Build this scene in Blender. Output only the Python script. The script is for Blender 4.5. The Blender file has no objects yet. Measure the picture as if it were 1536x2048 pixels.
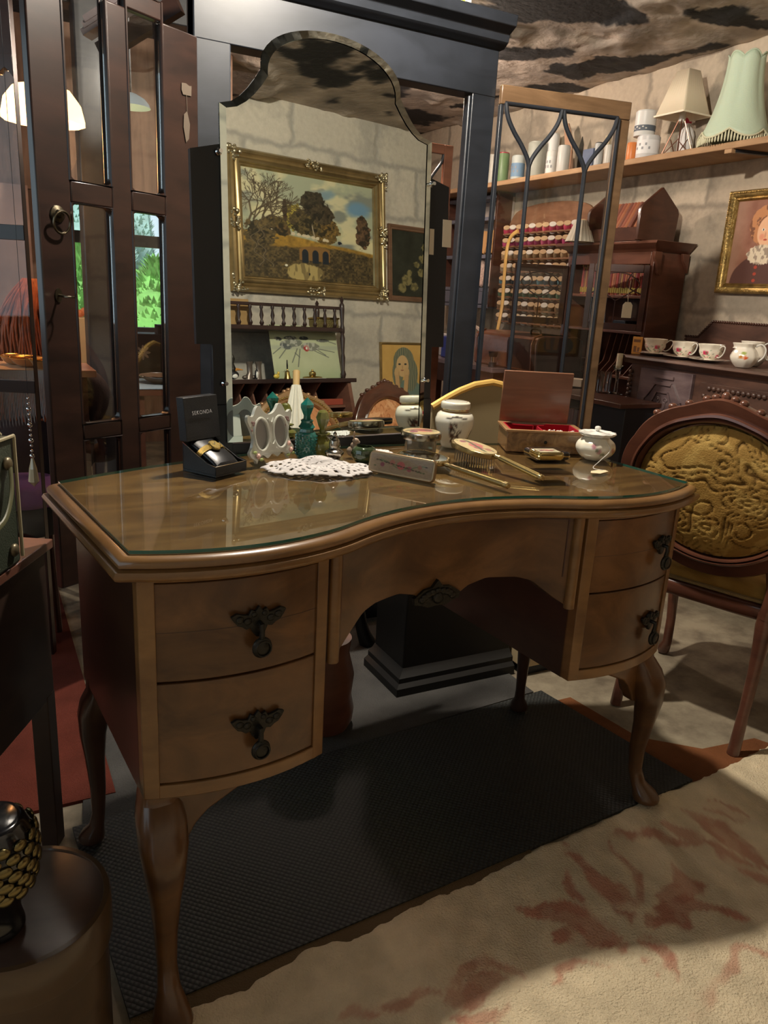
import bpy, bmesh, math, random
import numpy as np
from mathutils import Matrix, Vector
random.seed(7)
PI = math.pi
V = Vector
scene = bpy.context.scene
COL = scene.collection

# ---------------------------------------------------------------- camera
FOC, CX, CY = 1537.0, 768.0, 1024.0
CAMP = V((0, 0, 1.113))
_p, _r, _a = .276, .056, math.radians(28.2)
_M = Matrix(((math.cos(_a), math.sin(_a), 0), (-math.sin(_a), math.cos(_a), 0), (0, 0, 1)))
_fw = V((0, math.cos(_p), -math.sin(_p))); _up = V((0, math.sin(_p), math.cos(_p))); _rt = V((1, 0, 0))
CR = _M @ (math.cos(_r) * _rt + math.sin(_r) * _up)
CD = _M @ (math.sin(_r) * _rt - math.cos(_r) * _up)
CF = _M @ _fw
cam_data = bpy.data.cameras.new('camera'); cam = bpy.data.objects.new('camera', cam_data); COL.objects.link(cam)
cam_data.sensor_fit = 'VERTICAL'; cam_data.sensor_height = 36.0; cam_data.lens = 36.0 * FOC / 2048.0
cam_data.clip_start = .02
m3 = Matrix((CR, -CD, -CF)).transposed()
cam.matrix_world = Matrix.Translation(CAMP) @ m3.to_4x4()
scene.camera = cam

# ---------------------------------------------------------------- light
EXPOSURE = 0.45
LAMP = V((.85, 1.70, 2.16)); LAMP_W = 105.0; LAMP_C = (1, .90, .76)
scene.view_settings.view_transform = 'Standard'; scene.view_settings.look = 'None'
scene.view_settings.exposure = EXPOSURE; scene.view_settings.gamma = 1; scene.view_settings.use_curve_mapping = False
world = bpy.data.worlds.new('daylight'); scene.world = world; world.use_nodes = True
wn = world.node_tree.nodes; wl = world.node_tree.links
bg = wn['Background']; bg.inputs['Color'].default_value = (.72, .9, 1.0, 1); bg.inputs['Strength'].default_value = 1.0
pl = bpy.data.lights.new('pendant_light', 'POINT'); pl.energy = LAMP_W; pl.color = LAMP_C; pl.shadow_soft_size = .035
plo = bpy.data.objects.new('pendant_light', pl); plo.location = LAMP; COL.objects.link(plo)
SUN = bpy.data.lights.new('hazy_sun', 'SUN'); SUN.energy = 5.5; SUN.color = (1, .97, .9); SUN.angle = .1
so = bpy.data.objects.new('hazy_sun', SUN); so.rotation_euler = (math.radians(50), 0, math.radians(-25)); COL.objects.link(so)

p2l = bpy.data.lights.new('far_fill_light', 'POINT'); p2l.energy = 26; p2l.color = (1, .80, .66); p2l.shadow_soft_size = .06  # unseen fill added to brighten the far right wall, no fitting there
p2o = bpy.data.objects.new('far_fill_light', p2l); p2o.location = (2.0, 3.7, 2.08); COL.objects.link(p2o)

# ---------------------------------------------------------------- geometry of the view, used to place things at real depths
def ray(x, y): return (x - CX) / FOC * CR + (y - CY) / FOC * CD + CF
def onz(x, y, z): d = ray(x, y); return CAMP + d * ((z - CAMP.z) / d.z)
def onX(x, y, X): d = ray(x, y); return CAMP + d * (X / d.x)
def onY(x, y, Y): d = ray(x, y); return CAMP + d * (Y / d.y)
def dep(x, y, Z): return CAMP + ray(x, y) * Z
TA = .569 - _a
TO = _M @ V((-.339, .964, 0))
TM = Matrix.Translation(TO) @ Matrix.Rotation(TA, 4, 'Z')
TU = (TM.to_3x3() @ V((1, 0, 0))); TN = (TM.to_3x3() @ V((0, 1, 0)))
TAU = math.radians(3.5); MB_A = TA + math.radians(1)
MN = V((math.sin(MB_A) * math.cos(TAU), -math.cos(MB_A) * math.cos(TAU), math.sin(TAU)))
MP = TO + TU * .45 + TN * .55 + V((0, 0, .8))
def tab(x, y, z=.766): return TM.inverted() @ onz(x, y, z)      # point on the table top, in table axes
def onM(x, y): d = ray(x, y); return CAMP + d * ((MP - CAMP).dot(MN) / d.dot(MN))
def mir(x, y, Y):                                               # where a point seen in the dressing mirror really is
    d = ray(x, y); P = onM(x, y); d2 = d - 2 * d.dot(MN) * MN
    return P + d2 * ((Y - P.y) / d2.y)
YB = -.35      # wall behind the camera
XW = 3.0       # right wall

# ---------------------------------------------------------------- helpers
class MB:
    def __init__(s, T=None):
        s.v = []; s.f = []; s.mi = []; s.T = T or Matrix(); s.m = 0
    def add(s, vs, fs, T=None):
        M = s.T if T is None else s.T @ T
        b = len(s.v)
        s.v += [M @ V(p) for p in vs]
        s.f += [tuple(i + b for i in f) for f in fs]; s.mi += [s.m] * len(fs)
        return s
    def box(s, x0, x1, y0, y1, z0, z1, T=None):
        vs = [(x, y, z) for z in (z0, z1) for y in (y0, y1) for x in (x0, x1)]
        return s.add(vs, [(0, 2, 3, 1), (4, 5, 7, 6), (0, 1, 5, 4), (2, 6, 7, 3), (0, 4, 6, 2), (1, 3, 7, 5)], T)
    def prism(s, poly, y0, y1, T=None, axis='y'):
        # poly in (x,z), extruded along y ; axis 'z': poly in (x,y) extruded in z
        n = len(poly)
        if axis == 'y': vs = [(a, y0, b) for a, b in poly] + [(a, y1, b) for a, b in poly]
        elif axis == 'z': vs = [(a, b, y0) for a, b in poly] + [(a, b, y1) for a, b in poly]
        else: vs = [(y0, a, b) for a, b in poly] + [(y1, a, b) for a, b in poly]
        fs = [tuple(range(n)), tuple(range(2 * n - 1, n - 1, -1))] + [(i, (i + 1) % n, n + (i + 1) % n, n + i) for i in range(n)]
        return s.add(vs, fs, T)
    def lathe(s, prof, seg=24, T=None, sx=1, sy=1, rip=None):
        vs = []; n = len(prof)
        for k in range(seg):
            a = 2 * PI * k / seg
            for j, (r, z) in enumerate(prof):
                q = r * (1 + (rip(a, j) if rip else 0))
                vs.append((q * math.cos(a) * sx, q * math.sin(a) * sy, z))
        fs = []
        for k in range(seg):
            k2 = (k + 1) % seg
            for j in range(n - 1):
                fs.append((k * n + j, k2 * n + j, k2 * n + j + 1, k * n + j + 1))
        if prof[0][0] > 1e-5: fs.append(tuple(k * n for k in reversed(range(seg))))
        if prof[-1][0] > 1e-5: fs.append(tuple(k * n + n - 1 for k in range(seg)))
        return s.add(vs, fs, T)
    def tube(s, path, r, seg=8, flat=1.0, closed=False, T=None):
        P = [V(p) for p in path]; n = len(P)
        rr = r if isinstance(r, (list, tuple)) else [r] * n
        vs = []; up = None
        for i in range(n):
            if closed: t = P[(i + 1) % n] - P[i - 1]
            else: t = P[min(i + 1, n - 1)] - P[max(i - 1, 0)]
            t = t.normalized() if t.length > 1e-9 else V((0, 0, 1))
            if up is None:
                up = V((0, 0, 1)) if abs(t.z) < .9 else V((1, 0, 0))
            a = up - t * up.dot(t)
            if a.length < 1e-6: a = t.orthogonal()
            a.normalize(); b = t.cross(a); up = a
            for k in range(seg):
                w = 2 * PI * k / seg
                vs.append(P[i] + a * (math.cos(w) * rr[i]) + b * (math.sin(w) * rr[i] * flat))
        fs = []
        for i in range(n if closed else n - 1):
            i2 = (i + 1) % n
            for k in range(seg):
                k2 = (k + 1) % seg
                fs.append((i * seg + k, i2 * seg + k, i2 * seg + k2, i * seg + k2))
        if not closed:
            fs.append(tuple(range(seg))); fs.append(tuple((n - 1) * seg + k for k in reversed(range(seg))))
        return s.add(vs, fs, T)
    def ball(s, c, r, seg=12, rings=8, T=None):
        if not isinstance(r, (list, tuple)): r = (r, r, r)
        vs = [(c[0], c[1], c[2] - r[2])]
        for i in range(1, rings):
            w = PI * i / rings
            for k in range(seg):
                a = 2 * PI * k / seg
                vs.append((c[0] + r[0] * math.sin(w) * math.cos(a), c[1] + r[1] * math.sin(w) * math.sin(a), c[2] - r[2] * math.cos(w)))
        vs.append((c[0], c[1], c[2] + r[2])); fs = []
        for k in range(seg):
            k2 = (k + 1) % seg
            fs.append((0, 1 + k2, 1 + k))
            for i in range(rings - 2):
                fs.append((1 + i * seg + k, 1 + i * seg + k2, 1 + (i + 1) * seg + k2, 1 + (i + 1) * seg + k))
            fs.append((len(vs) - 1, 1 + (rings - 2) * seg + k, 1 + (rings - 2) * seg + k2))
        return s.add(vs, fs, T)
    def loft(s, rings, cap=True, closed=True, T=None):
        n = len(rings[0]); vs = [p for r in rings for p in r]; fs = []
        for i in range(len(rings) - 1):
            for k in range(n if closed else n - 1):
                k2 = (k + 1) % n
                fs.append((i * n + k, i * n + k2, (i + 1) * n + k2, (i + 1) * n + k))
        if cap: fs.append(tuple(reversed(range(n)))); fs.append(tuple((len(rings) - 1) * n + k for k in range(n)))
        return s.add(vs, fs, T)
    def beam(s, p0, p1, w, h, up=(0, 0, 1)):
        p0, p1 = V(p0), V(p1); t = (p1 - p0).normalized(); u = V(up); a = t.cross(u)
        if a.length < 1e-6: a = t.orthogonal()
        a.normalize(); b = a.cross(t)
        r = lambda p: [p + a * (i * w / 2) + b * (j * h / 2) for i, j in ((-1, -1), (1, -1), (1, 1), (-1, 1))]
        return s.loft([r(p0), r(p1)])
    def build(s, name, mat, parent=None, smooth=True, bevel=0, angle=38, seg=2, subd=0, label=None):
        me = bpy.data.meshes.new(name)
        W = parent_world(parent); I = W.inverted()
        me.from_pydata([I @ p for p in s.v], [], s.f)
        mats = mat if isinstance(mat, (list, tuple)) else [mat]
        for q in mats: me.materials.append(q)
        if len(mats) > 1: me.polygons.foreach_set('material_index', s.mi)
        bm = bmesh.new(); bm.from_mesh(me); bmesh.ops.recalc_face_normals(bm, faces=bm.faces); bm.to_mesh(me); bm.free()
        if smooth:
            me.polygons.foreach_set('use_smooth', [True] * len(me.polygons)); me.set_sharp_from_angle(angle=math.radians(angle))
        o = bpy.data.objects.new(name, me); COL.objects.link(o)
        if parent: o.parent = parent
        if bevel:
            b = o.modifiers.new('bevel', 'BEVEL'); b.width = bevel; b.segments = seg; b.limit_method = 'ANGLE'; b.angle_limit = math.radians(40)
        if subd:
            b = o.modifiers.new('subd', 'SUBSURF'); b.levels = subd; b.render_levels = subd
        if label: o['label'] = label
        return o
def parent_world(p):
    M = Matrix()
    while p is not None:
        M = p.matrix_local_() @ M if False else local(p) @ M
        p = p.parent
    return M
def local(o):
    return Matrix.Translation(o.location) @ o.rotation_euler.to_matrix().to_4x4()
def thing(name, label, cat, loc=(0, 0, 0), rz=0, group=None):
    o = bpy.data.objects.new(name, None); COL.objects.link(o); o.empty_display_size = .05
    o.location = loc; o.rotation_euler = (0, 0, rz); o['label'] = label; o['category'] = cat
    if group: o['group'] = group
    return o
def tag(o, label, cat, group=None, kind=None):
    o['label'] = label; o['category'] = cat
    if group: o['group'] = group
    if kind: o['kind'] = kind
    return o
def struct(o): o['kind'] = 'structure'; return o
def dup(root, loc, rz=None, label=None, group=None, parent=None):
    r = root.copy(); COL.objects.link(r); r.location = loc
    if rz is not None: r.rotation_euler = (0, 0, rz)
    if label: r['label'] = label
    if group: r['group'] = group
    for ch in list(root.children):
        c = ch.copy(); COL.objects.link(c); c.parent = r
        for g in list(ch.children):
            d = g.copy(); COL.objects.link(d); d.parent = c
    return r
def F(o): return local(o)
def fr(x, y, z, rz=0, rx=0, ry=0):
    return Matrix.Translation((x, y, z)) @ Matrix.Rotation(rz, 4, 'Z') @ Matrix.Rotation(ry, 4, 'Y') @ Matrix.Rotation(rx, 4, 'X')
def arc(cx, cz, rx, rz, a0, a1, n): return [(cx + rx * math.cos(a0 + (a1 - a0) * i / n), cz + rz * math.sin(a0 + (a1 - a0) * i / n)) for i in range(n + 1)]
def catmull(P, n=6, closed=False):
    P = [V(p) for p in P]; out = []; N = len(P)
    for i in range(N if closed else N - 1):
        g = (lambda k: P[k % N]) if closed else (lambda k: P[max(0, min(N - 1, k))])
        a, b, c, d = g(i - 1), g(i), g(i + 1), g(i + 2)
        for j in range(n):
            t = j / n
            out.append(.5 * ((2 * b) + (-a + c) * t + (2 * a - 5 * b + 4 * c - d) * t * t + (-a + 3 * b - 3 * c + d) * t ** 3))
    if not closed: out.append(P[-1])
    return out

# ---------------------------------------------------------------- materials
def newmat(name):
    m = bpy.data.materials.new(name); m.use_nodes = True
    nt = m.node_tree; return m, nt.nodes, nt.links, nt.nodes['Principled BSDF']
def plain(name, c, rough=.5, metal=0, spec=.5, bump=0, bscale=200, var=0, vscale=8, coat=0, emit=0, ec=None, trans=0, ior=1.45, alpha=1, sss=0):
    m, N, L, P = newmat(name)
    P.inputs['Base Color'].default_value = (*c, 1); P.inputs['Roughness'].default_value = rough
    P.inputs['Metallic'].default_value = metal; P.inputs['Specular IOR Level'].default_value = spec
    P.inputs['Coat Weight'].default_value = coat; P.inputs['Coat Roughness'].default_value = .08
    P.inputs['Transmission Weight'].default_value = trans; P.inputs['IOR'].default_value = ior
    if sss: P.inputs['Subsurface Weight'].default_value = sss; P.inputs['Subsurface Radius'].default_value = (.02, .01, .006)
    if emit: P.inputs['Emission Color'].default_value = (*(ec or c), 1); P.inputs['Emission Strength'].default_value = emit
    tc = N.new('ShaderNodeTexCoord')
    if var:
        n = N.new('ShaderNodeTexNoise'); n.inputs['Scale'].default_value = vscale; n.inputs['Detail'].default_value = 5
        L.new(tc.outputs['Object'], n.inputs['Vector'])
        mx = N.new('ShaderNodeMix'); mx.data_type = 'RGBA'; mx.blend_type = 'MULTIPLY'; mx.inputs[0].default_value = 1
        cr = N.new('ShaderNodeValToRGB'); cr.color_ramp.elements[0].position = .3; cr.color_ramp.elements[1].position = .7
        cr.color_ramp.elements[0].color = (1 - var,) * 3 + (1,); cr.color_ramp.elements[1].color = (1 + var * .3,) * 3 + (1,)
        L.new(n.outputs['Fac'], cr.inputs[0]); mx.inputs[6].default_value = (*c, 1); L.new(cr.outputs[0], mx.inputs[7]); L.new(mx.outputs[2], P.inputs['Base Color'])
    if bump:
        n = N.new('ShaderNodeTexNoise'); n.inputs['Scale'].default_value = bscale; n.inputs['Detail'].default_value = 3
        L.new(tc.outputs['Object'], n.inputs['Vector']); b = N.new('ShaderNodeBump'); b.inputs['Strength'].default_value = bump; b.inputs['Distance'].default_value = .004
        L.new(n.outputs['Fac'], b.inputs['Height']); L.new(b.outputs[0], P.inputs['Normal'])
    return m
def wood(name, c1, c2, scale=(3, 3, 30), rough=.35, coat=.3, burl=0, bump=.05, spec=.4, c3=None):
    # grain runs across the axis with the large scale
    m, N, L, P = newmat(name)
    tc = N.new('ShaderNodeTexCoord'); mp = N.new('ShaderNodeMapping'); mp.inputs['Scale'].default_value = scale
    L.new(tc.outputs['Object'], mp.inputs['Vector'])
    n = N.new('ShaderNodeTexNoise'); n.inputs['Scale'].default_value = 1.0; n.inputs['Detail'].default_value = 7; n.inputs['Roughness'].default_value = .6; n.inputs['Distortion'].default_value = .6 + burl
    L.new(mp.outputs[0], n.inputs['Vector'])
    n2 = N.new('ShaderNodeTexNoise'); n2.inputs['Scale'].default_value = 5; n2.inputs['Detail'].default_value = 3; n2.inputs['Distortion'].default_value = 1.2
    L.new(tc.outputs['Object'], n2.inputs['Vector'])
    cr = N.new('ShaderNodeValToRGB'); e = cr.color_ramp.elements
    e[0].position = .28; e[0].color = (*c1, 1); e[1].position = .72; e[1].color = (*c2, 1)
    if c3: q = e.new(.5); q.color = (*c3, 1)
    ad = N.new('ShaderNodeMath'); ad.operation = 'MULTIPLY_ADD'; ad.inputs[1].default_value = .45 + .3 * burl
    sb = N.new('ShaderNodeMath'); sb.operation = 'MULTIPLY_ADD'; sb.inputs[1].default_value = 1; sb.inputs[2].default_value = -.22 - .15 * burl
    L.new(n2.outputs['Fac'], ad.inputs[0]); L.new(n.outputs['Fac'], ad.inputs[2]); L.new(ad.outputs[0], sb.inputs[0]); L.new(sb.outputs[0], cr.inputs[0])
    L.new(cr.outputs[0], P.inputs['Base Color'])
    P.inputs['Roughness'].default_value = rough; P.inputs['Coat Weight'].default_value = coat; P.inputs['Coat Roughness'].default_value = .15; P.inputs['Specular IOR Level'].default_value = spec
    b = N.new('ShaderNodeBump'); b.inputs['Strength'].default_value = bump; b.inputs['Distance'].default_value = .002
    L.new(n.outputs['Fac'], b.inputs['Height']); L.new(b.outputs[0], P.inputs['Normal'])
    return m
def glass(name, c, rough=.02, ior=1.5, thin=False, spec=1):
    m, N, L, P = newmat(name)
    if thin:   # flat sheet: clear, with mirror-like surface reflection
        g = N.new('ShaderNodeBsdfTransparent'); g.inputs[0].default_value = (*c, 1)
        q = N.new('ShaderNodeBsdfGlossy'); q.inputs['Roughness'].default_value = rough
        fz = N.new('ShaderNodeFresnel'); fz.inputs['IOR'].default_value = ior
        mx = N.new('ShaderNodeMixShader'); L.new(fz.outputs[0], mx.inputs[0]); L.new(g.outputs[0], mx.inputs[1]); L.new(q.outputs[0], mx.inputs[2])
        L.new(mx.outputs[0], N['Material Output'].inputs['Surface'])
    else:
        P.inputs['Base Color'].default_value = (*c, 1); P.inputs['Transmission Weight'].default_value = 1; P.inputs['Roughness'].default_value = rough; P.inputs['IOR'].default_value = ior
    return m
def vcol(name, rough=.6, coat=0, bump=0, bscale=300, emit=0, spec=.5):
    m, N, L, P = newmat(name)
    a = N.new('ShaderNodeVertexColor'); a.layer_name = 'Col'; L.new(a.outputs['Color'], P.inputs['Base Color'])
    P.inputs['Roughness'].default_value = rough; P.inputs['Coat Weight'].default_value = coat; P.inputs['Specular IOR Level'].default_value = spec
    if emit: L.new(a.outputs['Color'], P.inputs['Emission Color']); P.inputs['Emission Strength'].default_value = emit
    if bump:
        tc = N.new('ShaderNodeTexCoord'); n = N.new('ShaderNodeTexNoise'); n.inputs['Scale'].default_value = bscale; n.inputs['Detail'].default_value = 3
        L.new(tc.outputs['Object'], n.inputs['Vector']); b = N.new('ShaderNodeBump'); b.inputs['Strength'].default_value = bump; b.inputs['Distance'].default_value = .006
        L.new(n.outputs['Fac'], b.inputs['Height']); L.new(b.outputs[0], P.inputs['Normal'])
    return m
# numpy noise for pictures and rugs
_rs = np.random.RandomState(3); _G = _rs.rand(256, 256)
def vn(x, y):
    xi = np.floor(x).astype(int); yi = np.floor(y).astype(int); fx = x - xi; fy = y - yi
    fx = fx * fx * (3 - 2 * fx); fy = fy * fy * (3 - 2 * fy)
    g = lambda a, b: _G[a % 256, b % 256]
    return (g(xi, yi) * (1 - fx) + g(xi + 1, yi) * fx) * (1 - fy) + (g(xi, yi + 1) * (1 - fx) + g(xi + 1, yi + 1) * fx) * fy
def fbm(x, y, o=4):
    s = 0; a = .5; t = 0
    for i in range(o): s = s + a * vn(x * 2 ** i + 17.3 * i, y * 2 ** i + 9.1 * i); t += a; a *= .5
    return s / t
def sm(a, b, x): t = np.clip((x - a) / (b - a), 0, 1); return t * t * (3 - 2 * t)
def lerp(A, B, t): t = t[..., None]; return A * (1 - t) + np.array(B) * t
def srgb(c): c = np.clip(np.asarray(c, float), 0, 1); return np.where(c <= .04045, c / 12.92, ((c + .055) / 1.055) ** 2.4)
def grid(name, T, w, h, nx, ny, func, mat, parent=None, hf=None, zf=None, warp=None):
    # surface of nx*ny cells, local (x right, y up); func(u,v)->rgb in sRGB 0..1 ; hf height; warp (x,y,z)->(x,y,z)
    u, v = np.meshgrid(np.linspace(0, 1, nx + 1), np.linspace(0, 1, ny + 1))
    X = u * w; Y = v * h; Z = hf(u, v) if hf is not None else np.zeros_like(X)
    if warp is not None: X, Y, Z = warp(X, Y, Z)
    P = np.stack([X, Y, Z], -1).reshape(-1, 3)
    M = np.array(parent_world(parent).inverted() @ T)
    P = P @ M[:3, :3].T + M[:3, 3]
    me = bpy.data.meshes.new(name)
    idx = np.arange((nx + 1) * (ny + 1)).reshape(ny + 1, nx + 1)
    fs = np.stack([idx[:-1, :-1], idx[:-1, 1:], idx[1:, 1:], idx[1:, :-1]], -1).reshape(-1, 4)
    me.vertices.add(len(P)); me.vertices.foreach_set('co', P.ravel())
    me.loops.add(fs.size); me.loops.foreach_set('vertex_index', fs.ravel().astype(np.int32))
    me.polygons.add(len(fs)); me.polygons.foreach_set('loop_start', (np.arange(len(fs)) * 4).astype(np.int32))
    me.update(calc_edges=True); me.validate()
    if func is not None:
        c = srgb(func(u, v)).reshape(-1, 3); ca = me.color_attributes.new('Col', 'FLOAT_COLOR', 'POINT')
        ca.data.foreach_set('color', np.concatenate([c, np.ones((len(c), 1))], 1).ravel())
    me.materials.append(mat); me.polygons.foreach_set('use_smooth', [True] * len(me.polygons))
    o = bpy.data.objects.new(name, me); COL.objects.link(o)
    if parent: o.parent = parent
    return o
def recolor(o, func):
    # colour attribute from local coordinates of an existing mesh (pattern of the thing itself)
    me = o.data; n = len(me.vertices); co = np.empty(n * 3); me.vertices.foreach_get('co', co); co = co.reshape(-1, 3)
    c = srgb(func(co[:, 0], co[:, 1], co[:, 2])); ca = me.color_attributes.new('Col', 'FLOAT_COLOR', 'POINT')
    ca.data.foreach_set('color', np.concatenate([c, np.ones((n, 1))], 1).ravel()); return o

M_walnut = wood('walnut_veneer', (.058, .024, .008), (.165, .076, .026), (5, 5, 9), .33, .35, burl=.9, c3=(.10, .045, .015))
M_walnut_top = wood('walnut_top', (.075, .033, .011), (.22, .112, .038), (3, 12, 3), .3, .15, burl=.8, c3=(.14, .066, .022))
M_walnut_edge = wood('walnut_banding', (.125, .058, .020), (.25, .13, .045), (6, 6, 14), .33, .35)
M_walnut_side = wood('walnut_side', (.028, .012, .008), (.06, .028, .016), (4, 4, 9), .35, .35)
M_red = wood('mahogany', (.085, .03, .018), (.17, .066, .038), (4, 4, 16), .35, .3)
M_reddark = wood('dark_mahogany', (.045, .016, .010), (.10, .038, .022), (4, 4, 16), .35, .3)
M_black = wood('ebonised_wood_hazed', (.008, .010, .0135), (.017, .020, .027), (4, 4, 12), .45, .15, spec=.35)  # slate-blue lift in the black stands in for lens haze
M_oak = wood('dark_oak', (.05, .026, .02), (.13, .065, .045), (5, 5, 22), .4, .3)
M_pine = wood('pine_board', (.30, .17, .085), (.50, .31, .17), (2, 3, 40), .7, 0)
M_brass = plain('aged_brass', (.42, .30, .10), .32, 1)
M_gold = plain('gold_metal', (.75, .56, .2), .22, 1)
M_darkmetal = plain('blackened_metal', (.035, .033, .028), .42, .8, bump=.4, bscale=120)
M_chrome = plain('chrome', (.8, .8, .8), .08, 1)
M_mirror = plain('silvered_glass', (.80, .84, .80), .0, 1)
M_whiteglaze = plain('white_glaze', (.74, .72, .66), .12, 0, coat=.6)
M_blackfab = plain('black_card', (.012, .013, .016), .45)
# ================================================================ ROOM
def concrete(name, axis, bw, rh, off=(0, 0), c1=(.50, .45, .38), c2=(.33, .31, .28), c3=(.62, .57, .48), stain=.5):
    m, N, L, P = newmat(name)
    tc = N.new('ShaderNodeTexCoord'); sp = N.new('ShaderNodeSeparateXYZ'); L.new(tc.outputs['Object'], sp.inputs[0])
    nz = N.new('ShaderNodeTexNoise'); nz.inputs['Scale'].default_value = 9; nz.inputs['Detail'].default_value = 6; L.new(tc.outputs['Object'], nz.inputs['Vector'])
    cb = N.new('ShaderNodeCombineXYZ'); L.new(sp.outputs[axis], cb.inputs[0]); L.new(sp.outputs['Z'], cb.inputs[1])
    mp = N.new('ShaderNodeMapping'); mp.inputs['Location'].default_value = (off[0] - .05, off[1] - .04, 0); L.new(cb.outputs[0], mp.inputs[0])
    ms = N.new('ShaderNodeVectorMath'); ms.operation = 'MULTIPLY_ADD'; ms.inputs[1].default_value = (.10, .08, 0)
    L.new(nz.outputs['Color'], ms.inputs[0]); L.new(mp.outputs[0], ms.inputs[2])
    br = N.new('ShaderNodeTexBrick'); br.inputs['Scale'].default_value = 1; br.inputs['Brick Width'].default_value = bw; br.inputs['Row Height'].default_value = rh
    br.inputs['Mortar Size'].default_value = .026; br.inputs['Mortar Smooth'].default_value = 1
    br.inputs['Color1'].default_value = (*c1, 1); br.inputs['Color2'].default_value = (*c3, 1); br.inputs['Mortar'].default_value = (*c2, 1)
    L.new(ms.outputs[0], br.inputs['Vector'])
    n2 = N.new('ShaderNodeTexNoise'); n2.inputs['Scale'].default_value = 3.2; n2.inputs['Detail'].default_value = 8; n2.inputs['Roughness'].default_value = .62; L.new(tc.outputs['Object'], n2.inputs['Vector'])
    cr = N.new('ShaderNodeValToRGB'); cr.color_ramp.elements[0].position = .5; cr.color_ramp.elements[1].position = .62
    L.new(n2.outputs['Fac'], cr.inputs[0])
    mx = N.new('ShaderNodeMix'); mx.data_type = 'RGBA'; mx.inputs[7].default_value = (*c2, 1)
    ml = N.new('ShaderNodeMath'); ml.operation = 'MULTIPLY'; ml.inputs[1].default_value = stain; L.new(cr.outputs[0], ml.inputs[0])
    L.new(ml.outputs[0], mx.inputs[0]); L.new(br.outputs['Color'], mx.inputs[6])
    n3 = N.new('ShaderNodeTexNoise'); n3.inputs['Scale'].default_value = 40; n3.inputs['Detail'].default_value = 6; L.new(tc.outputs['Object'], n3.inputs['Vector'])
    c4 = N.new('ShaderNodeValToRGB'); c4.color_ramp.elements[0].color = (.78, .78, .78, 1); c4.color_ramp.elements[1].color = (1.1, 1.1, 1.1, 1); L.new(n3.outputs['Fac'], c4.inputs[0])
    m2 = N.new('ShaderNodeMix'); m2.data_type = 'RGBA'; m2.blend_type = 'MULTIPLY'; m2.inputs[0].default_value = 1; L.new(mx.outputs[2], m2.inputs[6]); L.new(c4.outputs[0], m2.inputs[7])
    L.new(m2.outputs[2], P.inputs['Base Color']); P.inputs['Roughness'].default_value = .92; P.inputs['Specular IOR Level'].default_value = .2
    ad = N.new('ShaderNodeMath'); ad.operation = 'MULTIPLY_ADD'; ad.inputs[1].default_value = .35; L.new(n3.outputs['Fac'], ad.inputs[0])
    iv = N.new('ShaderNodeMath'); iv.operation = 'MULTIPLY_ADD'; iv.inputs[1].default_value = -.35; L.new(br.outputs['Fac'], iv.inputs[0]); L.new(n2.outputs['Fac'], iv.inputs[2]); L.new(iv.outputs[0], ad.inputs[2])
    b = N.new('ShaderNodeBump'); b.inputs['Strength'].default_value = .55; b.inputs['Distance'].default_value = .012; L.new(ad.outputs[0], b.inputs['Height']); L.new(b.outputs[0], P.inputs['Normal'])
    return m
M_wallr = concrete('block_wall_right', 'Y', .46, .228, (.1, .026), (.46, .38, .29), (.30, .255, .20), (.56, .47, .36), .9)
M_wallb = concrete('block_wall_behind', 'X', .535, .262, (.02, .05), (.54, .49, .41), (.38, .355, .31), (.60, .54, .45), .75)
CZ = 2.245
MB().box(XW, XW + .15, -.6, 7, 0, 2.6).build('wall_right', M_wallr, smooth=False)['kind'] = 'structure'
MB().box(-1.2, XW + .15, YB - .15, YB, 0, 2.6).build('wall_back', M_wallb, smooth=False)['kind'] = 'structure'
M_boards = wood('wall_boards', (.15, .085, .055), (.30, .18, .12), (26, 3, 3), .75, 0, bump=.3)
M_roof = plain('dark_roof_boards', (.016, .013, .012), .8, var=.5)
M_beam = wood('tarred_beam', (.007, .0075, .009), (.022, .023, .028), (12, 12, 3), .5, .2, bump=.5)
# far wall with an opening onto the garden
YF = 5.6
wf = MB()
wf.box(1.5, XW, YF, YF + .15, 0, 2.6); wf.box(.50, 1.5, YF, YF + .15, 0, .75); wf.box(-1.6, .50, YF, YF + .15, 0, 2.6); wf.box(.50, 1.5, YF, YF + .15, 1.72, 2.6)
wf.build('wall_far', M_boards, smooth=False)['kind'] = 'structure'
wl_ = MB(); wl_.box(-1.6, -1.5, -.5, .2, 0, 2.6); wl_.box(-1.6, -1.5, 4.2, YF, 0, 2.6); wl_.box(-1.6, -1.5, .2, 4.2, 2.1, 2.6); wl_.box(-1.6, -1.5, .2, 4.2, 0, .9)
wl_.build('wall_left', M_boards, smooth=False)['kind'] = 'structure'
# floor: worn concrete
m, N, L, P = newmat('worn_concrete'); M_floor = m
tc = N.new('ShaderNodeTexCoord'); n = N.new('ShaderNodeTexNoise'); n.inputs['Scale'].default_value = 6; n.inputs['Detail'].default_value = 9; n.inputs['Roughness'].default_value = .65
L.new(tc.outputs['Object'], n.inputs['Vector']); cr = N.new('ShaderNodeValToRGB'); e = cr.color_ramp.elements
e[0].position = .36; e[0].color = (.14, .11, .075, 1); e[1].position = .62; e[1].color = (.33, .28, .195, 1); L.new(n.outputs['Fac'], cr.inputs[0]); L.new(cr.outputs[0], P.inputs['Base Color'])
P.inputs['Roughness'].default_value = .6
b = N.new('ShaderNodeBump'); b.inputs['Strength'].default_value = .3; b.inputs['Distance'].default_value = .004; L.new(n.outputs['Fac'], b.inputs['Height']); L.new(b.outputs[0], P.inputs['Normal'])
MB().box(-1.6, XW, -.5, YF + .15, -.1, 0).build('floor', M_floor, smooth=False)['kind'] = 'structure'
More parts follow.
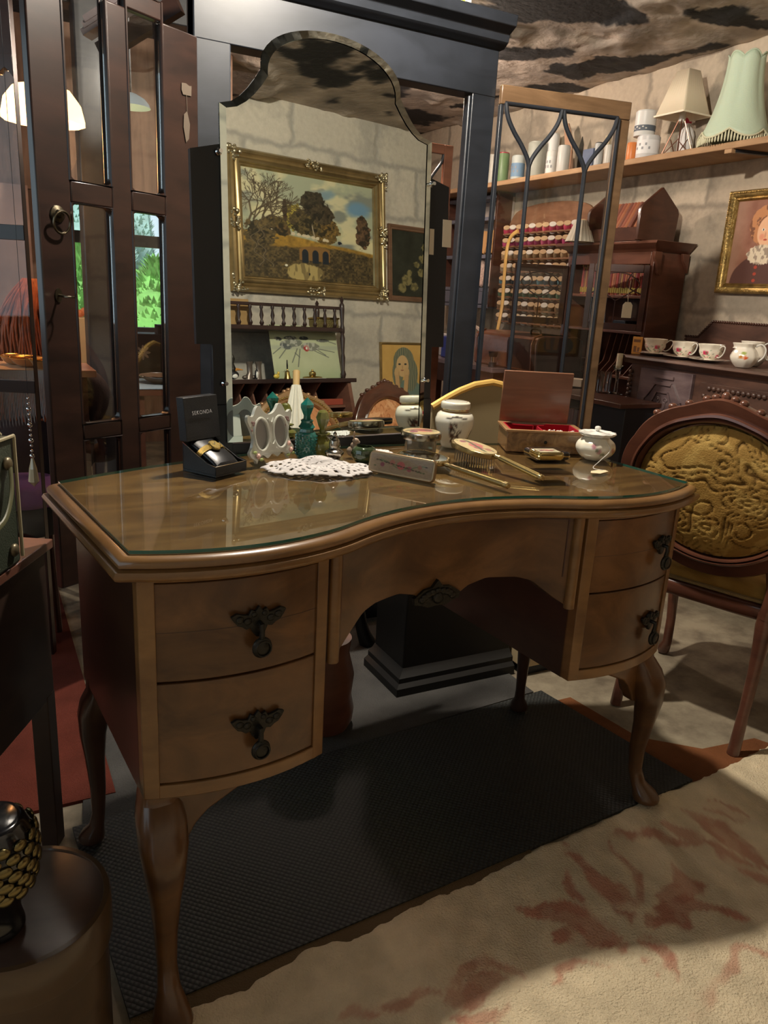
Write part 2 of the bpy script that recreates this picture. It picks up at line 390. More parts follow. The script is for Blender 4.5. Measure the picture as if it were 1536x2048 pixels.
# ceiling: rough plaster with black areas
def ceil_c(u, v):
    x = -1.6 + 4.6 * u; y = -.5 + 6.3 * v
    nz_ = fbm(x * 6, y * 6, 4) - .5; n4 = fbm(x * 18, y * 18, 3) - .5; k = sm(.36, .40, fbm(x * 1.5 + 3.1, y * 1.1 + 8.2, 5) + .1 * n4)
    for p, q, w in (((1010, 30), (1240, 20), .13), ((1135, 130), (1300, 105), .10), ((1290, 110), (1410, 78), .06), ((985, 95), (1120, 92), .09), ((1030, 172), (1165, 166), .07), ((1390, 8), (1560, 35), .075), ((945, 30), (985, 60), .08), ((930, 215), (985, 190), .08), ((600, -400), (900, -120), .5)):
        a_, b_ = onz(*p, CZ), onz(*q, CZ); dx, dy = b_.x - a_.x, b_.y - a_.y; tt = np.clip(((x - a_.x) * dx + (y - a_.y) * dy) / (dx * dx + dy * dy), 0, 1)
        d = np.hypot(x - a_.x - tt * dx, y - a_.y - tt * dy) + .22 * nz_ + .05 * n4; k = k * sm(w - .006, w + .006, d)
    tan = np.array([.70, .65, .60]); base = tan * (.62 + .6 * fbm(x * 9, y * 9, 5))[..., None]
    k = np.maximum(k * sm(1.0, 1.25, x), 0)
    blk = np.array([.10, .10, .11]) * (.8 + .4 * fbm(x * 5, y * 5, 3))[..., None]
    return blk * (1 - k[..., None]) + base * k[..., None]
def ceil_h(u, v):
    x = -1.6 + 4.6 * u; y = -.5 + 6.3 * v
    a = fbm(x * 1.5 + 3.1, y * 1.1 + 8.2, 5)
    return -.012 * sm(.48, .56, a) - .03 * fbm(x * 7, y * 7, 5) * sm(.5, .55, a)
co = grid('ceiling', Matrix.Translation((-1.6, -.5, CZ)), 4.6, 6.3, 300, 400, ceil_c, vcol('rough_ceiling', .85, bump=.8, bscale=35), hf=ceil_h)
struct(co); md = co.modifiers.new('solid', 'SOLIDIFY'); md.thickness = .1; md.offset = 1
# light fitting above the table, out of the picture but the lamp of this room
t = thing('pendant_lamp', 'bare bulb pendant lamp hanging from the ceiling above the dressing table', 'lamp', (LAMP.x, LAMP.y, CZ))
MB(F(t)).lathe([(.035, 0), (.035, -.01), (.012, -.025), (.012, -.03)], 20).build('ceiling_rose', M_whiteglaze, t)
MB(F(t)).tube([(0, 0, -.025), (0, 0, -.05)], .004, 6).build('flex', M_blackfab, t)

# rugs and mats --------------------------------------------------------
def rug_c(u, v):
    x = -.9 + 3.85 * u; y = -.34 + 1.34 * v
    base = np.array([.88, .81, .68]) * (.9 + .16 * fbm(x * 30, y * 30, 3))[..., None]
    pink = np.array([.74, .53, .44]) * (.9 + .2 * fbm(x * 25, y * 25, 3))[..., None]
    k = np.zeros_like(x)
    wx = x + .035 * (fbm(x * 14, y * 14, 3) - .5) * 2; wy = y + .035 * (fbm(x * 14 + 50, y * 14, 3) - .5) * 2
    def leaf(p, q, w, c=.15, st=1.0):
        a_, b_ = onz(p[0], p[1], .01), onz(q[0], q[1], .01); dx0 = b_.x - a_.x; dy0 = b_.y - a_.y; l = math.hypot(dx0, dy0); dx0 /= l; dy0 /= l
        dx = wx - a_.x; dy = wy - a_.y; t = (dx * dx0 + dy * dy0) / l; q_ = -dx * dy0 + dy * dx0
        ww = w * np.sin(np.clip(t, 0, 1) ** .8 * PI) ** .6
        return ((t > 0) & (t < 1)) * sm(0, .006, ww - np.abs(q_ - c * l * np.sin(t * PI))) * st
    L_ = [((1270, 1850), (1250, 1690), .013, -.1, .8), ((1255, 1705), (1480, 1715), .016, .1, .8), ((1290, 1830), (1150, 1690), .02, .1, .9), ((1240, 1850), (1040, 1820), .03, .05, 1), ((1250, 1860), (1120, 1900), .026, -.1, 1), ((1180, 1830), (1140, 1760), .022, 0, .9),
          ((1300, 1850), (1480, 1830), .028, .12, 1), ((1310, 1840), (1370, 1730), .022, -.15, .9), ((1320, 1800), (1420, 1770), .02, 0, .9), ((1280, 1870), (1330, 1900), .022, 0, 1), ((1300, 1890), (1350, 1960), .018, 0, 1), ((1240, 1870), (1260, 1910), .02, 0, .8),
          ((1400, 1650), (1536, 1740), .03, .1, .75), ((1350, 1660), (1440, 1700), .02, 0, .6), ((1440, 1700), (1600, 1790), .03, -.1, .7), ((1460, 1650), (1536, 1660), .022, 0, .6),
          ((1090, 1965), (1250, 1935), .010, .15, .7), ((900, 2010), (1010, 1960), .022, .1, .8), ((900, 1960), (1050, 1945), .012, .1, .7), ((930, 2040), (1000, 2010), .02, 0, .9), ((700, 2040), (900, 2000), .02, .1, .7), ((990, 2048), (1010, 2000), .008, 0, .6)]
    for a_ in L_: k = np.maximum(k, leaf(*a_) * (.7 + .3 * sm(.4, .55, fbm(x * 40, y * 40, 2))))
    k = k * (1 - .8 * sm(.5, .8, np.sin(wx * 70 + wy * 50)) * sm(.45, .6, fbm(x * 9 + 4, y * 9, 3)))
    st = np.abs(wy - (.60 + .06 * np.sin(wx * 7))); k = np.maximum(k, .6 * sm(.012, .004, st) * sm(.45, .6, fbm(x * 6, y * 6, 3)))
    return base * (1 - k[..., None]) + pink * k[..., None]
def rug_h(u, v):
    x = 3.85 * u; y = 1.34 * v
    return .006 + .006 * fbm(x * 45, y * 45, 3)
def rug_w(X, Y, Z):
    n = (fbm(X * 9, X * 0 + 2, 4) - .5) * .03 + (fbm(X * 60, Y * 0, 2) - .5) * .008
    e = sm(1.1, 1.34, Y); Y2 = Y + n * e + e * (-.045 + .085 * (X - .9))
    Z = Z * sm(1.345, 1.325, Y) + .001
    return X, Y2, Z
r_ = grid('floral_rug', Matrix.Translation((-.9, -.34, 0)), 3.85, 1.34, 520, 220, rug_c, vcol('wool_pile', .95, bump=1.0, bscale=240, spec=.1), hf=rug_h, warp=rug_w)
tag(r_, 'beige wool rug with faded pink leaf pattern on the floor in front of the table', 'rug')
M_orange = plain('rust_carpet', (.22, .085, .035), .95, bump=.9, bscale=350, var=.4, vscale=6, spec=.1)
o = MB().prism([(1.48, 1.06), (1.83, 1.09), (1.80, 1.15), (1.62, 1.17), (1.50, 1.28), (1.47, 1.52), (1.425, 1.52), (1.45, 1.3)], 0.0005, .004, axis='z').build('carpet_strip', M_orange, smooth=False)
tag(o, 'rust orange carpet offcut showing at the right end of the dark mat', 'carpet')
o = MB().prism([(-1.4, 1.57), (.20, 1.57), (.20, 3.2), (-1.4, 3.2)], .0005, .008, axis='z').build('red_carpet', plain('red_carpet', (.12, .03, .02), .95, bump=.9, bscale=350, var=.3, spec=.1), smooth=False)
tag(o, 'red carpet on the floor behind the left end of the table', 'carpet')
o = MB().prism([(.12, 1.485), (1.385, 1.585), (1.385, 2.235), (.22, 2.235)], .0005, .006, axis='z').build('grey_carpet', plain('grey_felt', (.075, .072, .068), .95, bump=.8, bscale=260, var=.3, spec=.1), smooth=False)
tag(o, 'dark grey felt carpet on the floor behind the table under the black cabinet', 'carpet')
# woven black mat
m, N, L, P = newmat('woven_mat'); M_mat = m
tc = N.new('ShaderNodeTexCoord'); mp = N.new('ShaderNodeMapping'); mp.inputs['Rotation'].default_value = (0, 0, .78); L.new(tc.outputs['Object'], mp.inputs[0])
w1 = N.new('ShaderNodeTexVoronoi'); w1.inputs['Scale'].default_value = 110; w1.inputs['Randomness'].default_value = .12; L.new(mp.outputs[0], w1.inputs['Vector'])
cr = N.new('ShaderNodeValToRGB'); cr.color_ramp.elements[0].color = (.045, .05, .045, 1); cr.color_ramp.elements[1].color = (.008, .009, .009, 1); cr.color_ramp.elements[1].position = .6
L.new(w1.outputs['Distance'], cr.inputs[0]); L.new(cr.outputs[0], P.inputs['Base Color']); P.inputs['Roughness'].default_value = .6
b = N.new('ShaderNodeBump'); b.inputs['Strength'].default_value = 1; b.inputs['Distance'].default_value = .003; b.invert = True; L.new(w1.outputs['Distance'], b.inputs['Height']); L.new(b.outputs[0], P.inputs['Normal'])
t = thing('floor_mat', 'black woven rectangular mat lying under the dressing table', 'mat', (0, 0, 0))
MB().prism([(.13, .985), (1.475, 1.075), (1.405, 1.575), (.10, 1.48)], .0045, .011, axis='z').build('woven_field', M_mat, t, smooth=False)
MB().prism([(.13, .945), (.75, .975), (.95, 1.035), (.95, 1.045), (.13, .985)], .0042, .008, axis='z').build('frayed_edge', plain('frayed_jute', (.11, .07, .03), .95, bump=.8, bscale=300), t, smooth=False, label='frayed brown jute edge')

# ================================================================ DRESSING TABLE
W2 = 1.166
def fro(u):
    if u > W2 / 2: u = W2 - u
    if u <= .3225: return 1.327 * u * u - .462 * u
    return .058 - 1.03 * (u - W2 / 2) ** 2
def frontpts(u0, u1, n, off=0):
    return [(u0 + (u1 - u0) * i / n, fro(u0 + (u1 - u0) * i / n) + off) for i in range(n + 1)]
def outline():
    P = frontpts(0, .3215, 12) + frontpts(.335, W2 - .335, 22) + frontpts(W2 - .3215, W2, 12)
    P += [(W2 + .018, .42)] + [(W2 + .018 - (W2 + .036) * i / 16, .42 + .14 * (1 - (2 * i / 16 - 1) ** 2)) for i in range(1, 16)] + [(-.018, .42)]
    return P
OUT = outline()
def offs(P, d):
    n = len(P); R = []
    for i in range(n):
        a, b, c = V(P[i - 1]), V(P[i]), V(P[(i + 1) % n])
        n1 = V(((b - a).y, -(b - a).x)).normalized(); n2 = V(((c - b).y, -(c - b).x)).normalized()
        q = n1 + n2
        q = q / max(q.length_squared / 2, .5) if q.length > 1e-6 else n1
        R.append((b.x + q.x * d, b.y + q.y * d))
    return R
DT = thing('dressing_table', 'walnut serpentine dressing table with cabriole legs and arched frameless mirror', 'dressing table', TO, TA)
def stack(mb, lay):
    mb.loft([[(x, y, z) for x, y in offs(OUT, d)] for d, z in lay])
mb = MB(TM); stack(mb, [(-.004, .742), (-.004, .760)]); mb.build('tabletop', M_walnut_top, DT, angle=30)
mb = MB(TM); stack(mb, [(0, .726), (.012, .726), (.020, .730), (.022, .736), (.019, .7415), (.010, .743), (.014, .746), (.014, .752), (.010, .7565), (.004, .7595), (-.003, .7595), (-.003, .728)])
mb.build('edge_moulding', M_walnut_edge, DT, angle=50)
# carcass
def pedpoly(u0, u1, off):
    P = frontpts(u0, u1, 14, off); return P + [(u1, .43), (u0, .43)]
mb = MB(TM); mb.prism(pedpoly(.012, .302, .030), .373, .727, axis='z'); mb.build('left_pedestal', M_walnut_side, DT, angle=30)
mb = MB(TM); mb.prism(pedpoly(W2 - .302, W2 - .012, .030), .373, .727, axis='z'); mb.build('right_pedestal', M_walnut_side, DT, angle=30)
mb = MB(TM); mb.box(.29, W2 - .29, .40, .415, .52, .727); mb.box(.29, W2 - .29, .09, .41, .66, .672); mb.build('back_rail', M_walnut_side, DT)
def cslab(mb, u0, u1, z0, z1, o0, o1, n=14, zl=None):
    # slab that follows the serpentine front, between offsets o0 (front) and o1 (back)
    rings = []
    for i in range(n + 1):
        u = u0 + (u1 - u0) * i / n; f = fro(u); zb = zl(u) if zl else z0
        rings.append([(u, f + o0, zb), (u, f + o0, z1), (u, f + o1, z1), (u, f + o1, zb)])
    mb.loft(rings)
for side in (0, 1):
    ua, ub = (.012, .302) if not side else (W2 - .302, W2 - .012)
    mb = MB(TM)
    cslab(mb, ua, ub, .716, .727, .010, .034); cslab(mb, ua, ub, .373, .395, .010, .034)
    cslab(mb, ua, ua + .022, .373, .727, .0095, .034, 3); cslab(mb, ub - .022, ub, .373, .727, .0095, .034, 3)
    mb.build('face_frame', M_walnut_edge, DT, bevel=.0015)
def handle(parent, u, z, s=1.0, ang=0):
    f = fro(u) ; du = (fro(u + .01) - fro(u - .01)) / .02
    T = TM @ fr(u, f + .011, z, math.atan(du))
    # winged leaf backplate, thin casting standing proud of the drawer
    half = [(0, .030), (.006, .022), (.012, .026), (.016, .018), (.026, .020), (.034, .023), (.043, .019), (.039, .012), (.033, .004), (.026, .001), (.020, -.004), (.013, -.002), (.010, -.010), (.004, -.018)]
    poly = [(x * s, y * s) for x, y in half] + [(-x * s, y * s) for x, y in reversed(half)][0:-1] 
    mb = MB(T); mb.prism(poly, -.006, 0)
    for sx in (-1, 1):
        for (x, y, r) in ((.03, .013, .007), (.018, .009, .007), (.008, .018, .005)): mb.ball((sx * x * s, -.006, y * s), (r, .003, r * .8), 8, 6)
    bp = mb.build('handle_plate', M_darkmetal, parent, bevel=.001)
    mb = MB(T); mb.tube([(0, -.006, .004), (0, -.016, .003), (0, -.017, -.006), (0, -.015, -.020)], [.004, .0045, .004, .005], 8)
    mb.ball((0, -.016, -.031), (.0155, .007, .0165), 16, 10); mb.tube([(.012 * math.cos(a), -.0225, -.031 + .012 * math.sin(a)) for a in [2 * PI * i / 16 for i in range(16)]], .0015, 5, closed=True)
    mb.build('pendant_pull', M_darkmetal, bp)
for side in (0, 1):
    ua, ub = (.036, .278) if not side else (W2 - .278, W2 - .036)
    uc = .176 if not side else W2 - .092
    for k, (z0, z1) in enumerate(((.5635, .714), (.397, .560))):
        mb = MB(TM); cslab(mb, ua - .012, ub + .012, z0, z1, .013, .033, 20)
        d = mb.build('drawer', M_walnut, DT, bevel=.0015)
        if k == 0: mb = MB(TM); cslab(mb, ua - .011, ub + .011, .6395, .6405, .0128, .015, 20); mb.build('veneer_joint', M_walnut_side, d)
        handle(d, uc, (.640 if k == 0 else .470), .86 if side else 1.0)
# centre apron drawer, lower edge scooped either side of the carved pull
def zap(u):
    t = abs(u - W2 / 2)
    pts = [(0, .572), (.035, .572), (.06, .590), (.10, .602), (.16, .600), (.19, .592), (.215, .572), (.235, .556), (.262, .538), (.29, .536)]
    return float(np.interp(t, [p[0] for p in pts], [p[1] for p in pts]))
mb = MB(TM); cslab(mb, .318, W2 - .318, 0, .727, .014, .034, 60, zap); ap = mb.build('apron_front', M_walnut, DT, bevel=.001)
mb = MB(TM); cslab(mb, .335, W2 - .335, .7165, .7185, .0125, .016, 40); cslab(mb, .335, .337, .60, .7185, .0125, .016, 1); cslab(mb, W2 - .337, W2 - .335, .60, .7185, .0125, .016, 1)
mb.build('inlaid_line', M_reddark, ap)
for uu in (.318, W2 - .318):
    mb = MB(TM); mb.tube([(uu, fro(uu) + .012, .535), (uu, fro(uu) + .012, .727)], .011, 12); mb.build('corner_bead', M_walnut_edge, DT)
T = TM @ fr(W2 / 2 - .012, .058 + .012, .578)
mb = MB(T); pts = [(0, .036), (.012, .022), (.03, .020), (.052, .006), (.05, -.006), (.034, -.010), (.02, -.016), (0, -.014)]
mb.prism(pts + [(-x, z) for x, z in reversed(pts)][1:-1], -.006, .003)
for i in range(9): a = PI * (.1 + .8 * i / 8); mb.ball((.030 * math.cos(a) * 1.2, -.007, .002 + .018 * math.sin(a) - .006), (.008, .004, .007), 8, 6)
mb.ball((0, -.008, .002), (.012, .007, .012), 10, 8)
mb.build('carved_pull', M_darkmetal, ap)
# cabriole legs
def leg(u, n, du, dn, ears, back=False):
    mb = MB(TM); rings = []
    spec = [(.392, 0, .026, 4), (.36, 0, .030, 3.4), (.335, .012, .036, 3), (.305, .024, .036, 2.6), (.26, .030, .030, 2.3), (.20, .028, .0225, 2.1), (.13, .024, .018, 2), (.075, .026, .0155, 2), (.045, .034, .0175, 2), (.028, .048, .027, 2), (.016, .053, .031, 2), (.006, .053, .029, 2), (.0118 if not back else .001, .053, .022, 2)][:-1]
    if back: spec = [(z, o * .45, r * .82, e) for z, o, r, e in spec]
    spec = [(.0115 + z * (.392 - .0115) / .392, o, r, e) for z, o, r, e in spec]
    for z, o, r, e in spec:
        ring = []
        for k in range(20):
            a = 2 * PI * k / 20 + PI / 4; c, s = math.cos(a), math.sin(a)
            q = (abs(c) ** e + abs(s) ** e) ** (-1 / e)
            ring.append((u + du * o + r * q * c, n + dn * o + r * q * s, z))
        rings.append(ring)
    rings.reverse(); mb.loft(rings)
    for (ax, sg) in ears:
        prof = [(0, .376), (.125, .376), (.128, .362), (.118, .345), (.095, .334), (.07, .322), (.052, .306), (.040, .286), (.030, .262), (0, .25)]
        if ax == 'u': mb.prism([(sg * a, z) for a, z in prof], -.018, .012, T=Matrix.Translation((u, n - .008, 0)))
        else: mb.prism([(sg * a, z) for a, z in prof], -.012, .012, T=Matrix.Translation((u, n, 0)), axis='x')
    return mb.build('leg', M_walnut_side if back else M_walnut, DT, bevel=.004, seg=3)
leg(.040, .030, -.30, -1.95, [('u', 1), ('n', 1)]); leg(W2 - .040, .030, .3, -1.3, [('u', -1), ('n', 1)])
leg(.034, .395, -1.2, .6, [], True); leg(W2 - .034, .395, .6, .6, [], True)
# mirror: frameless arched plate on a dark board
MM = Matrix.Translation(TO + TU * .603 + TN * .555 + V((0, 0, .79))) @ Matrix.Rotation(MB_A, 4, 'Z') @ Matrix.Rotation(-TAU, 4, 'X')
# push the plate exactly onto the plane used above
dlt = (MP - MM.translation).dot(MN); MM = Matrix.Translation(MN * dlt) @ MM
def arch(hw, top, sh, nh, nw, bot=0):
    P = [(-hw, bot), (hw, bot), (hw, sh)]
    P += [(hw - (hw - nw) * t ** .8 , sh + (nh - sh) * (t ** 1.5)) for t in (.2, .4, .6, .8)]
    P += [(nw, nh)] + [(nw * math.cos(a), nh + .012 + (top - nh - .012) * math.sin(a)) for a in [PI * i / 24 for i in range(0, 25)]] + [(-nw, nh)]
    P += [(-(hw - (hw - nw) * t ** .8), sh + (nh - sh) * (t ** 1.5)) for t in (.8, .6, .4, .2)] + [(-hw, sh)]
    return P
mb = MB(MM); mb.prism(arch(.256, .835, .664, .742, .166), -.0, .005); mb.build('mirror_plate', M_mirror, DT, smooth=False)
A0 = arch(.256, .835, .664, .742, .166); A1 = arch(.243, .821, .657, .728, .153, .013)
mb = MB(MM); mb.loft([[(x, .003, z) for x, z in A0], [(x, -.0004, z) for x, z in A0], [(x, -.0022, z) for x, z in A1]], cap=False)
mb.build('bevelled_edge', plain('bevelled_mirror', (.72, .80, .76), .03, 1), DT, smooth=False)
M_slate = plain('blackened_board', (.014, .016, .020), .35, 0, var=.4, vscale=4, spec=.5)
bd = MB(MM).prism([(-.315, .205), (-.20, .205), (-.20, .03), (.20, .03), (.20, .205), (.315, .205), (.315, .575), (.22, .60), (-.22, .60), (-.315, .575)], .006, .018).build('backing_board', M_slate, DT, smooth=False)
for (x, z, w, h) in ((.262, .42, .013, .058), (.300, .44, .026, .062)):
    MB(MM).box(x, x + w, .0052, .0058, z, z + h).build('paper_label', plain('old_paper', (.62, .55, .42), .8), bd, smooth=False)
for sx in (-1, 1):
    mb = MB(MM); mb.box(sx * .268 - .013, sx * .268 + .013, .007, .022, .08, .21); mb.box(sx * .262 - .02, sx * .262 + .02, .004, .024, -.03, .08); mb.build('mirror_post', M_slate, DT, bevel=.001)
    for z in (.575, .125):
        mb = MB(MM); mb.lathe([(.0, -.006), (.006, -.004), (.007, 0), (.004, .004), (.004, .012)], 12, T=fr(sx * .259, 0, z, rx=PI / 2)); mb.build('plate_clip', M_chrome, DT)
mb = MB(MM); mb.box(-.29, .29, .005, .03, -.034, -.004); mb.build('mirror_base', M_slate, DT, bevel=.002)
# sheet of glass on the top
mb = MB(TM); mb.loft([[(x, y, z) for x, y in offs(OUT, -.004)] for z in (.7603, .7655)])
m, N, L, P = newmat('plate_glass'); P.inputs['Base Color'].default_value = (.93, 1, .97, 1); P.inputs['Transmission Weight'].default_value = 1; P.inputs['Roughness'].default_value = .0; P.inputs['IOR'].default_value = 1.5
tr = N.new('ShaderNodeBsdfTransparent'); tr.inputs[0].default_value = (.95, .99, .97, 1)
lp = N.new('ShaderNodeFresnel'); lp.inputs[0].default_value = 1.7; gl = N.new('ShaderNodeBsdfGlossy'); gl.inputs['Roughness'].default_value = .0
gm = N.new('ShaderNodeNewGeometry'); sb = N.new('ShaderNodeMath'); sb.operation = 'SUBTRACT'; sb.inputs[0].default_value = 1; L.new(gm.outputs['Backfacing'], sb.inputs[1]); mu = N.new('ShaderNodeMath'); mu.operation = 'MULTIPLY'; L.new(lp.outputs[0], mu.inputs[0]); L.new(sb.outputs[0], mu.inputs[1])
mx = N.new('ShaderNodeMixShader'); L.new(mu.outputs[0], mx.inputs[0]); L.new(tr.outputs[0], mx.inputs[1]); L.new(gl.outputs[0], mx.inputs[2]); L.new(mx.outputs[0], N['Material Output'].inputs['Surface'])
M_sheet = m; M_sheetedge = plain('glass_edge', (.02, .13, .10), .1, 0, coat=1)
g = mb.build('glass_sheet', [M_sheet, M_sheetedge], smooth=False)
for pz in g.data.polygons: pz.material_index = 0 if abs(pz.normal.z) > .5 else 1
tag(g, 'sheet of plate glass with green edge lying on the dressing table top', 'glass sheet')
# ================================================================ BLACK CABINET FRAME WITH TWO OPEN GLAZED DOORS
YW = 2.24
M_doorbrown = wood('door_mahogany_shaded', (.010, .0052, .0042), (.026, .0115, .008), (5, 5, 20), .35, .4)  # mahogany darkened so the left door's shade sits in its colour
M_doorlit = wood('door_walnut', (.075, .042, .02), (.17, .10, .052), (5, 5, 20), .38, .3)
M_pane = glass('window_pane', (.97, .98, .98), 0, 1.45, thin=True)
XL = onY(392, 500, YW).x; XR = onY(982, 300, YW).x
CAB = thing('cabinet', 'tall black cornice-topped cabinet frame with two open glazed doors behind the table', 'cabinet', (XL, YW, 0))
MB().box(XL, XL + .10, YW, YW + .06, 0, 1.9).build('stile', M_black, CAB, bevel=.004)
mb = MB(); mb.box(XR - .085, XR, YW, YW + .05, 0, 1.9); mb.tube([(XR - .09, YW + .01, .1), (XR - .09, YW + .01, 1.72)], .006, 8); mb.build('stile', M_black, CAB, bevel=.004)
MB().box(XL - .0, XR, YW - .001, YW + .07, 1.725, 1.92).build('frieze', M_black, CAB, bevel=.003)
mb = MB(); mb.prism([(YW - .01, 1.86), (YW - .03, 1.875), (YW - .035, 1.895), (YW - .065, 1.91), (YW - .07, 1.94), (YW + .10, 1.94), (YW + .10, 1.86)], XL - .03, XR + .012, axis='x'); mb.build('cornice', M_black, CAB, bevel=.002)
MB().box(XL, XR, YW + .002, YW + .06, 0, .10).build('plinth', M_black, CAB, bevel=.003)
# right door: gothic tracery
hx, hy = XR + .004, YW - .02
TD = fr(hx, hy, 0, math.radians(-11.5))
def on_plane(x, y, T):
    d = ray(x, y); o = T.translation; n = T.to_3x3() @ V((0, 1, 0)); P = CAMP + d * ((o - CAMP).dot(n) / d.dot(n)); return T.inverted() @ P
pr = on_plane(1260, 215, TD); WD = pr.x; ztop = on_plane(1120, 186, TD).z
zb = .36
mb = MB(TD)
mb.box(0, WD, -.011, .011, ztop - .055, ztop); mb.box(WD - .045, WD, -.011, .011, zb, ztop - .055); mb.box(.012, WD - .045, -.011, .011, zb, zb + .06)
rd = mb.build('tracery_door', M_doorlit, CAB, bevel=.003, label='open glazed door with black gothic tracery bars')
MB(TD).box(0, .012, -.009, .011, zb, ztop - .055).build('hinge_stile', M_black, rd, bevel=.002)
mb = MB(TD); x0, x1 = .014, WD - .045; xm = (x0 + x1) / 2; za = ztop - .055; zm = za - .165
for q in (.25, .75):
    cx_ = x0 + (x1 - x0) * q
    mb.tube([(cx_, -.012, zb + .06), (cx_, -.012, zm)], .0075, 8)
    for sg in (-1, 1):
        w = (x1 - x0) * .25 - .004
        pts = [(cx_ + sg * w * s, -.012, zm + (za - zm) * t) for s, t in ((0, -.05), (.03, .02), (.12, .14), (.36, .34), (.62, .52), (.85, .72), (.96, .88), (1, 1.02))]
        mb.tube(catmull(pts, 4), .0075, 8)
mb.tube([(x1 + .004, -.011, zb + .06), (x1 + .004, -.011, za)], .006, 8); mb.tube([(x0, -.011, za + .003), (x1, -.011, za + .003)], .006, 8)
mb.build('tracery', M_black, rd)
MB(TD).box(x0, x1, -.002, .001, zb + .06, za).build('glass_pane', M_pane, rd, smooth=False)
# left door: two columns of bevelled panes, ring handle and key
TL = fr(XL - .003, YW - .02, 0, math.radians(29.4) + PI)
def lp_(x, y): q = on_plane(x, y, TL); return q.x, q.z
WL = lp_(62, 300)[0]
panes = []
for cols in ((((122, 200), (205, 200)), ((248, 200), (320, 200))),):
    pass
cx0 = lp_(148, 620)[0]; cx1 = lp_(228, 620)[0]; cx2 = lp_(265, 620)[0]; cx3 = lp_(330, 620)[0]
zr1a, zr1b = lp_(225, 375)[1], lp_(225, 418)[1]
zr2a, zr2b = lp_(245, 837)[1], lp_(245, 868)[1]
zr0 = lp_(160, -60)[1]
rows = [(zr0, zr1a), (zr1b, zr2a), (zr2b, .48)]
LX = sorted([cx0, cx1, cx2, cx3])
ZT = 1.72
mb = MB(TL); h = .012
for a, b in ((0, LX[0]), (LX[1], LX[2]), (LX[3], WL)): mb.box(a, b, -h, h, .35, ZT)
for a, b in ((LX[0], LX[1]), (LX[2], LX[3])):
    mb.box(a, b, -h, h, rows[0][0], ZT); mb.box(a, b, -h, h, rows[1][0], rows[0][1]); mb.box(a, b, -h, h, rows[2][0], rows[1][1]); mb.box(a, b, -h, h, .35, .48)
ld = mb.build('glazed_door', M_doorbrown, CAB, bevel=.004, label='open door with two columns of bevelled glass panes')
mb = MB(TL)
for a, b in ((LX[0], LX[1]), (LX[2], LX[3])):
    for zt, zb_ in rows:
        for sy in (-1, 1):
            r_ = .018; P = [(a, zb_), (b, zb_), (b, zt), (a, zt)]
            mb.tube([(x, sy * h * .9, z) for x, z in P], .004, 6, closed=True)
        for (x, z, sx, sz) in ((a, zb_, 1, 1), (b, zb_, -1, 1), (a, zt, 1, -1), (b, zt, -1, -1)):
            mb.prism([(x, z)] + [(x + sx * (r_ - r_ * math.sin(w)), z + sz * (r_ - r_ * math.cos(w))) for w in [PI / 2 * i / 6 for i in range(7)]], -h, h)
mb.build('glazing_bead', M_doorbrown, ld)
mb = MB(TL)
for a, b in ((LX[0], LX[1]), (LX[2], LX[3])):
    for zt, zb_ in rows: mb.box(a, b, -.003, .0, zb_, zt)
mb.build('glass_pane', M_pane, ld, smooth=False)
def onTL(x, y): q = on_plane(x, y, TL); return q
q = onTL(108, 428); T = TL @ fr(q.x, h, q.z, 0, rx=0)
mb = MB(T); mb.lathe([(.019, 0), (.018, .004), (.010, .007), (.008, .014), (.0, .016)], 20, T=fr(0, 0, 0, rx=-PI / 2))
mb.tube([(.021 * math.cos(a), .016 + .004 * math.sin(a), -.018 + .024 * math.sin(a)) for a in [2 * PI * i / 24 for i in range(24)]], .0028, 8, closed=True)
M_bronzed = plain('bronzed_brass', (.13, .11, .075), .32, 1)
mb.build('ring_handle', M_bronzed, ld)
q = onTL(110, 590); T = TL @ fr(q.x, h, q.z)
mb = MB(T); mb.prism([(x, z) for x, z in arc(0, 0, .009, .016, 0, 2 * PI, 16)][:-1], 0, .003); mb.tube([(0, .003, 0), (0, .03, -.002)], .003, 8)
mb.tube([(.011 * math.cos(a), .042 + .012 * math.sin(a), -.002) for a in [2 * PI * i / 16 for i in range(16)]], .002, 6, closed=True); mb.build('key', M_bronzed, ld)
q = onTL(365, 180); T = TL @ fr(q.x, h + .002, q.z)
mb = MB(T); mb.prism([(-.016, -.012), (.012, -.014), (.017, -.004), (.016, .012), (.002, .014), (-.010, .010), (-.017, .012)], 0, .001)
mb.tube([(0, 0, -.012), (-.001, .001, -.05)], .0008, 5); mb.prism([(-.001, -.05), (.010, -.06), (.012, -.09), (.004, -.125), (-.006, -.115), (-.010, -.08)], 0, .001)
tg = mb.build('paper_tag', plain('brown_paper_tag', (.075, .055, .038), .8), None, smooth=False); tag(tg, 'torn brown paper tag on a string hanging on the dark door stile', 'tag')
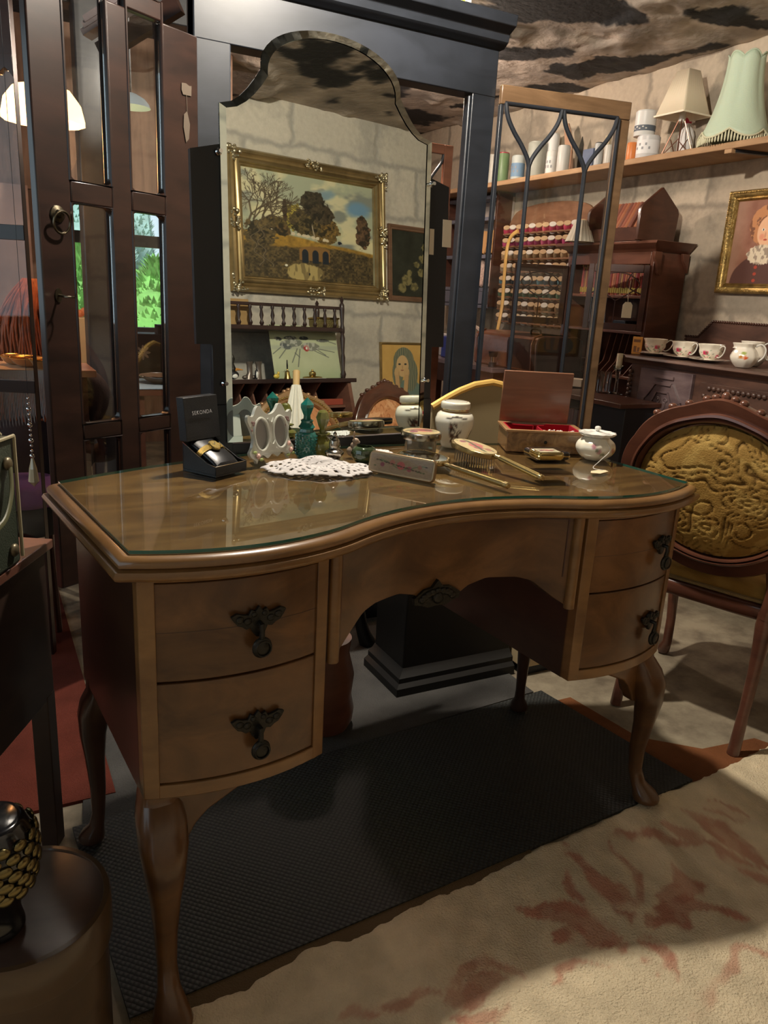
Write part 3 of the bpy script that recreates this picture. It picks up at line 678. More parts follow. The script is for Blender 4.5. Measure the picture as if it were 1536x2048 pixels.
# second glazed leaf at the far left
T2 = fr(*(dep(-120, 500, 2.02).xy), 0, math.radians(-26))
def q2(x, y): q = on_plane(x, y, T2); return q.x, q.z
xr = q2(62, 600)[0]; xp1 = q2(47, 400)[0]; xp0 = q2(12, 480)[0] - .07
zA, zB, zC, zD = q2(30, 143)[1], q2(30, 450)[1], q2(30, 480)[1], q2(50, 761)[1]; zE = q2(50, 785)[1]
LF = thing('glazed_door_leaf', 'dark glazed door leaf with tall panes at the far left edge', 'door', (T2.translation.x, T2.translation.y, 0))
mb = MB(T2)
mb.box(xp1, xr, -.012, .012, 0, 1.9); mb.box(0, xp0, -.012, .012, 0, 1.9)
for a, b in ((1.9, zA + .035), (zB, zC), (zD, zE), (.35, 0)): mb.box(xp0, xp1, -.012, .012, b, a)
mb.prism([(xp0, zA + .036), (xp1, zA + .036), (xp1, zA - .015), (xp1 - .012, zA), (xp1 - .02, zA + .006), (xp1 - .035, zA - .008), (xp0, zA - .012)], -.012, .012)
mb.build('door_frame', M_doorbrown, LF, bevel=.003)
mb = MB(T2)
for a, b in ((zA, zB), (zC, zD), (zE, .35)): mb.box(xp0, xp1, -.002, .001, b, a)
mb.build('glass_pane', M_pane, LF, smooth=False)
# narrow gothic leaf leaning farther back
T3 = fr(*(onY(868, 330, 3.6).xy), 0, 0)
def q3(x, y): q = on_plane(x, y, T3); return q.x, q.z
gx = q3(905, 300)[0]; gz = q3(890, 290)[1]
GL = thing('gothic_door_leaf', 'reddish glazed door leaf with curved bar standing behind the mirror board', 'door', (T3.translation.x, T3.translation.y, 0))
mb = MB(T3); mb.box(gx - .05, gx, -.01, .01, 0, gz); mb.box(-.40, gx - .05, -.01, .01, gz - .045, gz); mb.box(-.44, -.40, -.01, .01, 0, gz); mb.build('door_frame', M_red, GL, bevel=.003)
mb = MB(T3); w = gx - .05
for cx_, sg in ((w - .11, 1), (w - .11, -1), (w - .33, 1)):
    mb.tube(catmull([(cx_ + sg * .11 * s, 0, gz - .045 - .2 * (1 - t)) for s, t in ((0, 0), (.1, .15), (.5, .5), (.9, .8), (1, 1))], 4), .008, 8)
for cx_ in (w - .11, w - .33): mb.tube([(cx_, 0, .1), (cx_, 0, gz - .24)], .008, 8)
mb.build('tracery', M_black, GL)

# ================================================================ RIGHT WALL: SHELF AND ITS LOAD
def RX(x0, y0, x1, y1, X):
    a = onX(x0, (y0 + y1) / 2, X); b = onX(x1, (y0 + y1) / 2, X); c = onX((x0 + x1) / 2, y0, X); d = onX((x0 + x1) / 2, y1, X)
    return b.y, a.y, d.z, c.z          # ymin, ymax, zmin, zmax
SZ = 1.774; SX = 2.75
o = MB().box(SX, XW - .002, 1.7, 5.2, SZ - .026, SZ).build('wall_shelf', M_pine, bevel=.003); tag(o, 'long rough pine shelf board on the right block wall', 'shelf')
t = thing('shelf_bracket', 'black iron bracket with a wooden end under the pine shelf', 'bracket', (SX, 2.36, SZ - .026))
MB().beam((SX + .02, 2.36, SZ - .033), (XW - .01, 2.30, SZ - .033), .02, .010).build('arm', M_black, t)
MB().box(SX - .004, SX + .022, 2.355, 2.39, SZ - .043, SZ - .0265).build('wood_end', M_pine, t, bevel=.002)
def px_h(x, yb, yt, X):  # height of something standing on the shelf
    return onX(x, yt, X).z - onX(x, yb, X).z
# bell shaped green lampshade
q = onX(1462, 291, 2.85); t = thing('lampshade', 'large pale green bell lampshade with scalloped fringed hem on the pine shelf', 'lampshade', (2.852, q.y - .01, SZ))
M_green = plain('green_silk', (.50, .60, .46), .6, 0, bump=.2, bscale=150, sss=.1)
def scal(a, j, am=.0): return 0
H_ = onX(1478, 118, 2.85).z - SZ; rb = .142
prof = []
for i in range(19):
    s = i / 18; r = rb * (.50 + .50 * (1 - s) ** 2.0); prof.append((r, .02 + s * (H_ - .02)))
mb = MB(F(t)); vs = []; n = 72
rings = []
for r, z in prof:
    ring = []
    for k in range(n):
        a = 2 * PI * k / n; w = abs(math.cos(3 * a)); rr = r * (1 - .07 * (1 - w)); s = (z - .02) / (H_ - .02)
        dz = .03 * (1 - w) * (1 - s) ** 3 - .0 + (.02 * (w - .5) * s ** 6)
        ring.append((rr * math.cos(a), rr * math.sin(a), z + dz))
    rings.append(ring)
mb.loft(rings, cap=False); so_ = mb.build('shade', M_green, t, angle=60); md = so_.modifiers.new('s', 'SOLIDIFY'); md.thickness = .002
mb = MB(F(t))
hem = rings[0]; mb.tube([(x * 1.01, y * 1.01, z) for x, y, z in hem], .004, 6, closed=True)
for k in range(0, n): x, y, z = hem[k]; mb.ball((x * 1.0, y * 1.0, max(z * .5, .006)), (.004, .004, max(z * .5, .006)), 6, 4)
MB(F(t)).tube([(x, y, z) for x, y, z in rings[-1]], .003, 6, closed=True).build('top_trim', M_green, t)
mb.build('fringe', plain('cream_fringe', (.62, .60, .42), .8), t)
# table lamp on wire legs with pleated shade
q = onX(1350, 300, 2.86); ly = q.y; t = thing('table_lamp', 'small lamp with pleated cream square shade on crossed copper legs on the pine shelf', 'lamp', (2.875, ly, SZ))
zs = onX(1338, 237, 2.86).z - SZ; zt = onX(1340, 150, 2.86).z - SZ
mb = MB(F(t)); rings = []
for s in (0, 1):
    ring = []; hw = .082 if s == 0 else .035; z = zs if s == 0 else zt
    per = [(-1, -1), (1, -1), (1, 1), (-1, 1)]
    for e_ in range(4):
        a, b = per[e_], per[(e_ + 1) % 4]
        for i in range(16):
            u = i / 16; pl_ = 1 + (.03 if i % 2 else 0); ring.append(((a[0] + (b[0] - a[0]) * u) * hw * pl_, (a[1] + (b[1] - a[1]) * u) * hw * pl_, z))
    rings.append(ring)
mb.loft(rings, cap=False); sh = mb.build('pleated_shade', plain('pleated_cream', (.72, .62, .46), .7, sss=.1), t, angle=15); md = sh.modifiers.new('s', 'SOLIDIFY'); md.thickness = .002
mb = MB(F(t)); [mb.beam((a[0] * .085, a[1] * .085, zs), (b[0] * .085, b[1] * .085, zs), .006, .007) for a, b in zip(per, per[1:] + per[:1])]; mb.build('shade_band', plain('cream_band', (.8, .72, .56), .6), t)
mb = MB(F(t)); M_copper = plain('copper_rod', (.40, .2, .14), .3, 1)
for k in range(4):
    a = PI / 4 + k * PI / 2; c, s = math.cos(a), math.sin(a)
    mb.tube([(.07 * c, .07 * s, .003), (.012 * c, .012 * s, zs * .92)], .0028, 6); mb.tube([(.07 * c, .07 * s, .003), (-.03 * s * 1.2, .03 * c * 1.2, zs * .45)], .0022, 6)
mb.build('wire_legs', M_copper, t)
MB(F(t)).lathe([(.012, zs * .88), (.014, zs * .9), (.014, zs * 1.1), (.0, zs * 1.1)], 12).build('bulb_holder', M_whiteglaze, t)
# pink shade at the edge
q = onX(1575, 250, 2.87); o = MB().lathe([(.085, 0), (.075, .04), (.055, .10), (.045, .15)], 32, T=fr(2.885, q.y - .03, SZ + .001)).build('lampshade', plain('pink_shade', (.62, .47, .38), .7)); md = o.modifiers.new('s', 'SOLIDIFY'); md.thickness = .002
tag(o, 'small pinkish shade at the right edge of the pine shelf beside the green one', 'lampshade')
# tins, tubs and bottles
M_label = plain('grey_label', (.30, .31, .33), .6)
def tin(x0, x1, yb, yt, X, col, label, cat='tin', name='paint_tin', band=None, z0=SZ, lid=None, neck=False, group=None, rough=.4):
    a = onX(x0, (yb + yt) / 2, X); b = onX(x1, (yb + yt) / 2, X); d = (b - a); r = abs(d.dot(V((CR.x, CR.y, 0)).normalized())) / 2 * 1.0
    r = abs(x1 - x0) / 2 * ((a + b) / 2 - CAMP).dot(CF) / FOC * .96; c = (a + b) / 2; hgt = onX((x0 + x1) / 2, yt, X).z - z0
    t = thing(name, label, cat, (c.x, c.y, z0 + .0005), 0, group)
    mb = MB(F(t))
    if neck: mb.lathe([(r * .9, 0), (r, hgt * .04), (r, hgt * .6), (r * .8, hgt * .72), (r * .35, hgt * .82), (r * .32, hgt * .9)], 20)
    else: mb.lathe([(r * .97, 0), (r, hgt * .02), (r, hgt * .94), (r * .96, hgt * .96), (r * .9, hgt * .96)], 24)
    mb.build('body', plain(name + '_c', col, rough), t)
    mb = MB(F(t)); 
    if neck: mb.lathe([(r * .38, hgt * .88), (r * .38, hgt), (0, hgt)], 14)
    else: mb.lathe([(r * .92, hgt * .955), (r * .92, hgt * .985), (r * .8, hgt), (0, hgt)], 20)
    mb.build('lid', plain(name + '_l', lid or col, .4), t)
    if band:
        mb = MB(F(t)); mb.lathe([(r * 1.004, hgt * band[0]), (r * 1.004, hgt * band[1])], 24); mb.build('label_band', plain(name + '_b', band[2], .6), t)
        mb = MB(F(t)); zc = hgt * (band[0] + band[1]) / 2; hh = hgt * (band[1] - band[0])
        for i in range(7):
            a_ = PI + .9 - i * .3; zz = zc + hh * .18 * (1 if i % 2 else -.6)
            mb.box(-.004, .004, -.001, .001, -hh * .09, hh * .09, T=fr(r * 1.008 * math.cos(a_), r * 1.008 * math.sin(a_), zz, a_ + PI / 2))
        mb.build('print', M_label if sum(band[2]) > .8 else M_whiteglaze, t)
    return t, hgt
W_ = (.62, .60, .56)
tin(1253, 1274, 318, 286, 2.84, (.62, .20, .05), 'small orange tub on the pine shelf in front of the door edge', 'tub', 'plastic_tub')
t_, hh_ = tin(1273, 1320, 314, 273, 2.88, (.60, .60, .60), 'white paint tin on the shelf with another tin stacked on it', band=(.3, .8, (.75, .75, .75)))
tin(1270, 1313, 272, 223, 2.88, (.66, .66, .64), 'white labelled paint tin stacked on top of another tin', band=(.18, .4, (.10, .12, .15)), z0=SZ + .001 + hh_)
tin(1357, 1390, 300, 238, 2.965, (.72, .71, .70), 'white plastic bottle with red cap behind the cream lamp', 'bottle', 'plastic_bottle', lid=(.5, .03, .06), neck=True)
tin(976, 994, 368, 310, 2.86, (.55, .56, .50), 'pale jar at the left end of the pine shelf beside the green bottle', 'jar', 'jar')
tin(993, 1018, 366, 306, 2.86, (.16, .26, .12), 'green bottle with red cap on the pine shelf seen through the tracery', 'bottle', 'plastic_bottle', lid=(.4, .02, .05), neck=False)
tin(1022, 1050, 360, 312, 2.86, (.50, .54, .52), 'blue labelled white tin behind the left tracery bar', band=(.2, .7, (.18, .3, .45)))
tin(1054, 1092, 352, 285, 2.86, (.36, .37, .32), 'tall grey green plastic bottle on the pine shelf', 'bottle', 'plastic_bottle', neck=False)
tin(1092, 1114, 345, 302, 2.86, (.66, .65, .62), 'small white tin with grey lettering on the pine shelf', band=(.15, .75, (.7, .7, .68)))
tin(1095, 1120, 300, 268, 2.93, (.62, .63, .62), 'white tub standing behind the lettered small tin', 'tub', 'plastic_tub', z0=SZ)
tin(1114, 1140, 342, 292, 2.86, (.55, .55, .52), 'white spray can to the left of the blue boxed packet', 'can', 'spray_can')
o = MB().box(2.83, 2.90, *RX(1165, 335, 1185, 290, 2.83)[:2], SZ + .001, SZ + .10).build('packet', plain('blue_packet', (.10, .13, .22), .5), bevel=.001); tag(o, 'dark blue and white packet on the pine shelf', 'packet')
tin(1188, 1206, 332, 286, 2.86, (.45, .46, .46), 'grey spray can with dark cap to the right of the blue packet', 'can', 'spray_can', lid=(.03, .03, .035))
tin(1208, 1228, 328, 290, 2.86, (.55, .53, .48), 'pale spray can next to the door stile on the shelf', 'can', 'spray_can', lid=(.4, .35, .25))
# hand tools leaning on the wall
q = onX(1140, 330, 2.95); t = thing('handsaw', 'wood handled saw leaning on the wall behind the bottles', 'saw', (2.93, q.y, SZ))
mb = MB(F(t)); mb.prism([(-.05, .002), (.0, .002), (.06, .25), (.03, .28), (-.01, .2)], .0, .012, axis='x'); mb.build('wood_handle', plain('worn_handle', (.42, .24, .15), .6), t, bevel=.004)
mb = MB(F(t)); mb.prism([(-.09, .02), (-.055, .01), (-.06, .16), (-.075, .2), (-.09, .16)], .02, .024, axis='x'); mb.build('blade', M_darkmetal, t)
q = onX(1225, 300, 2.93); t = thing('paint_brush', 'brass and bristle brush standing up behind the tins', 'brush', (2.93, q.y, SZ))
mb = MB(F(t)); mb.tube([(0, 0, .002), (0, .03, .12)], .005, 8); mb.build('handle', M_gold, t); mb = MB(F(t)); mb.prism([(.022, .12), (.045, .12), (.05, .17), (.012, .17)], -.012, .0, axis='x'); mb.build('bristles', plain('bristles', (.5, .42, .28), .8), t)

# portrait of a child in a gilt frame (generic picture)
def frame_moulding(mb, w, h, fw_, prof):
    # prof: list of (inset, depth) going from outer edge to inner edge; rectangle in local x,z ; y towards viewer = -y
    R_ = []
    for ins, d in prof: R_.append([(ins, -d, ins), (w - ins, -d, ins), (w - ins, -d, h - ins), (ins, -d, h - ins)])
    mb.loft(R_, cap=False)
M_gilt = plain('gilt_frame', (.50, .34, .12), .35, .85, bump=.6, bscale=90, var=.5, vscale=30)
def portrait(u, v):
    n = fbm(u * 6, v * 8, 4); S = u.shape
    c = np.zeros(S + (3,)) + np.array([.55, .36, .28]) + (n - .5)[..., None] * .15
    c = lerp(c, (.62, .50, .42), sm(.35, 0, u) * .6)
    ell = lambda cx, cy, rx, ry: 1 - np.sqrt(((u - cx) / rx) ** 2 + ((v - cy) / ry) ** 2)
    c = lerp(c, (.33, .20, .17), sm(0, .05, ell(.6, .0, .55, .36) + .04 * (n - .5)))
    hair = ell(.58, .70, .30, .24) + .10 * (fbm(u * 16, v * 16, 3) - .5); c = lerp(c, (.74, .50, .32), sm(0, .04, hair)); c = lerp(c, (.46, .28, .18), sm(0, .04, hair) * sm(.52, .6, fbm(u * 14 + 4, v * 18, 3)))
    face = ell(.62, .62, .18, .19); c = lerp(c, (.90, .70, .55), sm(0, .08, face)); c = lerp(c, (.86, .48, .38), sm(0, .5, ell(.54, .56, .06, .05)) * .5)
    for ex in (.55, .68): c = lerp(c, (.95, .9, .85), sm(0, .2, ell(ex, .645, .032, .018))); c = lerp(c, (.2, .15, .13), sm(0, .4, ell(ex, .645, .015, .016)))
    c = lerp(c, (.80, .55, .42), sm(0, .5, ell(.60, .58, .02, .05)) * .8); c = lerp(c, (.72, .28, .22), sm(0, .3, ell(.61, .525, .04, .013)))
    ruf = ell(.58, .35, .27, .12) + .12 * (fbm(u * 20, v * 20, 2) - .5) + .05 * np.sin(np.arctan2(v - .38, u - .58) * 22)
    c = lerp(c, (.86, .80, .70), sm(0, .05, ruf)); c = lerp(c, (.62, .55, .48), sm(0, .05, ruf) * sm(.5, .62, fbm(u * 26, v * 22, 2)))
    for cy in (.2, .12, .04): c = lerp(c, (.66, .24, .16), sm(0, .2, ell(.52, cy, .035, .022)))
    return c
a = onX(1462, 385, XW); b = onX(1440, 587, XW); zt_, zb_ = onX(1500, 381, XW).z, onX(1500, 588, XW).z
yl = (a.y + b.y) / 2; Wp, Hp = .35, zt_ - zb_
t = thing('portrait_painting', 'gilt framed portrait of a curly haired child in a white ruff on the block wall', 'painting', (XW - .001, yl, zb_), -PI / 2)
mb = MB(F(t)); frame_moulding(mb, Wp, Hp, .04, [(0, 0), (0, .02), (.006, .028), (.014, .026), (.022, .022), (.03, .012), (.034, .012), (.036, .016), (.042, .010), (.044, .004)])
for i in range(46):
    for j in (0, 1):
        mb.ball((.008 + (Wp - .016) * i / 45, -.028, .010 if j else Hp - .010), (.004, .003, .004), 6, 4)
for i in range(54):
    for j in (0, 1): mb.ball((.010 if j else Wp - .010, -.028, .008 + (Hp - .016) * i / 53), (.004, .003, .004), 6, 4)
mb.build('frame', M_gilt, t)
M_oil = vcol('oil_paint', .55, bump=.15, bscale=400)
grid('canvas', F(t) @ fr(.042, -.006, .042, rx=PI / 2), Wp - .084, Hp - .084, 140, 170, portrait, M_oil, t)

# ================================================================ SIDEBOARD
FX = 2.53; ST = .915; y0s, y1s = 1.25, 2.565
M_oakpur = wood('purple_oak', (.085, .055, .06), (.19, .135, .135), (5, 5, 22), .38, .4)  # purplish daylight on the sideboard front is put into this oak's colour
t = thing('sideboard', 'dark oak sideboard with beaded panels and upstand carrying the tea set', 'sideboard', (FX, y0s, 0)); SB = t
mb = MB(); mb.box(FX + .03, XW - .02, y0s + .02, y1s - .02, .12, ST - .03); mb.build('body', M_oak, t, bevel=.003)
mb = MB(); mb.prism([(FX - .01, ST - .012), (FX - .004, ST), (XW - .005, ST), (XW - .005, ST - .03), (FX + .015, ST - .03), (FX + .01, ST - .022)], y0s, y1s + .01, axis='y') if False else mb.loft([[(FX - .012, y, ST - .012), (FX - .006, y, ST), (XW - .005, y, ST), (XW - .005, y, ST - .034), (FX + .018, y, ST - .034), (FX + .008, y, ST - .02)] for y in (y0s, y1s + .012)])
mb.build('top', M_oak, t, bevel=.002)
# left door
yd0, yd1 = 2.19, 2.47
mb = MB(); mb.box(FX + .012, FX + .03, yd0, yd1, .16, ST - .045); d = mb.build('door', M_oakpur, t, bevel=.002)
mb = MB()
yc = (yd0 + yd1) / 2; X = FX + .010
def ln(P, w=.012, dd=.012): [mb.beam((X, a[0], a[1]), (X, b[0], b[1]), dd, w, up=(0, 0, 1)) if abs(a[1] - b[1]) < 1e-4 else mb.beam((X, a[0], a[1]), (X, b[0], b[1]), w, dd, up=(1, 0, 0)) for a, b in zip(P, P[1:])]
ln([(yc + .06, .842), (yc - .05, .842)]); ln([(yc + .10, .2), (yc + .10, .745), (yc + .08, .765), (yc + .045, .815), (yc - .045, .815), (yc - .08, .765), (yc - .10, .745), (yc - .10, .2)])
ln([(yc + .065, .2), (yc + .065, .71), (yc + .03, .78), (yc - .03, .78), (yc - .065, .71), (yc - .065, .2)], .006)
for sg in (-1, 1):
    mb.tube([(X, yc + sg * (.018 + .012 * math.cos(a) * (1 - a / 12)), .745 + .014 * math.sin(a) * (1 - a / 12)) for a in [i * .5 for i in range(18)]], .003, 6)
    mb.tube([(X, yc + sg * .008, .70), (X, yc + sg * .02, .72), (X, yc + sg * .022, .745)], .003, 6)
mb.build('raised_panel', M_oakpur, d)
def beads(P, r=.0065):
    mb = MB()
    for a, b in zip(P, P[1:]):
        a, b = V(a), V(b); n = max(1, int((b - a).length / (r * 2.05)))
        for i in range(n): c = a + (b - a) * (i / n); mb.ball(c, r, 8, 6)
    return mb
beads([(FX + .02, 2.535, .14), (FX + .02, 2.535, ST - .05)], .0095).build('beading', M_oak, t)
beads([(FX + .02, 2.20, .14), (FX + .02, 2.20, .42)], .0075)
for (a, b) in ((1.80, 2.13), (1.42, 1.75)):
    mb = MB(); mb.box(FX + .014, FX + .03, a - .02, b + .02, .70, .845); dr = mb.build('drawer', M_oak, t, bevel=.002)
    bd_ = beads([(FX + .012, b - .01, .71), (FX + .012, b - .01, .795), (FX + .012, b - .03, .826), (FX + .012, a + .03, .826), (FX + .012, a + .01, .795), (FX + .012, a + .01, .71)], .0105).build('beading', M_oak, dr)
mb = MB(); mb.box(FX + .014, FX + .03, 1.40, 2.15, .16, .67); mb.build('door', M_oak, t, bevel=.002)
P = [(onX(1375, 690, 2.98).y, ST), (onX(1375, 672, 2.98).y, onX(1375, 672, 2.98).z), (onX(1400, 670, 2.98).y, onX(1375, 672, 2.98).z + .002), (onX(1430, 643, 2.98).y, onX(1430, 643, 2.98).z), (y0s + .1, onX(1430, 643, 2.98).z), (y0s + .1, ST)]
mb = MB(); mb.prism(P, XW - .03, XW - .008, axis='x'); up_ = mb.build('upstand', M_oak, t)
beads([(XW - .032, y, z) for y, z in P[0:5]], .006).build('beading', M_reddark, up_)
# tea things
def cup_c(x, y, z):
    a = np.arctan2(y, x) ; c = np.zeros((len(x), 3)) + np.array([.93, .90, .83])
    k = sm(.62, .70, np.cos(a * 5) * .5 + .5) * sm(.012, .018, z) * sm(.045, .036, z)
    n = fbm(a * 3 + 5, z * 90, 2)
    c = lerp(c, (.80, .20, .36), k * sm(.4, .5, n)); c = lerp(c, (.36, .48, .34), sm(.5, .7, np.sin(a * 10 + z * 200)) * sm(.5, .6, fbm(a * 8, z * 200, 2)) * sm(.01, .016, z) * sm(.05, .04, z))
    return c
M_china = vcol('painted_china', .12, coat=.6)
def dense_lathe(mb, prof, seg, T, rip=None):
    P = catmull([(r, z, 0) for r, z in prof], 5); mb.lathe([(max(p[0], 0), p[1]) for p in P], seg, T=T, rip=rip)
def cup(px, py, ang, label, X=2.64):
    q = onX(px, py, 2.665); t = thing('teacup', label, 'cup', (q.x, q.y, ST + .0055), ang)
    mb = MB(F(t)); dense_lathe(mb, [(.020, 0), (.025, .002), (.022, .008), (.035, .018), (.043, .034), (.044, .050), (.050, .066), (.048, .0665), (.042, .050), (.040, .034), (.031, .020), (.0, .012)], 48, Matrix(), rip=lambda a, j: .03 * math.cos(8 * a) * (1 if 12 < j < 34 else 0))
    b = mb.build('cup_body', M_china, t, angle=80); recolor(b, cup_c)
    mb = MB(F(t)); mb.tube(catmull([(.042, 0, .050), (.058, 0, .064), (.072, 0, .060), (.070, 0, .042), (.060, 0, .026), (.046, 0, .018), (.036, 0, .020)], 4), [.0025] * 25, 8); mb.build('handle', M_whiteglaze, t)
    return t
def saucer(q, label):
    mb = MB(fr(q.x, q.y, ST + .001)); dense_lathe(mb, [(.02, 0), (.03, .001), (.05, .005), (.078, .011), (.077, .0125), (.05, .0065), (.03, .003), (0, .0025)], 40, Matrix(), rip=lambda a, j: .02 * math.cos(12 * a))
    o = mb.build('saucer', M_china, angle=80); recolor(o, lambda x, y, z: lerp(np.zeros((len(x), 3)) + np.array([.93, .9, .84]), (.85, .6, .55), .35 * sm(.055, .06, np.hypot(x - q.x, y - q.y)) * sm(.5, .6, fbm(x * 150, y * 150, 2)))); tag(o, label, 'saucer', None); return o
for i, (px, py, ang, lb) in enumerate(((1308, 707, -.9, 'leftmost floral teacup with its handle turned towards us on the sideboard'), (1366, 709, -2.0 + .35, 'pink rose teacup, second from the left on the sideboard'), (1420, 711, -1.65, 'pink rose teacup next to the fruit painted jug'))):
    c_ = cup(px, py, ang, lb); q = c_.location; saucer(q, 'white saucer under the ' + ('leftmost floral teacup', 'second teacup from the left', 'teacup next to the fruit painted jug')[i])
def jug(px, py, JX, s, ang, label, fruit, name='cream_jug', cat='jug'):
    q = onX(px, py, JX); t = thing(name, label, cat, (q.x, q.y, ST + .001), ang)
    T = F(t); mb = MB(T); dense_lathe(mb, [(.020 * s, 0), (.026 * s, .003 * s), (.040 * s, .020 * s), (.044 * s, .036 * s), (.036 * s, .055 * s), (.028 * s, .066 * s), (.031 * s, .078 * s), (.029 * s, .078 * s), (.025 * s, .066 * s), (.03 * s, .05 * s), (0, .01 * s)], 48, Matrix(), rip=lambda a, j: .02 * math.cos(10 * a) + (.35 * max(0, math.cos(a - PI)) ** 6 if 22 < j < 42 else 0))
    b = mb.build('jug_body', M_china, t, angle=80)
    def col(x, y, z):
        c = np.zeros((len(x), 3)) + np.array([.93, .90, .84]); a = np.arctan2(y, x)
        for k, (aa, zz) in enumerate(((1.45, .034), (1.75, .032), (1.25, .042), (-1.6, .036), (-1.3, .034))):
            d = np.hypot((np.angle(np.exp(1j * (a - aa)))) * .04 * s, z - zz * s); c = lerp(c, fruit[k % 2], sm(.0065 * s, .005 * s, d))
        for aa in (1.5, 1.6, -1.45):
            d = np.hypot((np.angle(np.exp(1j * (a - aa)))) * .04 * s * .6, z - .048 * s); c = lerp(c, (.55, .62, .2), sm(.006 * s, .004 * s, d) * .8)
        return c
    recolor(b, col)
    mb = MB(T); mb.tube(catmull([(.030 * s, 0, .070 * s), (.048 * s, 0, .078 * s), (.062 * s, 0, .062 * s), (.058 * s, 0, .038 * s), (.042 * s, 0, .022 * s)], 5), .0032, 8); mb.build('handle', M_whiteglaze, t)
jug(1487, 722, 2.60, 1.15, -1.1, 'white jug painted with orange fruit standing at the sideboard front edge', ((.86, .36, .12), (.78, .5, .1)))
jug(1505, 711, 2.74, 1.2, -1.1, 'ribbed white jug with pink flowers behind the fruit painted jug', ((.8, .25, .35), (.75, .4, .45)))
jug(1566, 713, 2.74, 1.2, -1.1, 'pink flowered teapot shaped pot at the right edge of the sideboard', ((.8, .3, .4), (.75, .4, .45)), 'teapot', 'teapot')

# ================================================================ BUREAU BOOKCASE
BX = 2.78; by0 = onX(1297, 600, BX).y; by1 = onX(1128, 600, BX).y; BZ = onX(1322, 480, BX - .03).z
t = thing('bureau_bookcase', 'tall mahogany bureau bookcase with two open tracery doors against the wall', 'bookcase', (BX, by0, 0)); BB = t
mb = MB(); mb.box(BX, XW - .01, by0, by0 + .02, .62, BZ - .04); mb.build('side_panel', M_red, t, bevel=.002)
mb = MB(); mb.box(BX, XW - .01, by1 - .02, by1, .62, BZ - .04); mb.build('side_panel', M_red, t, bevel=.002)
mb = MB(); mb.box(XW - .03, XW - .012, by0 + .02, by1 - .02, .62, BZ - .04); mb.build('back_panel', M_reddark, t)
mb = MB(); mb.loft([[(BX - .05, y0, BZ), (XW - .01, y0, BZ), (XW - .01, y0 + yy, BZ - .045), (BX - .002, y0 + yy, BZ - .045), (BX - .012, y0 + yy * .8, BZ - .03), (BX - .035, y0 + yy * .4, BZ - .022), (BX - .05, y0, BZ - .012)] for y0, yy in ((by0 - .05, .045), (by1 + .05, -.045))]); mb.build('cornice', M_red, t, bevel=.002)
zsh1 = onX(1215, 590, BX + .1).z; zsh2 = onX(1200, 657, BX + .02).z; zpb = onX(1200, 745, BX + .02).z
for z in (zsh1, zsh2, zpb): MB().box(BX + .01, XW - .03, by0 + .02, by1 - .02, z - .014, z).build('shelf', M_red, t, bevel=.002)
MB().box(BX - .002, BX + .018, by0 + .02, by1 - .02, BZ - .10, BZ - .045).build('top_rail', M_red, t, bevel=.002)
ydv = [by1 - .02 - (by1 - by0 - .04) * f_ for f_ in (.22, .42, .50, .58, .66, .80)]
for y in ydv: MB().loft([[(BX + .03, y - .003, zpb), (XW - .05, y - .003, zpb), (XW - .05, y - .003, zsh2 - .015), (BX + .12, y - .003, zsh2 - .015), (BX + .09, y - .003, zpb + .06)], [(BX + .03, y + .003, zpb), (XW - .05, y + .003, zpb), (XW - .05, y + .003, zsh2 - .015), (BX + .12, y + .003, zsh2 - .015), (BX + .09, y + .003, zpb + .06)]]).build('divider', M_red, t, bevel=.001)
mb = MB(); mb.box(BX + .02, BX + .12, ydv[0] + .006, by1 - .03, zpb + .002, zpb + .055); dw = mb.build('small_drawer', M_red, t, bevel=.002)
MB().ball((BX + .014, (ydv[0] + by1 - .03) / 2, zpb + .03), .008, 10, 8).build('knob', M_brass, dw)
for y in (by0 + .0, by1 - .0):
    sg = 1 if y == by0 else -1
mb = MB(); mb.prism([(BX + .03 - .05, BZ - .045), (BX + .03, BZ - .045), (BX + .03, BZ - .15), (BX + .015, BZ - .14), (BX + .005, BZ - .10), (BX - .015, BZ - .075)], by0 - .018, by0 - .002); mb.prism([(XW - .06, BZ - .045), (XW - .015, BZ - .045), (XW - .015, BZ - .13), (XW - .03, BZ - .10), (XW - .05, BZ - .08)], by0 - .018, by0 - .002); mb.build('corbel', M_red, t, bevel=.002)
mb = MB(); mb.box(BX - .16, XW - .012, by0, by1, .10, .60); mb.build('lower_chest', M_reddark, t, bevel=.003)
# doors
def bdoor(T, w, z0, z1, lab):
    mb = MB(T); s = .026
    mb.box(0, s, -.008, .008, z0, z1); mb.box(w - s, w, -.008, .008, z0, z1); mb.box(s, w - s, -.008, .008, z0, z0 + s * 1.2); mb.box(s, w - s, -.008, .008, z1 - s * 1.4, z1)
    d = mb.build('door', M_reddark, BB, bevel=.002, label=lab)
    mb = MB(T); a, b = s, w - s; m_ = (a + b) / 2; top = z1 - s * 1.4; k = (b - a) / 2
    mb.tube([(m_, 0, z0 + s), (m_, 0, z0 + (z1 - z0) * .45)], .003, 6)
    for sg in (-1, 1):
        mb.tube(catmull([(m_, 0, z0 + (z1 - z0) * .45), (m_ + sg * k * .5, 0, z0 + (z1 - z0) * .56), (m_ + sg * k * .9, 0, z0 + (z1 - z0) * .7), (m_ + sg * k * .5, 0, z0 + (z1 - z0) * .84), (m_, 0, top)], 5), .003, 6)
        mb.tube(catmull([(m_ + sg * k, 0, z0 + (z1 - z0) * .56), (m_ + sg * k * .4, 0, z0 + (z1 - z0) * .68), (m_ + sg * k * .55, 0, top)], 5), .003, 6)
    mb.build('tracery', M_reddark, d)
    MB(T).box(a, b, -.001, .001, z0 + s, top).build('glass_pane', M_pane, d, smooth=False)
zd0, zd1 = zsh2 + .004, BZ - .105
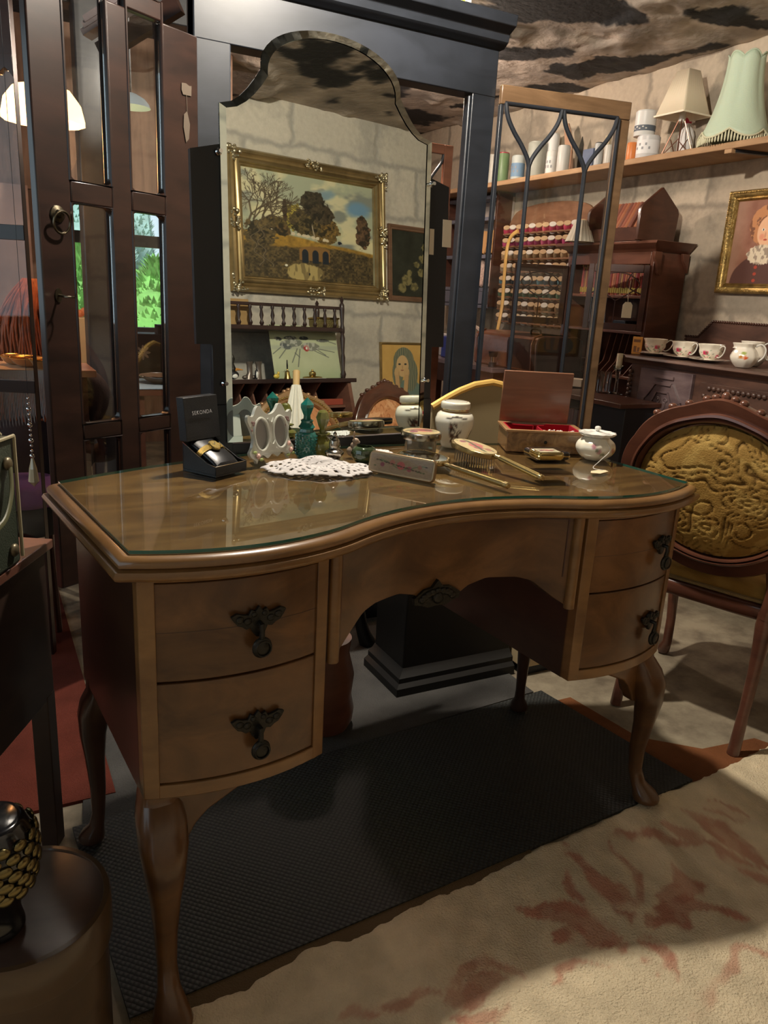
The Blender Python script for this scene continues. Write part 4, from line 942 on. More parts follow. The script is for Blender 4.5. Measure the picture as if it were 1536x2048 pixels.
P1 = V((BX - .004, by1 - .01, 0)); 
far = onX(1031, 595, BX).copy()
# left leaf opened towards the room, nearly across the line of sight
TL1 = fr(P1.x, P1.y, 0, math.radians(152)); bdoor(TL1, (by1 - by0) / 2 - .02, zd0, zd1, None)
TR1 = fr(BX - .004, by0 + .012, 0, math.radians(128)); bdoor(TR1, (by1 - by0) / 2 - .02, zd0, zd1, None)
# books inside
bk = None
cols = [(.36, .05, .04), (.30, .09, .04), (.42, .12, .05), (.22, .03, .03), (.34, .16, .05), (.18, .05, .03)]
def book(name, loc, th, h, dpt, col, label, group, gold=True, T=None):
    t = thing(name, label, 'book', loc, 0, group)
    M = F(t) if T is None else F(t) @ T
    c = plain('book_cloth', col, .5, var=.2, vscale=20)
    mb = MB(M); r = th / 2
    mb.loft([[(.004, -r, z), (0, -r * .6, z), (-.002, 0, z), (0, r * .6, z), (.004, r, z), (dpt, r, z), (dpt, r - .002, z), (.006, r - .002, z), (.006, -r + .002, z), (dpt, -r + .002, z), (dpt, -r, z)] for z in (0, h)]); mb.build('cover', c, t)
    MB(M).box(.006, dpt - .003, -r + .002, r - .002, .003, h - .003).build('pages', M_pages, t)
    if gold: mb = MB(M); mb.box(-.003, .003, -r * .8, r * .8, h * .06, h * .22); mb.box(-.0028, .003, -r * .8, r * .8, h * .86, h * .9); mb.build('gilt_band', M_goldleaf, t)
    return t
M_pages = plain('book_pages', (.62, .52, .36), .8); M_goldleaf = plain('gold_leaf', (.80, .58, .16), .3, .7)
y = by0 + .03; i = 0
while y < by1 - .06:
    th = random.uniform(.012, .017)
    if not (by0 + .125 < y < by0 + .15):
        hgt = min(.155 + .01 * math.sin(i * 2.1), BZ - .05 - zsh1 - .01)
        book('book', (BX + .06, y + th / 2, zsh1 + .001), th * .95, hgt, .11, cols[i % 6], 'red brown book with gilt spine foot on the upper shelf of the bureau bookcase', 'gilt banded books in the bureau bookcase')
    y += th; i += 1
for k, (yy, th, hgt, c) in enumerate(((by0 + .05, .03, .05, (.02, .02, .025)), (by0 + .20, .028, .09, (.015, .02, .03)))):
    o = MB().box(BX + .07, BX + .16, yy, yy + .09, zsh2 + .001, zsh2 + .001 + hgt * .5).build('small_box', plain('dark_small_box', c, .5), bevel=.003); tag(o, ('black case lying on the lower shelf nearest the tagged door', 'black box on the lower shelf in the middle of the bureau bookcase')[k], 'box')
q = onX(1254, 620, BX - .12); t = thing('price_tag', 'cream price tag hanging on a string from the open bureau door', 'tag', (q.x, q.y, q.z))
MB(F(t) @ fr(0, 0, 0, -.5)).prism([(-.022, -.035), (.022, -.035), (.022, .022), (.012, .035), (-.012, .035), (-.022, .022)], -.001, .001).build('card', plain('tag_card', (.78, .72, .55), .7), t, smooth=False)
MB(F(t)).tube([(0, 0, .03), (-.004, .002, .07), (.004, .004, .13)], .0012, 5).build('string', M_pages, t)
# things on top: slatted book trough
q = onX(1318, 470, BX + .12); ty0 = onX(1312, 468, 2.82).y; ty1 = onX(1212, 455, 2.82).y
t = thing('book_trough', 'dark wooden roof shaped book trough on top of the bureau bookcase', 'book trough', (2.80, ty0, BZ))
for yy in (ty0, ty1):
    mb = MB(); mb.prism([(2.70, BZ + .001), (2.93, BZ + .001), (2.94, BZ + .13), (2.93, BZ + .15), (2.82, BZ + .235), (2.71, BZ + .15), (2.70, BZ + .13)], yy - .009, yy + .009); mb.build('end_panel', M_reddark, t, bevel=.003)
mb = MB(); mb.box(2.73, 2.83, ty0 + .01, ty1 - .01, BZ + .002, BZ + .06); mb.build('trough', M_reddark, t)
n = 13; 
for i in range(n):
    y = ty0 + .025 + (ty1 - ty0 - .07) * i / n
    if i in (3,): continue
    book('book', (2.745, y, BZ + .063), .024, .135, .085, [(.25, .07, .035), (.16, .05, .03), (.30, .10, .04)][i % 3], 'red brown book leaning in the trough on top of the bureau bookcase', 'books in the trough', gold=False, T=fr(0, 0, 0, 0, ry=math.radians(30)))
q = onX(1166, 452, 2.70); o = MB(fr(2.69, q.y, BZ + .001)).lathe([(.07, 0), (.03, .10), (.028, .10)], 40, rip=lambda a, j: .03 * math.cos(20 * a)).build('lampshade', plain('white_pleat', (.70, .64, .52), .7)); tag(o, 'small white pleated shade beside the book trough', 'lampshade')
# orange packet on the sideboard's left end
q = onz(1272, 708, ST + .001); t = thing('card_packet', 'small orange packet standing on the left end of the sideboard', 'packet', (q.x, q.y, ST + .001), math.radians(-60))
MB(F(t)).box(-.02, .02, -.008, .008, 0, .075).build('carton', plain('orange_card', (.80, .38, .08), .5), t, bevel=.001)
mb = MB(F(t)); mb.box(-.015, .015, -.0085, -.008, .052, .064); mb.box(-.012, .0, -.0085, -.008, .010, .035); mb.box(.004, .014, -.0085, -.008, .012, .03); mb.build('print', plain('print_brown', (.28, .13, .06), .6), t, smooth=False)
# ================================================================ FAR RIGHT: RACK OF COTTON REELS, SHELF UNIT, TRUNK, DESK
KX = 2.93
ya, yb_, za_, zb2 = onX(1160, 540, KX).y, onX(1003, 540, KX).y, onX(1080, 655, KX).z, onX(1090, 440, KX).z
t = thing('thread_rack', 'brown arched wall rack holding rows of coloured cotton reels', 'rack', (KX + .05, ya, za_)); RK = t
M_rack = wood('rack_wood', (.16, .07, .035), (.30, .15, .08), (5, 5, 20), .6, 0)
pts = [(ya - .02, za_), (ya - .02, zb2)] + [((ya + yb_) / 2 - .02 - .5 * (yb_ - ya) * math.cos(a) * 1.0, zb2 + .10 * math.sin(a) ** .6) for a in [PI * i / 14 for i in range(1, 14)]] + [(yb_, zb2), (yb_, za_)]
MB().prism(pts, KX + .03, KX + .045, axis='x').build('backboard', M_rack, t, bevel=.002)
NR, NC = 8, 12
RS = 1.5
zrow = [zb2 - .045 - (zb2 - za_ - .08) * i / (NR - 1) for i in range(NR)]
for z in zrow: MB().box(KX - .012, KX + .03, ya - .01, yb_, z - .024, z - .014).build('ledge', M_rack, t, bevel=.001)
rowc = [((.45, .05, .10), 'crimson'), ((.42, .06, .16), 'magenta'), ((.42, .28, .16), 'beige'), ((.40, .30, .20), 'tan'), ((.04, .07, .10), 'dark blue'), ((.10, .20, .12), 'green'), ((.34, .20, .10), 'brown'), ((.30, .22, .17), 'grey brown')]
M_reel = plain('reel_end', (.55, .38, .22), .6)
M_reelw = plain('reel_end_white', (.7, .65, .58), .5)
for r_, z in enumerate(zrow):
    c, nm = rowc[r_]; protos = []
    for v in range(3):
        f_ = (.7, 1, 1.35)[v]; cc = [min(1, x * f_) for x in c]
        if r_ == 4 and v == 2: cc = [.12, .30, .38]
        protos.append(plain(nm.replace(' ', '_') + '_thread', cc, .7, bump=.3, bscale=500))
    first = {}
    for k in range(NC):
        y = ya + .02 + (yb_ - ya - .04) * k / (NC - 1); v = (k * 7 + r_ * 3) % 3
        loc = (KX, y, z)
        lab = nm + ' cotton reel on the ' + ('top', 'second', 'third', 'fourth', 'fifth', 'sixth', 'seventh', 'lowest')[r_] + ' ledge of the thread rack'
        if v not in first:
            t = thing('cotton_reel', lab, 'cotton reel', loc, 0, nm + ' reels on the thread rack')
            T = F(t) @ fr(0, 0, 0, 0, ry=math.radians(-34), rx=.5) @ Matrix.Scale(RS, 4)
            MB(T).lathe([(.010, -.014), (.0125, -.012), (.0145, 0), (.0125, .012), (.010, .014)], 12).build('thread', protos[v], t)
            for sg in (-1, 1): MB(T).lathe([(.0125, sg * .014), (.0135, sg * .015), (.013, sg * .018), (.003, sg * .018)], 12).build('flange', M_reelw if v == 1 else M_reel, t)
            first[v] = t
        else: dup(first[v], loc)
# small painted wall unit with shade samples
y0, y1, z0, z1 = RX(905, 400, 1003, 612, KX)
M_bluegrey = plain('blue_grey_paint', (.16, .16, .20), .6)
t = thing('wall_unit', 'small blue grey wall shelf unit with a drawer left of the thread rack', 'shelf unit', (KX - .02, y0, z0))
MB().box(XW - .02, XW - .005, y0, y1, z0, z1).build('back_panel', plain('pale_board', (.42, .36, .32), .8), t)
for y in (y0, y1 - .018): MB().box(KX - .06, XW - .02, y, y + .018, z0, z1 + .02).build('side_panel', M_reddark, t, bevel=.002)
hz = (z1 - z0)
for f_ in (0, .155, .46, .80, .99): MB().box(KX - .06, XW - .02, y0 + .018, y1 - .018, z0 + hz * f_ - .01, z0 + hz * f_ + .012).build('shelf', M_bluegrey, t, bevel=.002)
dd = MB().box(KX - .065, KX + .03, y0 + .022, y1 - .022, z0 + .014, z0 + hz * .155 - .012).build('drawer', M_bluegrey, t, bevel=.002)
MB().tube([(KX - .072, (y0 + y1) / 2 - .1 + .012 * math.cos(a), z0 + hz * .07 + .014 * math.sin(a)) for a in [2 * PI * i / 14 for i in range(14)]], .003, 6, closed=True).build('ring_pull', M_chrome, dd)
for k, (f_, col, nm) in enumerate(((.46, (.45, .24, .09), 'ochre scalloped'), (.155, (.62, .45, .38), 'pink sprigged'))):
    for j in range(2):
        yy = y0 + .07 + j * .13; zz = z0 + hz * f_ + .0125; hh = hz * (.22 if k == 0 else .27)
        rings = []
        for i in range(9):
            s = i / 8; r = .062 * (1 - .28 * s + .1 * (1 - s) ** 3)
            rings.append([(r * math.cos(2 * PI * a / 40), r * math.sin(2 * PI * a / 40), .012 * (1 - abs(math.cos(a / 40 * 2 * PI * 4))) * -1 * (1 - s) + .012 + s * (hh - .012)) for a in range(40)])
        o = MB(fr(KX, yy, zz)).loft(rings, cap=False).build('lampshade', plain(nm.replace(' ', '_'), col, .7, var=.35 if k else 0, vscale=90), None, angle=60); md = o.modifiers.new('s', 'SOLIDIFY'); md.thickness = .002
        tag(o, nm + ' little shade on the wall unit, ' + ('right' if j == 0 else 'left') + ' one of its pair', 'lampshade')
# walking cane and second cord
q0 = onX(1016, 472, 2.86); q1 = onX(1000, 668, 2.80); y_st = onX(998, 690, 2.78).y - .02
o = MB().tube(catmull([onX(1036, 462, 2.86), onX(1022, 474, 2.86), onX(1014, 500, 2.86), onX(1008, 560, 2.84), onX(1003, 620, 2.82), V((2.72, y_st, onX(1040, 740, 2.50).z + .014))], 5), .013, 10, flat=.6).build('walking_stick', plain('yellow_cane', (.72, .44, .14), .35)); tag(o, 'yellow curved stick leaning on the wall in front of the thread rack', 'stick')
# far table with trunk
TZ = onX(1040, 740, 2.50).z; y0, y1 = by1 + .03, onX(850, 740, 2.40).y
t = thing('side_table', 'dark purple brown side table carrying the brown leather trunk', 'table', (2.40, y0, 0))
MB().box(2.38, XW - .01, y0, y1, TZ - .025, TZ).build('table_top', M_oakpur, t, bevel=.003)
MB().box(2.42, XW - .03, y0 + .04, y1 - .04, TZ - .13, TZ - .025).build('apron', M_reddark, t)
for x in (2.42, XW - .08):
    for y in (y0 + .04, y1 - .09): MB().box(x, x + .05, y, y + .05, 0, TZ - .13).build('leg', M_reddark, t, bevel=.003)
ty0, ty1 = onX(1078, 700, 2.48).y, onX(952, 700, 2.48).y; th_ = onX(1015, 664, 2.5).z - TZ
t = thing('leather_trunk', 'worn brown leather dome topped trunk lying on the purple brown side table', 'trunk', (2.48, ty0, TZ))
M_leather = plain('worn_leather', (.26, .10, .055), .35, var=.5, vscale=5, bump=.3, bscale=60, coat=.3)
prof = [(2.47, TZ + .001), (2.46, TZ + th_ * .75), (2.47, TZ + th_ * .93), (2.51, TZ + th_), (2.72, TZ + th_), (2.76, TZ + th_ * .9), (2.77, TZ + .001)]
mb = MB(); mb.prism([(x, z) for x, z in prof], ty0, ty1); mb.build('body', M_leather, t, bevel=.01, seg=3)
MB().prism([(x, z) for x, z in prof], max(ty0 - .12, by1 + .04), ty0 - .001).build('end_cap', plain('dark_leather', (.05, .025, .02), .45), t, bevel=.01)
for yy in (ty0 + .02, ty1 - .05):
    MB().tube([(2.462, yy + .01, TZ + .01), (2.452, yy + .01, TZ + th_ * .75), (2.468, yy + .01, TZ + th_ * .95), (2.51, yy + .01, TZ + th_ + .004)], .004, 6).build('seam', M_leather, t)
MB().tube(catmull([(2.52, ty0 + .05, TZ + th_), (2.52, ty0 + .06, TZ + th_ + .025), (2.52, ty0 + .12, TZ + th_ + .025), (2.52, ty0 + .13, TZ + th_)], 4), .005, 6).build('handle', M_darkmetal, t)
q = onX(972, 765, 2.40); t = thing('torch', 'silver torch with black ends standing beside the leather trunk', 'torch', (2.43, q.y, TZ + .001))
zt_ = onX(975, 702, 2.43).z - TZ
MB(F(t)).lathe([(.022, 0), (.020, .01), (.020, zt_ * .3), (.014, zt_ * .32)], 16).build('base', M_blackfab, t)
MB(F(t)).lathe([(.016, zt_ * .3), (.016, zt_ * .66), (.013, zt_ * .67)], 16).build('barrel', M_chrome, t)
MB(F(t)).lathe([(.020, zt_ * .66), (.023, zt_ * .75), (.026, zt_), (0, zt_)], 16, rip=lambda a, j: .05 * math.cos(10 * a)).build('head', M_blackfab, t)
# striped chair rail curve behind
o = MB().tube(catmull([onX(930, 690, 2.8), onX(948, 655, 2.8), onX(965, 668, 2.8), onX(985, 700, 2.8)], 5), .012, 8).build('chair_rail', plain('striped_fabric', (.52, .42, .36), .7)); tag(o, 'pale striped curved rail behind the leather trunk', 'chair rail')
for k, (px, w, h, c, lb) in enumerate(((880, .06, .10, (.60, .60, .62), 'white and red bag of bits seen left of the black cabinet stile'), (898, .09, .11, (.03, .04, .20), 'dark blue box seen left of the black cabinet stile'))):
    q = onX(px, 735, 2.46); o = MB().box(2.45, 2.55, q.y - w, q.y + w, TZ + .001, TZ + .001 + h * (1.3 - .2 * k)).build('small_box', plain('box_paint', c, .5), bevel=.006)
    if k == 0: o.location.y += .13
    tag(o, lb, 'box')
# reading desk in front of the bureau
DZ = onX(1185, 796, 2.28).z; y0, y1 = onX(1247, 796, 2.28).y, onX(1095, 796, 2.28).y
t = thing('writing_desk', 'dark desk in front of the bureau carrying the candle glass and white box', 'desk', (2.28, y0, 0))
MB().box(2.27, 2.50, y0, y1, DZ - .02, DZ).build('desk_top', M_reddark, t, bevel=.003)
ym = onX(1172, 830, 2.28).y
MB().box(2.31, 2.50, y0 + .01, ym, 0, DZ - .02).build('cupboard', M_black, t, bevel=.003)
MB().box(2.31, 2.50, y1 - .02, y1 - .0, 0, DZ - .02).build('side_panel', M_reddark, t)
MB().box(2.48, 2.50, ym, y1 - .02, 0, DZ - .02).build('back_panel', M_reddark, t)
MB().box(2.31, 2.48, ym, y1 - .02, DZ - .28, DZ - .265).build('shelf', M_reddark, t)
yy = ym + .004; i = 0
while yy < y1 - .04:
    th = .018 + .006 * ((i * 5) % 3)
    book('book', (2.34, yy + th / 2, DZ - .2645), th * .95, .19, .12, [(.12, .05, .055), (.09, .035, .04), (.06, .04, .05)][i % 3], 'dull purple red book on the shelf under the writing desk top', 'books under the writing desk', gold=False); yy += th; i += 1
q = onz(1230, 788, DZ); t = thing('candle_holder', 'clear stemmed glass holding a short cream candle on the writing desk', 'candle holder', (q.x, q.y, DZ + .0005))
M_clear = glass('clear_glass', (.97, .98, .97), .01, 1.45)
zc = onX(1230, 730, q.x).z - DZ; zt_ = onX(1230, 706, q.x).z - DZ
MB(F(t)).lathe([(.030, 0), (.031, .003), (.008, .008), (.006, zc * .5), (.012, zc * .8), (.028, zc), (.026, zc), (.009, zc * .82), (0, zc * .8)], 24).build('glass_stem', M_clear, t)
MB(F(t)).lathe([(.013, zc * .86), (.013, zt_), (.004, zt_ - .003), (0, zt_ - .003)], 20).build('candle', plain('cream_wax', (.72, .65, .48), .5, sss=.3), t)
q = onz(1205, 786, DZ); t = thing('glass_jar', 'clear straight glass vase beside the candle holder', 'vase', (q.x, q.y, DZ + .0005)); h = onX(1205, 742, q.x).z - DZ
MB(F(t)).lathe([(.030, 0), (.032, .004), (.032, h), (.030, h), (.029, .008), (0, .008)], 24).build('glass_body', M_clear, t)
q = onz(1148, 772, DZ); o = MB(fr(q.x, q.y, DZ + .001, .5)).box(-.03, .03, -.045, .045, 0, .035).build('small_box', plain('white_card', (.74, .62, .48), .6), bevel=.002); tag(o, 'small white card box on the writing desk behind the red lined jewellery box', 'box')
q = onz(1142, 745, DZ); t = thing('sewing_weight', 'black and steel weight with a short knob on the writing desk', 'weight', (q.x + .0, q.y, DZ + .001))
MB(F(t)).lathe([(.028, 0), (.030, .01), (.012, .02), (.010, .05), (.014, .055), (.014, .065), (0, .066)], 16).build('knob', M_darkmetal, t)

# ================================================================ CARVED CHAIR AT THE RIGHT
def tap_c(c0, c1, c2):
    def f_(u, v):
        a = fbm(u * 9, v * 9, 4); w = np.abs(np.sin((fbm(u * 4, v * 4, 2)) * 30))
        c = lerp(np.zeros(u.shape + (3,)) + np.array(c0), c1, sm(.0, .35, .35 - w) * .9); return lerp(c, c2, sm(.5, .62, a) * .7)
    return f_
def tapw(u, v): w = np.abs(np.sin((fbm(u * 4, v * 4, 2)) * 30)); return sm(.0, .4, w) * .005
M_tap = vcol('tapestry', .75, bump=.3, bscale=260, spec=.2)
def oval_pad(name, T2, rx, rz, bulge, parent, tap, n1=80):
    def wp(X, Y, Z):
        a = X * 2 - 1; b = Y * 2 - 1; x = a * np.sqrt(1 - b * b / 2); y = b * np.sqrt(1 - a * a / 2)
        r = np.clip(x * x + y * y, 0, 1); return x * rx, y * rz, Z + bulge * (1 - r ** 2)
    return grid(name, T2, 1, 1, n1, n1, tap, M_tap, parent, hf=tapw, warp=wp)
def oval_chair(name, label, loc, rz, MF, tap, rx=.27, rzz=.235, irx=.19, irz=.165, cz=.695, crest=1, gilt=None, beadm=None, fw=.20):
    # faces local +y, rear legs at y = 0
    t = thing(name, label, 'chair', loc, rz); T = F(t)
    by_ = lambda z: -.16 * max(0, z - .42)
    outer = []; inner = []; n = 120
    for i in range(n):
        a = 2 * PI * i / n; c, s_ = math.cos(a), math.sin(a); k = 1.0
        if s_ > .1: k = 1 + crest * (.022 * abs(math.cos((a - PI / 2) * 4.5)) + .035 * math.exp(-((a - PI / 2) / .18) ** 2)) * min(1, s_ * 1.6)
        outer.append((rx * k * c, cz + rzz * k * s_)); inner.append((irx * c, cz + irz * s_))
    rp = lambda P, dy: [(x, by_(z) + dy, z) for x, z in P]
    mx_ = lambda f_: [(a[0] + (b[0] - a[0]) * f_, a[1] + (b[1] - a[1]) * f_) for a, b in zip(outer, inner)]
    for q in (1,):
        prof = [(0, .016), (0, -.012), (.06, -.018), (.55, -.016), (.60, -.026), (.70, -.028), (.76, -.018), (.82, -.026), (.90, -.024), (.94, -.012), (1, -.002), (1, .008), (.94, .018), (.82, .026), (.7, .020), (.6, .022), (.06, .020)]
        mb = MB(T); mb.loft([rp(mx_(f_), d) for f_, d in prof] + [rp(mx_(0), .016)], cap=False); mb.build('back_frame', MF, t, angle=50)
    for i in range(-8, 9):
        mb = MB(T)
        a = PI / 2 + i * .085; k = 1 + crest * (.022 * abs(math.cos((a - PI / 2) * 4.5)) + .035 * math.exp(-((a - PI / 2) / .18) ** 2)) + .01
        if i % 2 == 0 or abs(i) < 3: mb.ball((rx * k * math.cos(a), by_(cz + rzz) + .004, cz + rzz * k * math.sin(a)), (.012, .012, .009 if i else .014), 8, 6); mb.build('crest_carving', gilt or MF, t)
    if beadm:
        mb = MB(T)
        for i in range(70): a = -.3 + (PI + .6) * i / 69; mb.ball((irx * 1.12 * math.cos(a), by_(cz + irz * 1.12 * math.sin(a)) + .024, cz + irz * 1.12 * math.sin(a)), .0055, 7, 5)
        mb.build('bead_border', beadm, t)
    tl_ = math.atan(.16)
    oval_pad('tapestry_rear', T @ fr(0, by_(cz) - .004, cz, rx=PI / 2 + tl_), irx, irz, .022, t, tap)
    oval_pad('tapestry_back', T @ fr(0, by_(cz) + .002, cz, rz=PI, rx=PI / 2 - tl_), irx, irz, .03, t, tap)
    h = .40
    seat = [(-.235, .02), (-.27, .16), (-.28, .34), (-.20, .42), (0, .445), (.20, .42), (.28, .34), (.27, .16), (.235, .02), (0, .0)]
    sp_ = [(p[0], p[1]) for p in catmull([(x * fw / .20 * .9, y, 0) for x, y in seat], 6, closed=True)]
    o2 = lambda P, f_: [(x * f_, .21 + (y - .21) * f_) for x, y in P]
    mb = MB(T); mb.loft([[(x, y, z) for x, y in o2(sp_, f_)] for z, f_ in ((h - .045, .97), (h - .036, 1.0), (h - .012, 1.0), (h - .004, .98), (h, .93))]); mb.build('seat_rail', MF, t, angle=45)
    mb = MB(T); mb.loft([[(x, y, z) for x, y in o2(sp_, f_)] for z, f_ in ((h, .94), (h + .014, .965), (h + .034, .96), (h + .048, .90), (h + .056, .75), (h + .060, .5), (h + .061, .2))])
    st_ = mb.build('seat_cushion', M_tap, t, angle=80); recolor(st_, lambda x, y, z: tap(x * 2 + 1, y * 2 + z * 6 + 2))
    mb = MB(T); mb.tube([(x, y, h + .006) for x, y in o2(sp_, .97)], .006, 6, closed=True); mb.build('braid', plain('gold_braid', (.30, .22, .10), .6, bump=.8, bscale=400), t)
    for sx in (-1, 1):
        mb = MB(T); x = sx * fw * .84; rings = []
        for z, o, r in ((h - .02, 0, .022), (h - .05, .0, .024), (.30, -.004, .020), (.22, -.012, .016), (.12, -.03, .0145), (.04, -.046, .0155), (.001, -.052, .0165)):
            rings.append([(x + r * math.cos(2 * PI * k / 14), o + r * math.sin(2 * PI * k / 14) * .9, z) for k in range(14)])
        rings.reverse(); mb.loft(rings); mb.build('rear_leg', MF, t)
        MB(T).tube(catmull([(x, 0, h - .03), (x * 1.02, -.004, h + .04), (sx * irx * .82, by_(cz - irz), cz - rzz * .72)], 5), [.022, .021, .02, .019, .018, .017, .017, .018, .018, .02, .02][:11], 10).build('back_stile', MF, t)
        mb = MB(T); x = sx * fw * 1.1; rings = []
        for z, o, r in ((h - .01, 0, .024), (.34, .006, .027), (.29, .012, .022), (.22, .008, .017), (.13, -.002, .0145), (.05, -.002, .015), (.025, .008, .019), (.008, .012, .020), (.001, .012, .016)):
            rings.append([(x + sx * o + r * math.cos(2 * PI * k / 14), .385 + o + r * math.sin(2 * PI * k / 14), z) for k in range(14)])
        rings.reverse(); mb.loft(rings); mb.build('front_leg', MF, t)
    return t
Apt, Bpt = V((1.678, 1.121, 0)), V((1.572, 1.438, 0)); ex = (Apt - Bpt).normalized(); eyv = V((-ex.y, ex.x, 0))
M_chairwood = wood('chair_mahogany', (.06, .022, .014), (.14, .052, .03), (4, 4, 16), .28, .5)
oc = (Apt + Bpt) / 2 + eyv * .05
oval_chair('carved_chair', 'carved mahogany oval back chair with gold tapestry seen from behind at the right', (oc.x, oc.y, .0045), math.atan2(ex.y, ex.x), M_chairwood, tap_c((.60, .47, .24), (.34, .24, .10), (.72, .60, .34)), rx=.255, rzz=.225, irx=.20, irz=.172, cz=.672)

# ================================================================ BETWEEN TABLE AND CABINET
M_soot = plain('sooty_black_paint', (.006, .0055, .005), .5)
xa = onY(806, 1330, 1.74).x; xb2 = onY(1046, 1330, 1.68).x - .012
t = thing('low_chest', 'dark low chest with moulded foot standing behind the knee hole', 'chest', (xa, 1.74, 0))
MB().box(xa, xb2, 1.74, 1.92, .05, .60).build('body', M_soot, t, bevel=.004)
mb = MB(); mb.loft([[(xa - d, 1.74 - d, z), (xb2, 1.74 - d, z), (xb2, 1.92, z), (xa - d, 1.92, z)] for z, d in ((0, .035), (.03, .035), (.04, .022), (.055, .022), (.065, .008), (.075, .0))]); mb.build('foot_moulding', M_soot, t)
q0 = onY(866, 800, 1.82); q1 = onY(985, 765, 1.82)
P = [(q0.x + .0, .602), (q0.x, q0.z - .02)] + [(q0.x + (q1.x - q0.x) * s, q0.z - .02 + (q1.z - q0.z + .02) * math.sin(s * PI / 2)) for s in (.1, .25, .45, .7, 1)] + [(q1.x + .10, q1.z - .02), (q1.x + .12, .602)]
t = thing('cream_tray', 'cream painted board with gilded curved edge standing behind the ginger jar', 'tray', (q0.x, 1.84, .602))
MB().prism(P, 1.82, 1.83).build('panel', plain('cream_paint', (.40, .33, .19), .45), t, smooth=False)
MB().tube([(x, 1.824, z) for x, z in P[1:-1]], .010, 8).build('gilt_edge', plain('gilt_paint', (.75, .48, .14), .35, .3), t)
xc0 = onY(1046, 1330, 1.68).x; xc1 = onY(1190, 1320, 1.68).x
t = thing('cream_cupboard', 'low cream cupboard with a small keyhole seen under the right pedestal', 'cupboard', (xc0, 1.68, 0))
MB().box(xc0, xc1 + .1, 1.68, 2.0, .03, .50).build('body', plain('cream_panel', (.62, .48, .28), .5, var=.2), t, bevel=.003)
MB().box(xc0 + .01, xc1 + .09, 1.69, 1.99, 0, .03).build('plinth', M_black, t)
q = onY(1052, 1352, 1.68); MB().prism([(q.x - .004, q.z - .012), (q.x + .004, q.z - .012), (q.x + .002, q.z), (q.x + .005, q.z + .006), (q.x, q.z + .010), (q.x - .005, q.z + .006), (q.x - .002, q.z)], 1.6785, 1.680).build('keyhole', M_black, t, smooth=False)
t = thing('dark_stool', 'dark stool with one curved leg seen through the knee hole behind the left pedestal', 'stool', (.80, 2.05, 0))
q = onY(715, 1400, 2.05); x = q.x
for dx in (0, -.30):
    mb = MB(); mb.tube(catmull([(x + dx + .07, 2.05, .45), (x + dx + .01, 2.05, .36), (x + dx - .02, 2.05, .22), (x + dx + .0, 2.05, .08), (x + dx + .03, 2.05, .001)], 5), [.03, .03, .032, .034, .035, .034, .032, .03, .028, .026, .024, .022, .021, .02, .02, .021, .022, .024, .026, .028, .028], 10); mb.build('leg', M_soot, t)
MB().box(x - .32, x + .10, 1.95, 2.15, .44, .50).build('seat', M_reddark, t, bevel=.01)
q = onz(684, 1500, 0); t = thing('round_drum', 'small brown turned drum on the floor behind the left pedestal', 'drum', (q.x + .0, q.y + .12, .0))
MB(F(t)).lathe([(.06, .0), (.075, .03), (.078, .06), (.07, .10), (.075, .16), (.06, .22), (.065, .26), (0, .26)], 28).build('body', M_red, t)
# stained glass panel standing above the cabinet
P0 = onY(835, -60, 2.75); P1 = onY(935, 40, 2.75)
t = thing('stained_glass_panel', 'glowing yellow green stained glass panel in a white frame above the cabinet', 'stained glass', ((P0.x + P1.x) / 2, 2.75, CZ - .02))
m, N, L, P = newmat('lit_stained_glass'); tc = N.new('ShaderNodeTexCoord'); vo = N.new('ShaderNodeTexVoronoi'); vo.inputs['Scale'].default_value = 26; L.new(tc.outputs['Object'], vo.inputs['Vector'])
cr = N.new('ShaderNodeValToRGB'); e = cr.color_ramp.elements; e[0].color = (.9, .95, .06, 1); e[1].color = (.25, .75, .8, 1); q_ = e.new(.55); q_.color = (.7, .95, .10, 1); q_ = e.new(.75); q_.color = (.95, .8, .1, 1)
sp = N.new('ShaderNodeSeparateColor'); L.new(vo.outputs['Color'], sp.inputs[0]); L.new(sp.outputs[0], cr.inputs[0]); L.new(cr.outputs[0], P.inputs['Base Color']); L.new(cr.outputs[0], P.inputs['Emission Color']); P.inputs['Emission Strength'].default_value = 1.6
xr_ = onY(928, 15, 2.75).x; zz0 = P1.z - .1
MB().box(xr_ - .42, xr_, 2.745, 2.755, zz0, CZ - .03).build('lit_glass', m, t, smooth=False)
mb = MB(); mb.box(xr_, xr_ + .025, 2.74, 2.76, zz0, CZ - .005); mb.box(xr_ - .445, xr_ - .42, 2.74, 2.76, zz0, CZ - .005); mb.box(xr_ - .42, xr_, 2.74, 2.76, zz0 - .02, zz0); mb.box(xr_ - .42, xr_, 2.74, 2.76, CZ - .03, CZ - .005); mb.build('white_frame', plain('white_gloss_glow', (.75, .75, .72), .4, emit=.25), t, bevel=.002)  # faint emission makes the frame look lit from behind, no lamp in it
# ================================================================ THINGS ON THE DRESSING TABLE
GZ = .7660
def on_t(name, label, cat, px, py, ang=0, z=GZ, uv=None):
    if uv is None: P = tab(px, py, z)
    else: P = V((uv[0], uv[1], z))
    W = TM @ V((P.x, P.y, z)); return thing(name, label, cat, W, TA + ang)
def text_part(name, body, size, T, mat, parent, ext=.0002):
    cu = bpy.data.curves.new(name, 'FONT'); cu.body = body; cu.size = size; cu.align_x = 'CENTER'; cu.align_y = 'CENTER'; cu.extrude = ext; cu.space_character = 1.15
    o = bpy.data.objects.new(name, cu); COL.objects.link(o); bpy.context.view_layer.update()
    me = bpy.data.meshes.new_from_object(o); bpy.data.objects.remove(o)
    me.transform(parent_world(parent).inverted() @ T); me.materials.clear(); me.materials.append(mat)
    q = bpy.data.objects.new(name, me); COL.objects.link(q); q.parent = parent; return q
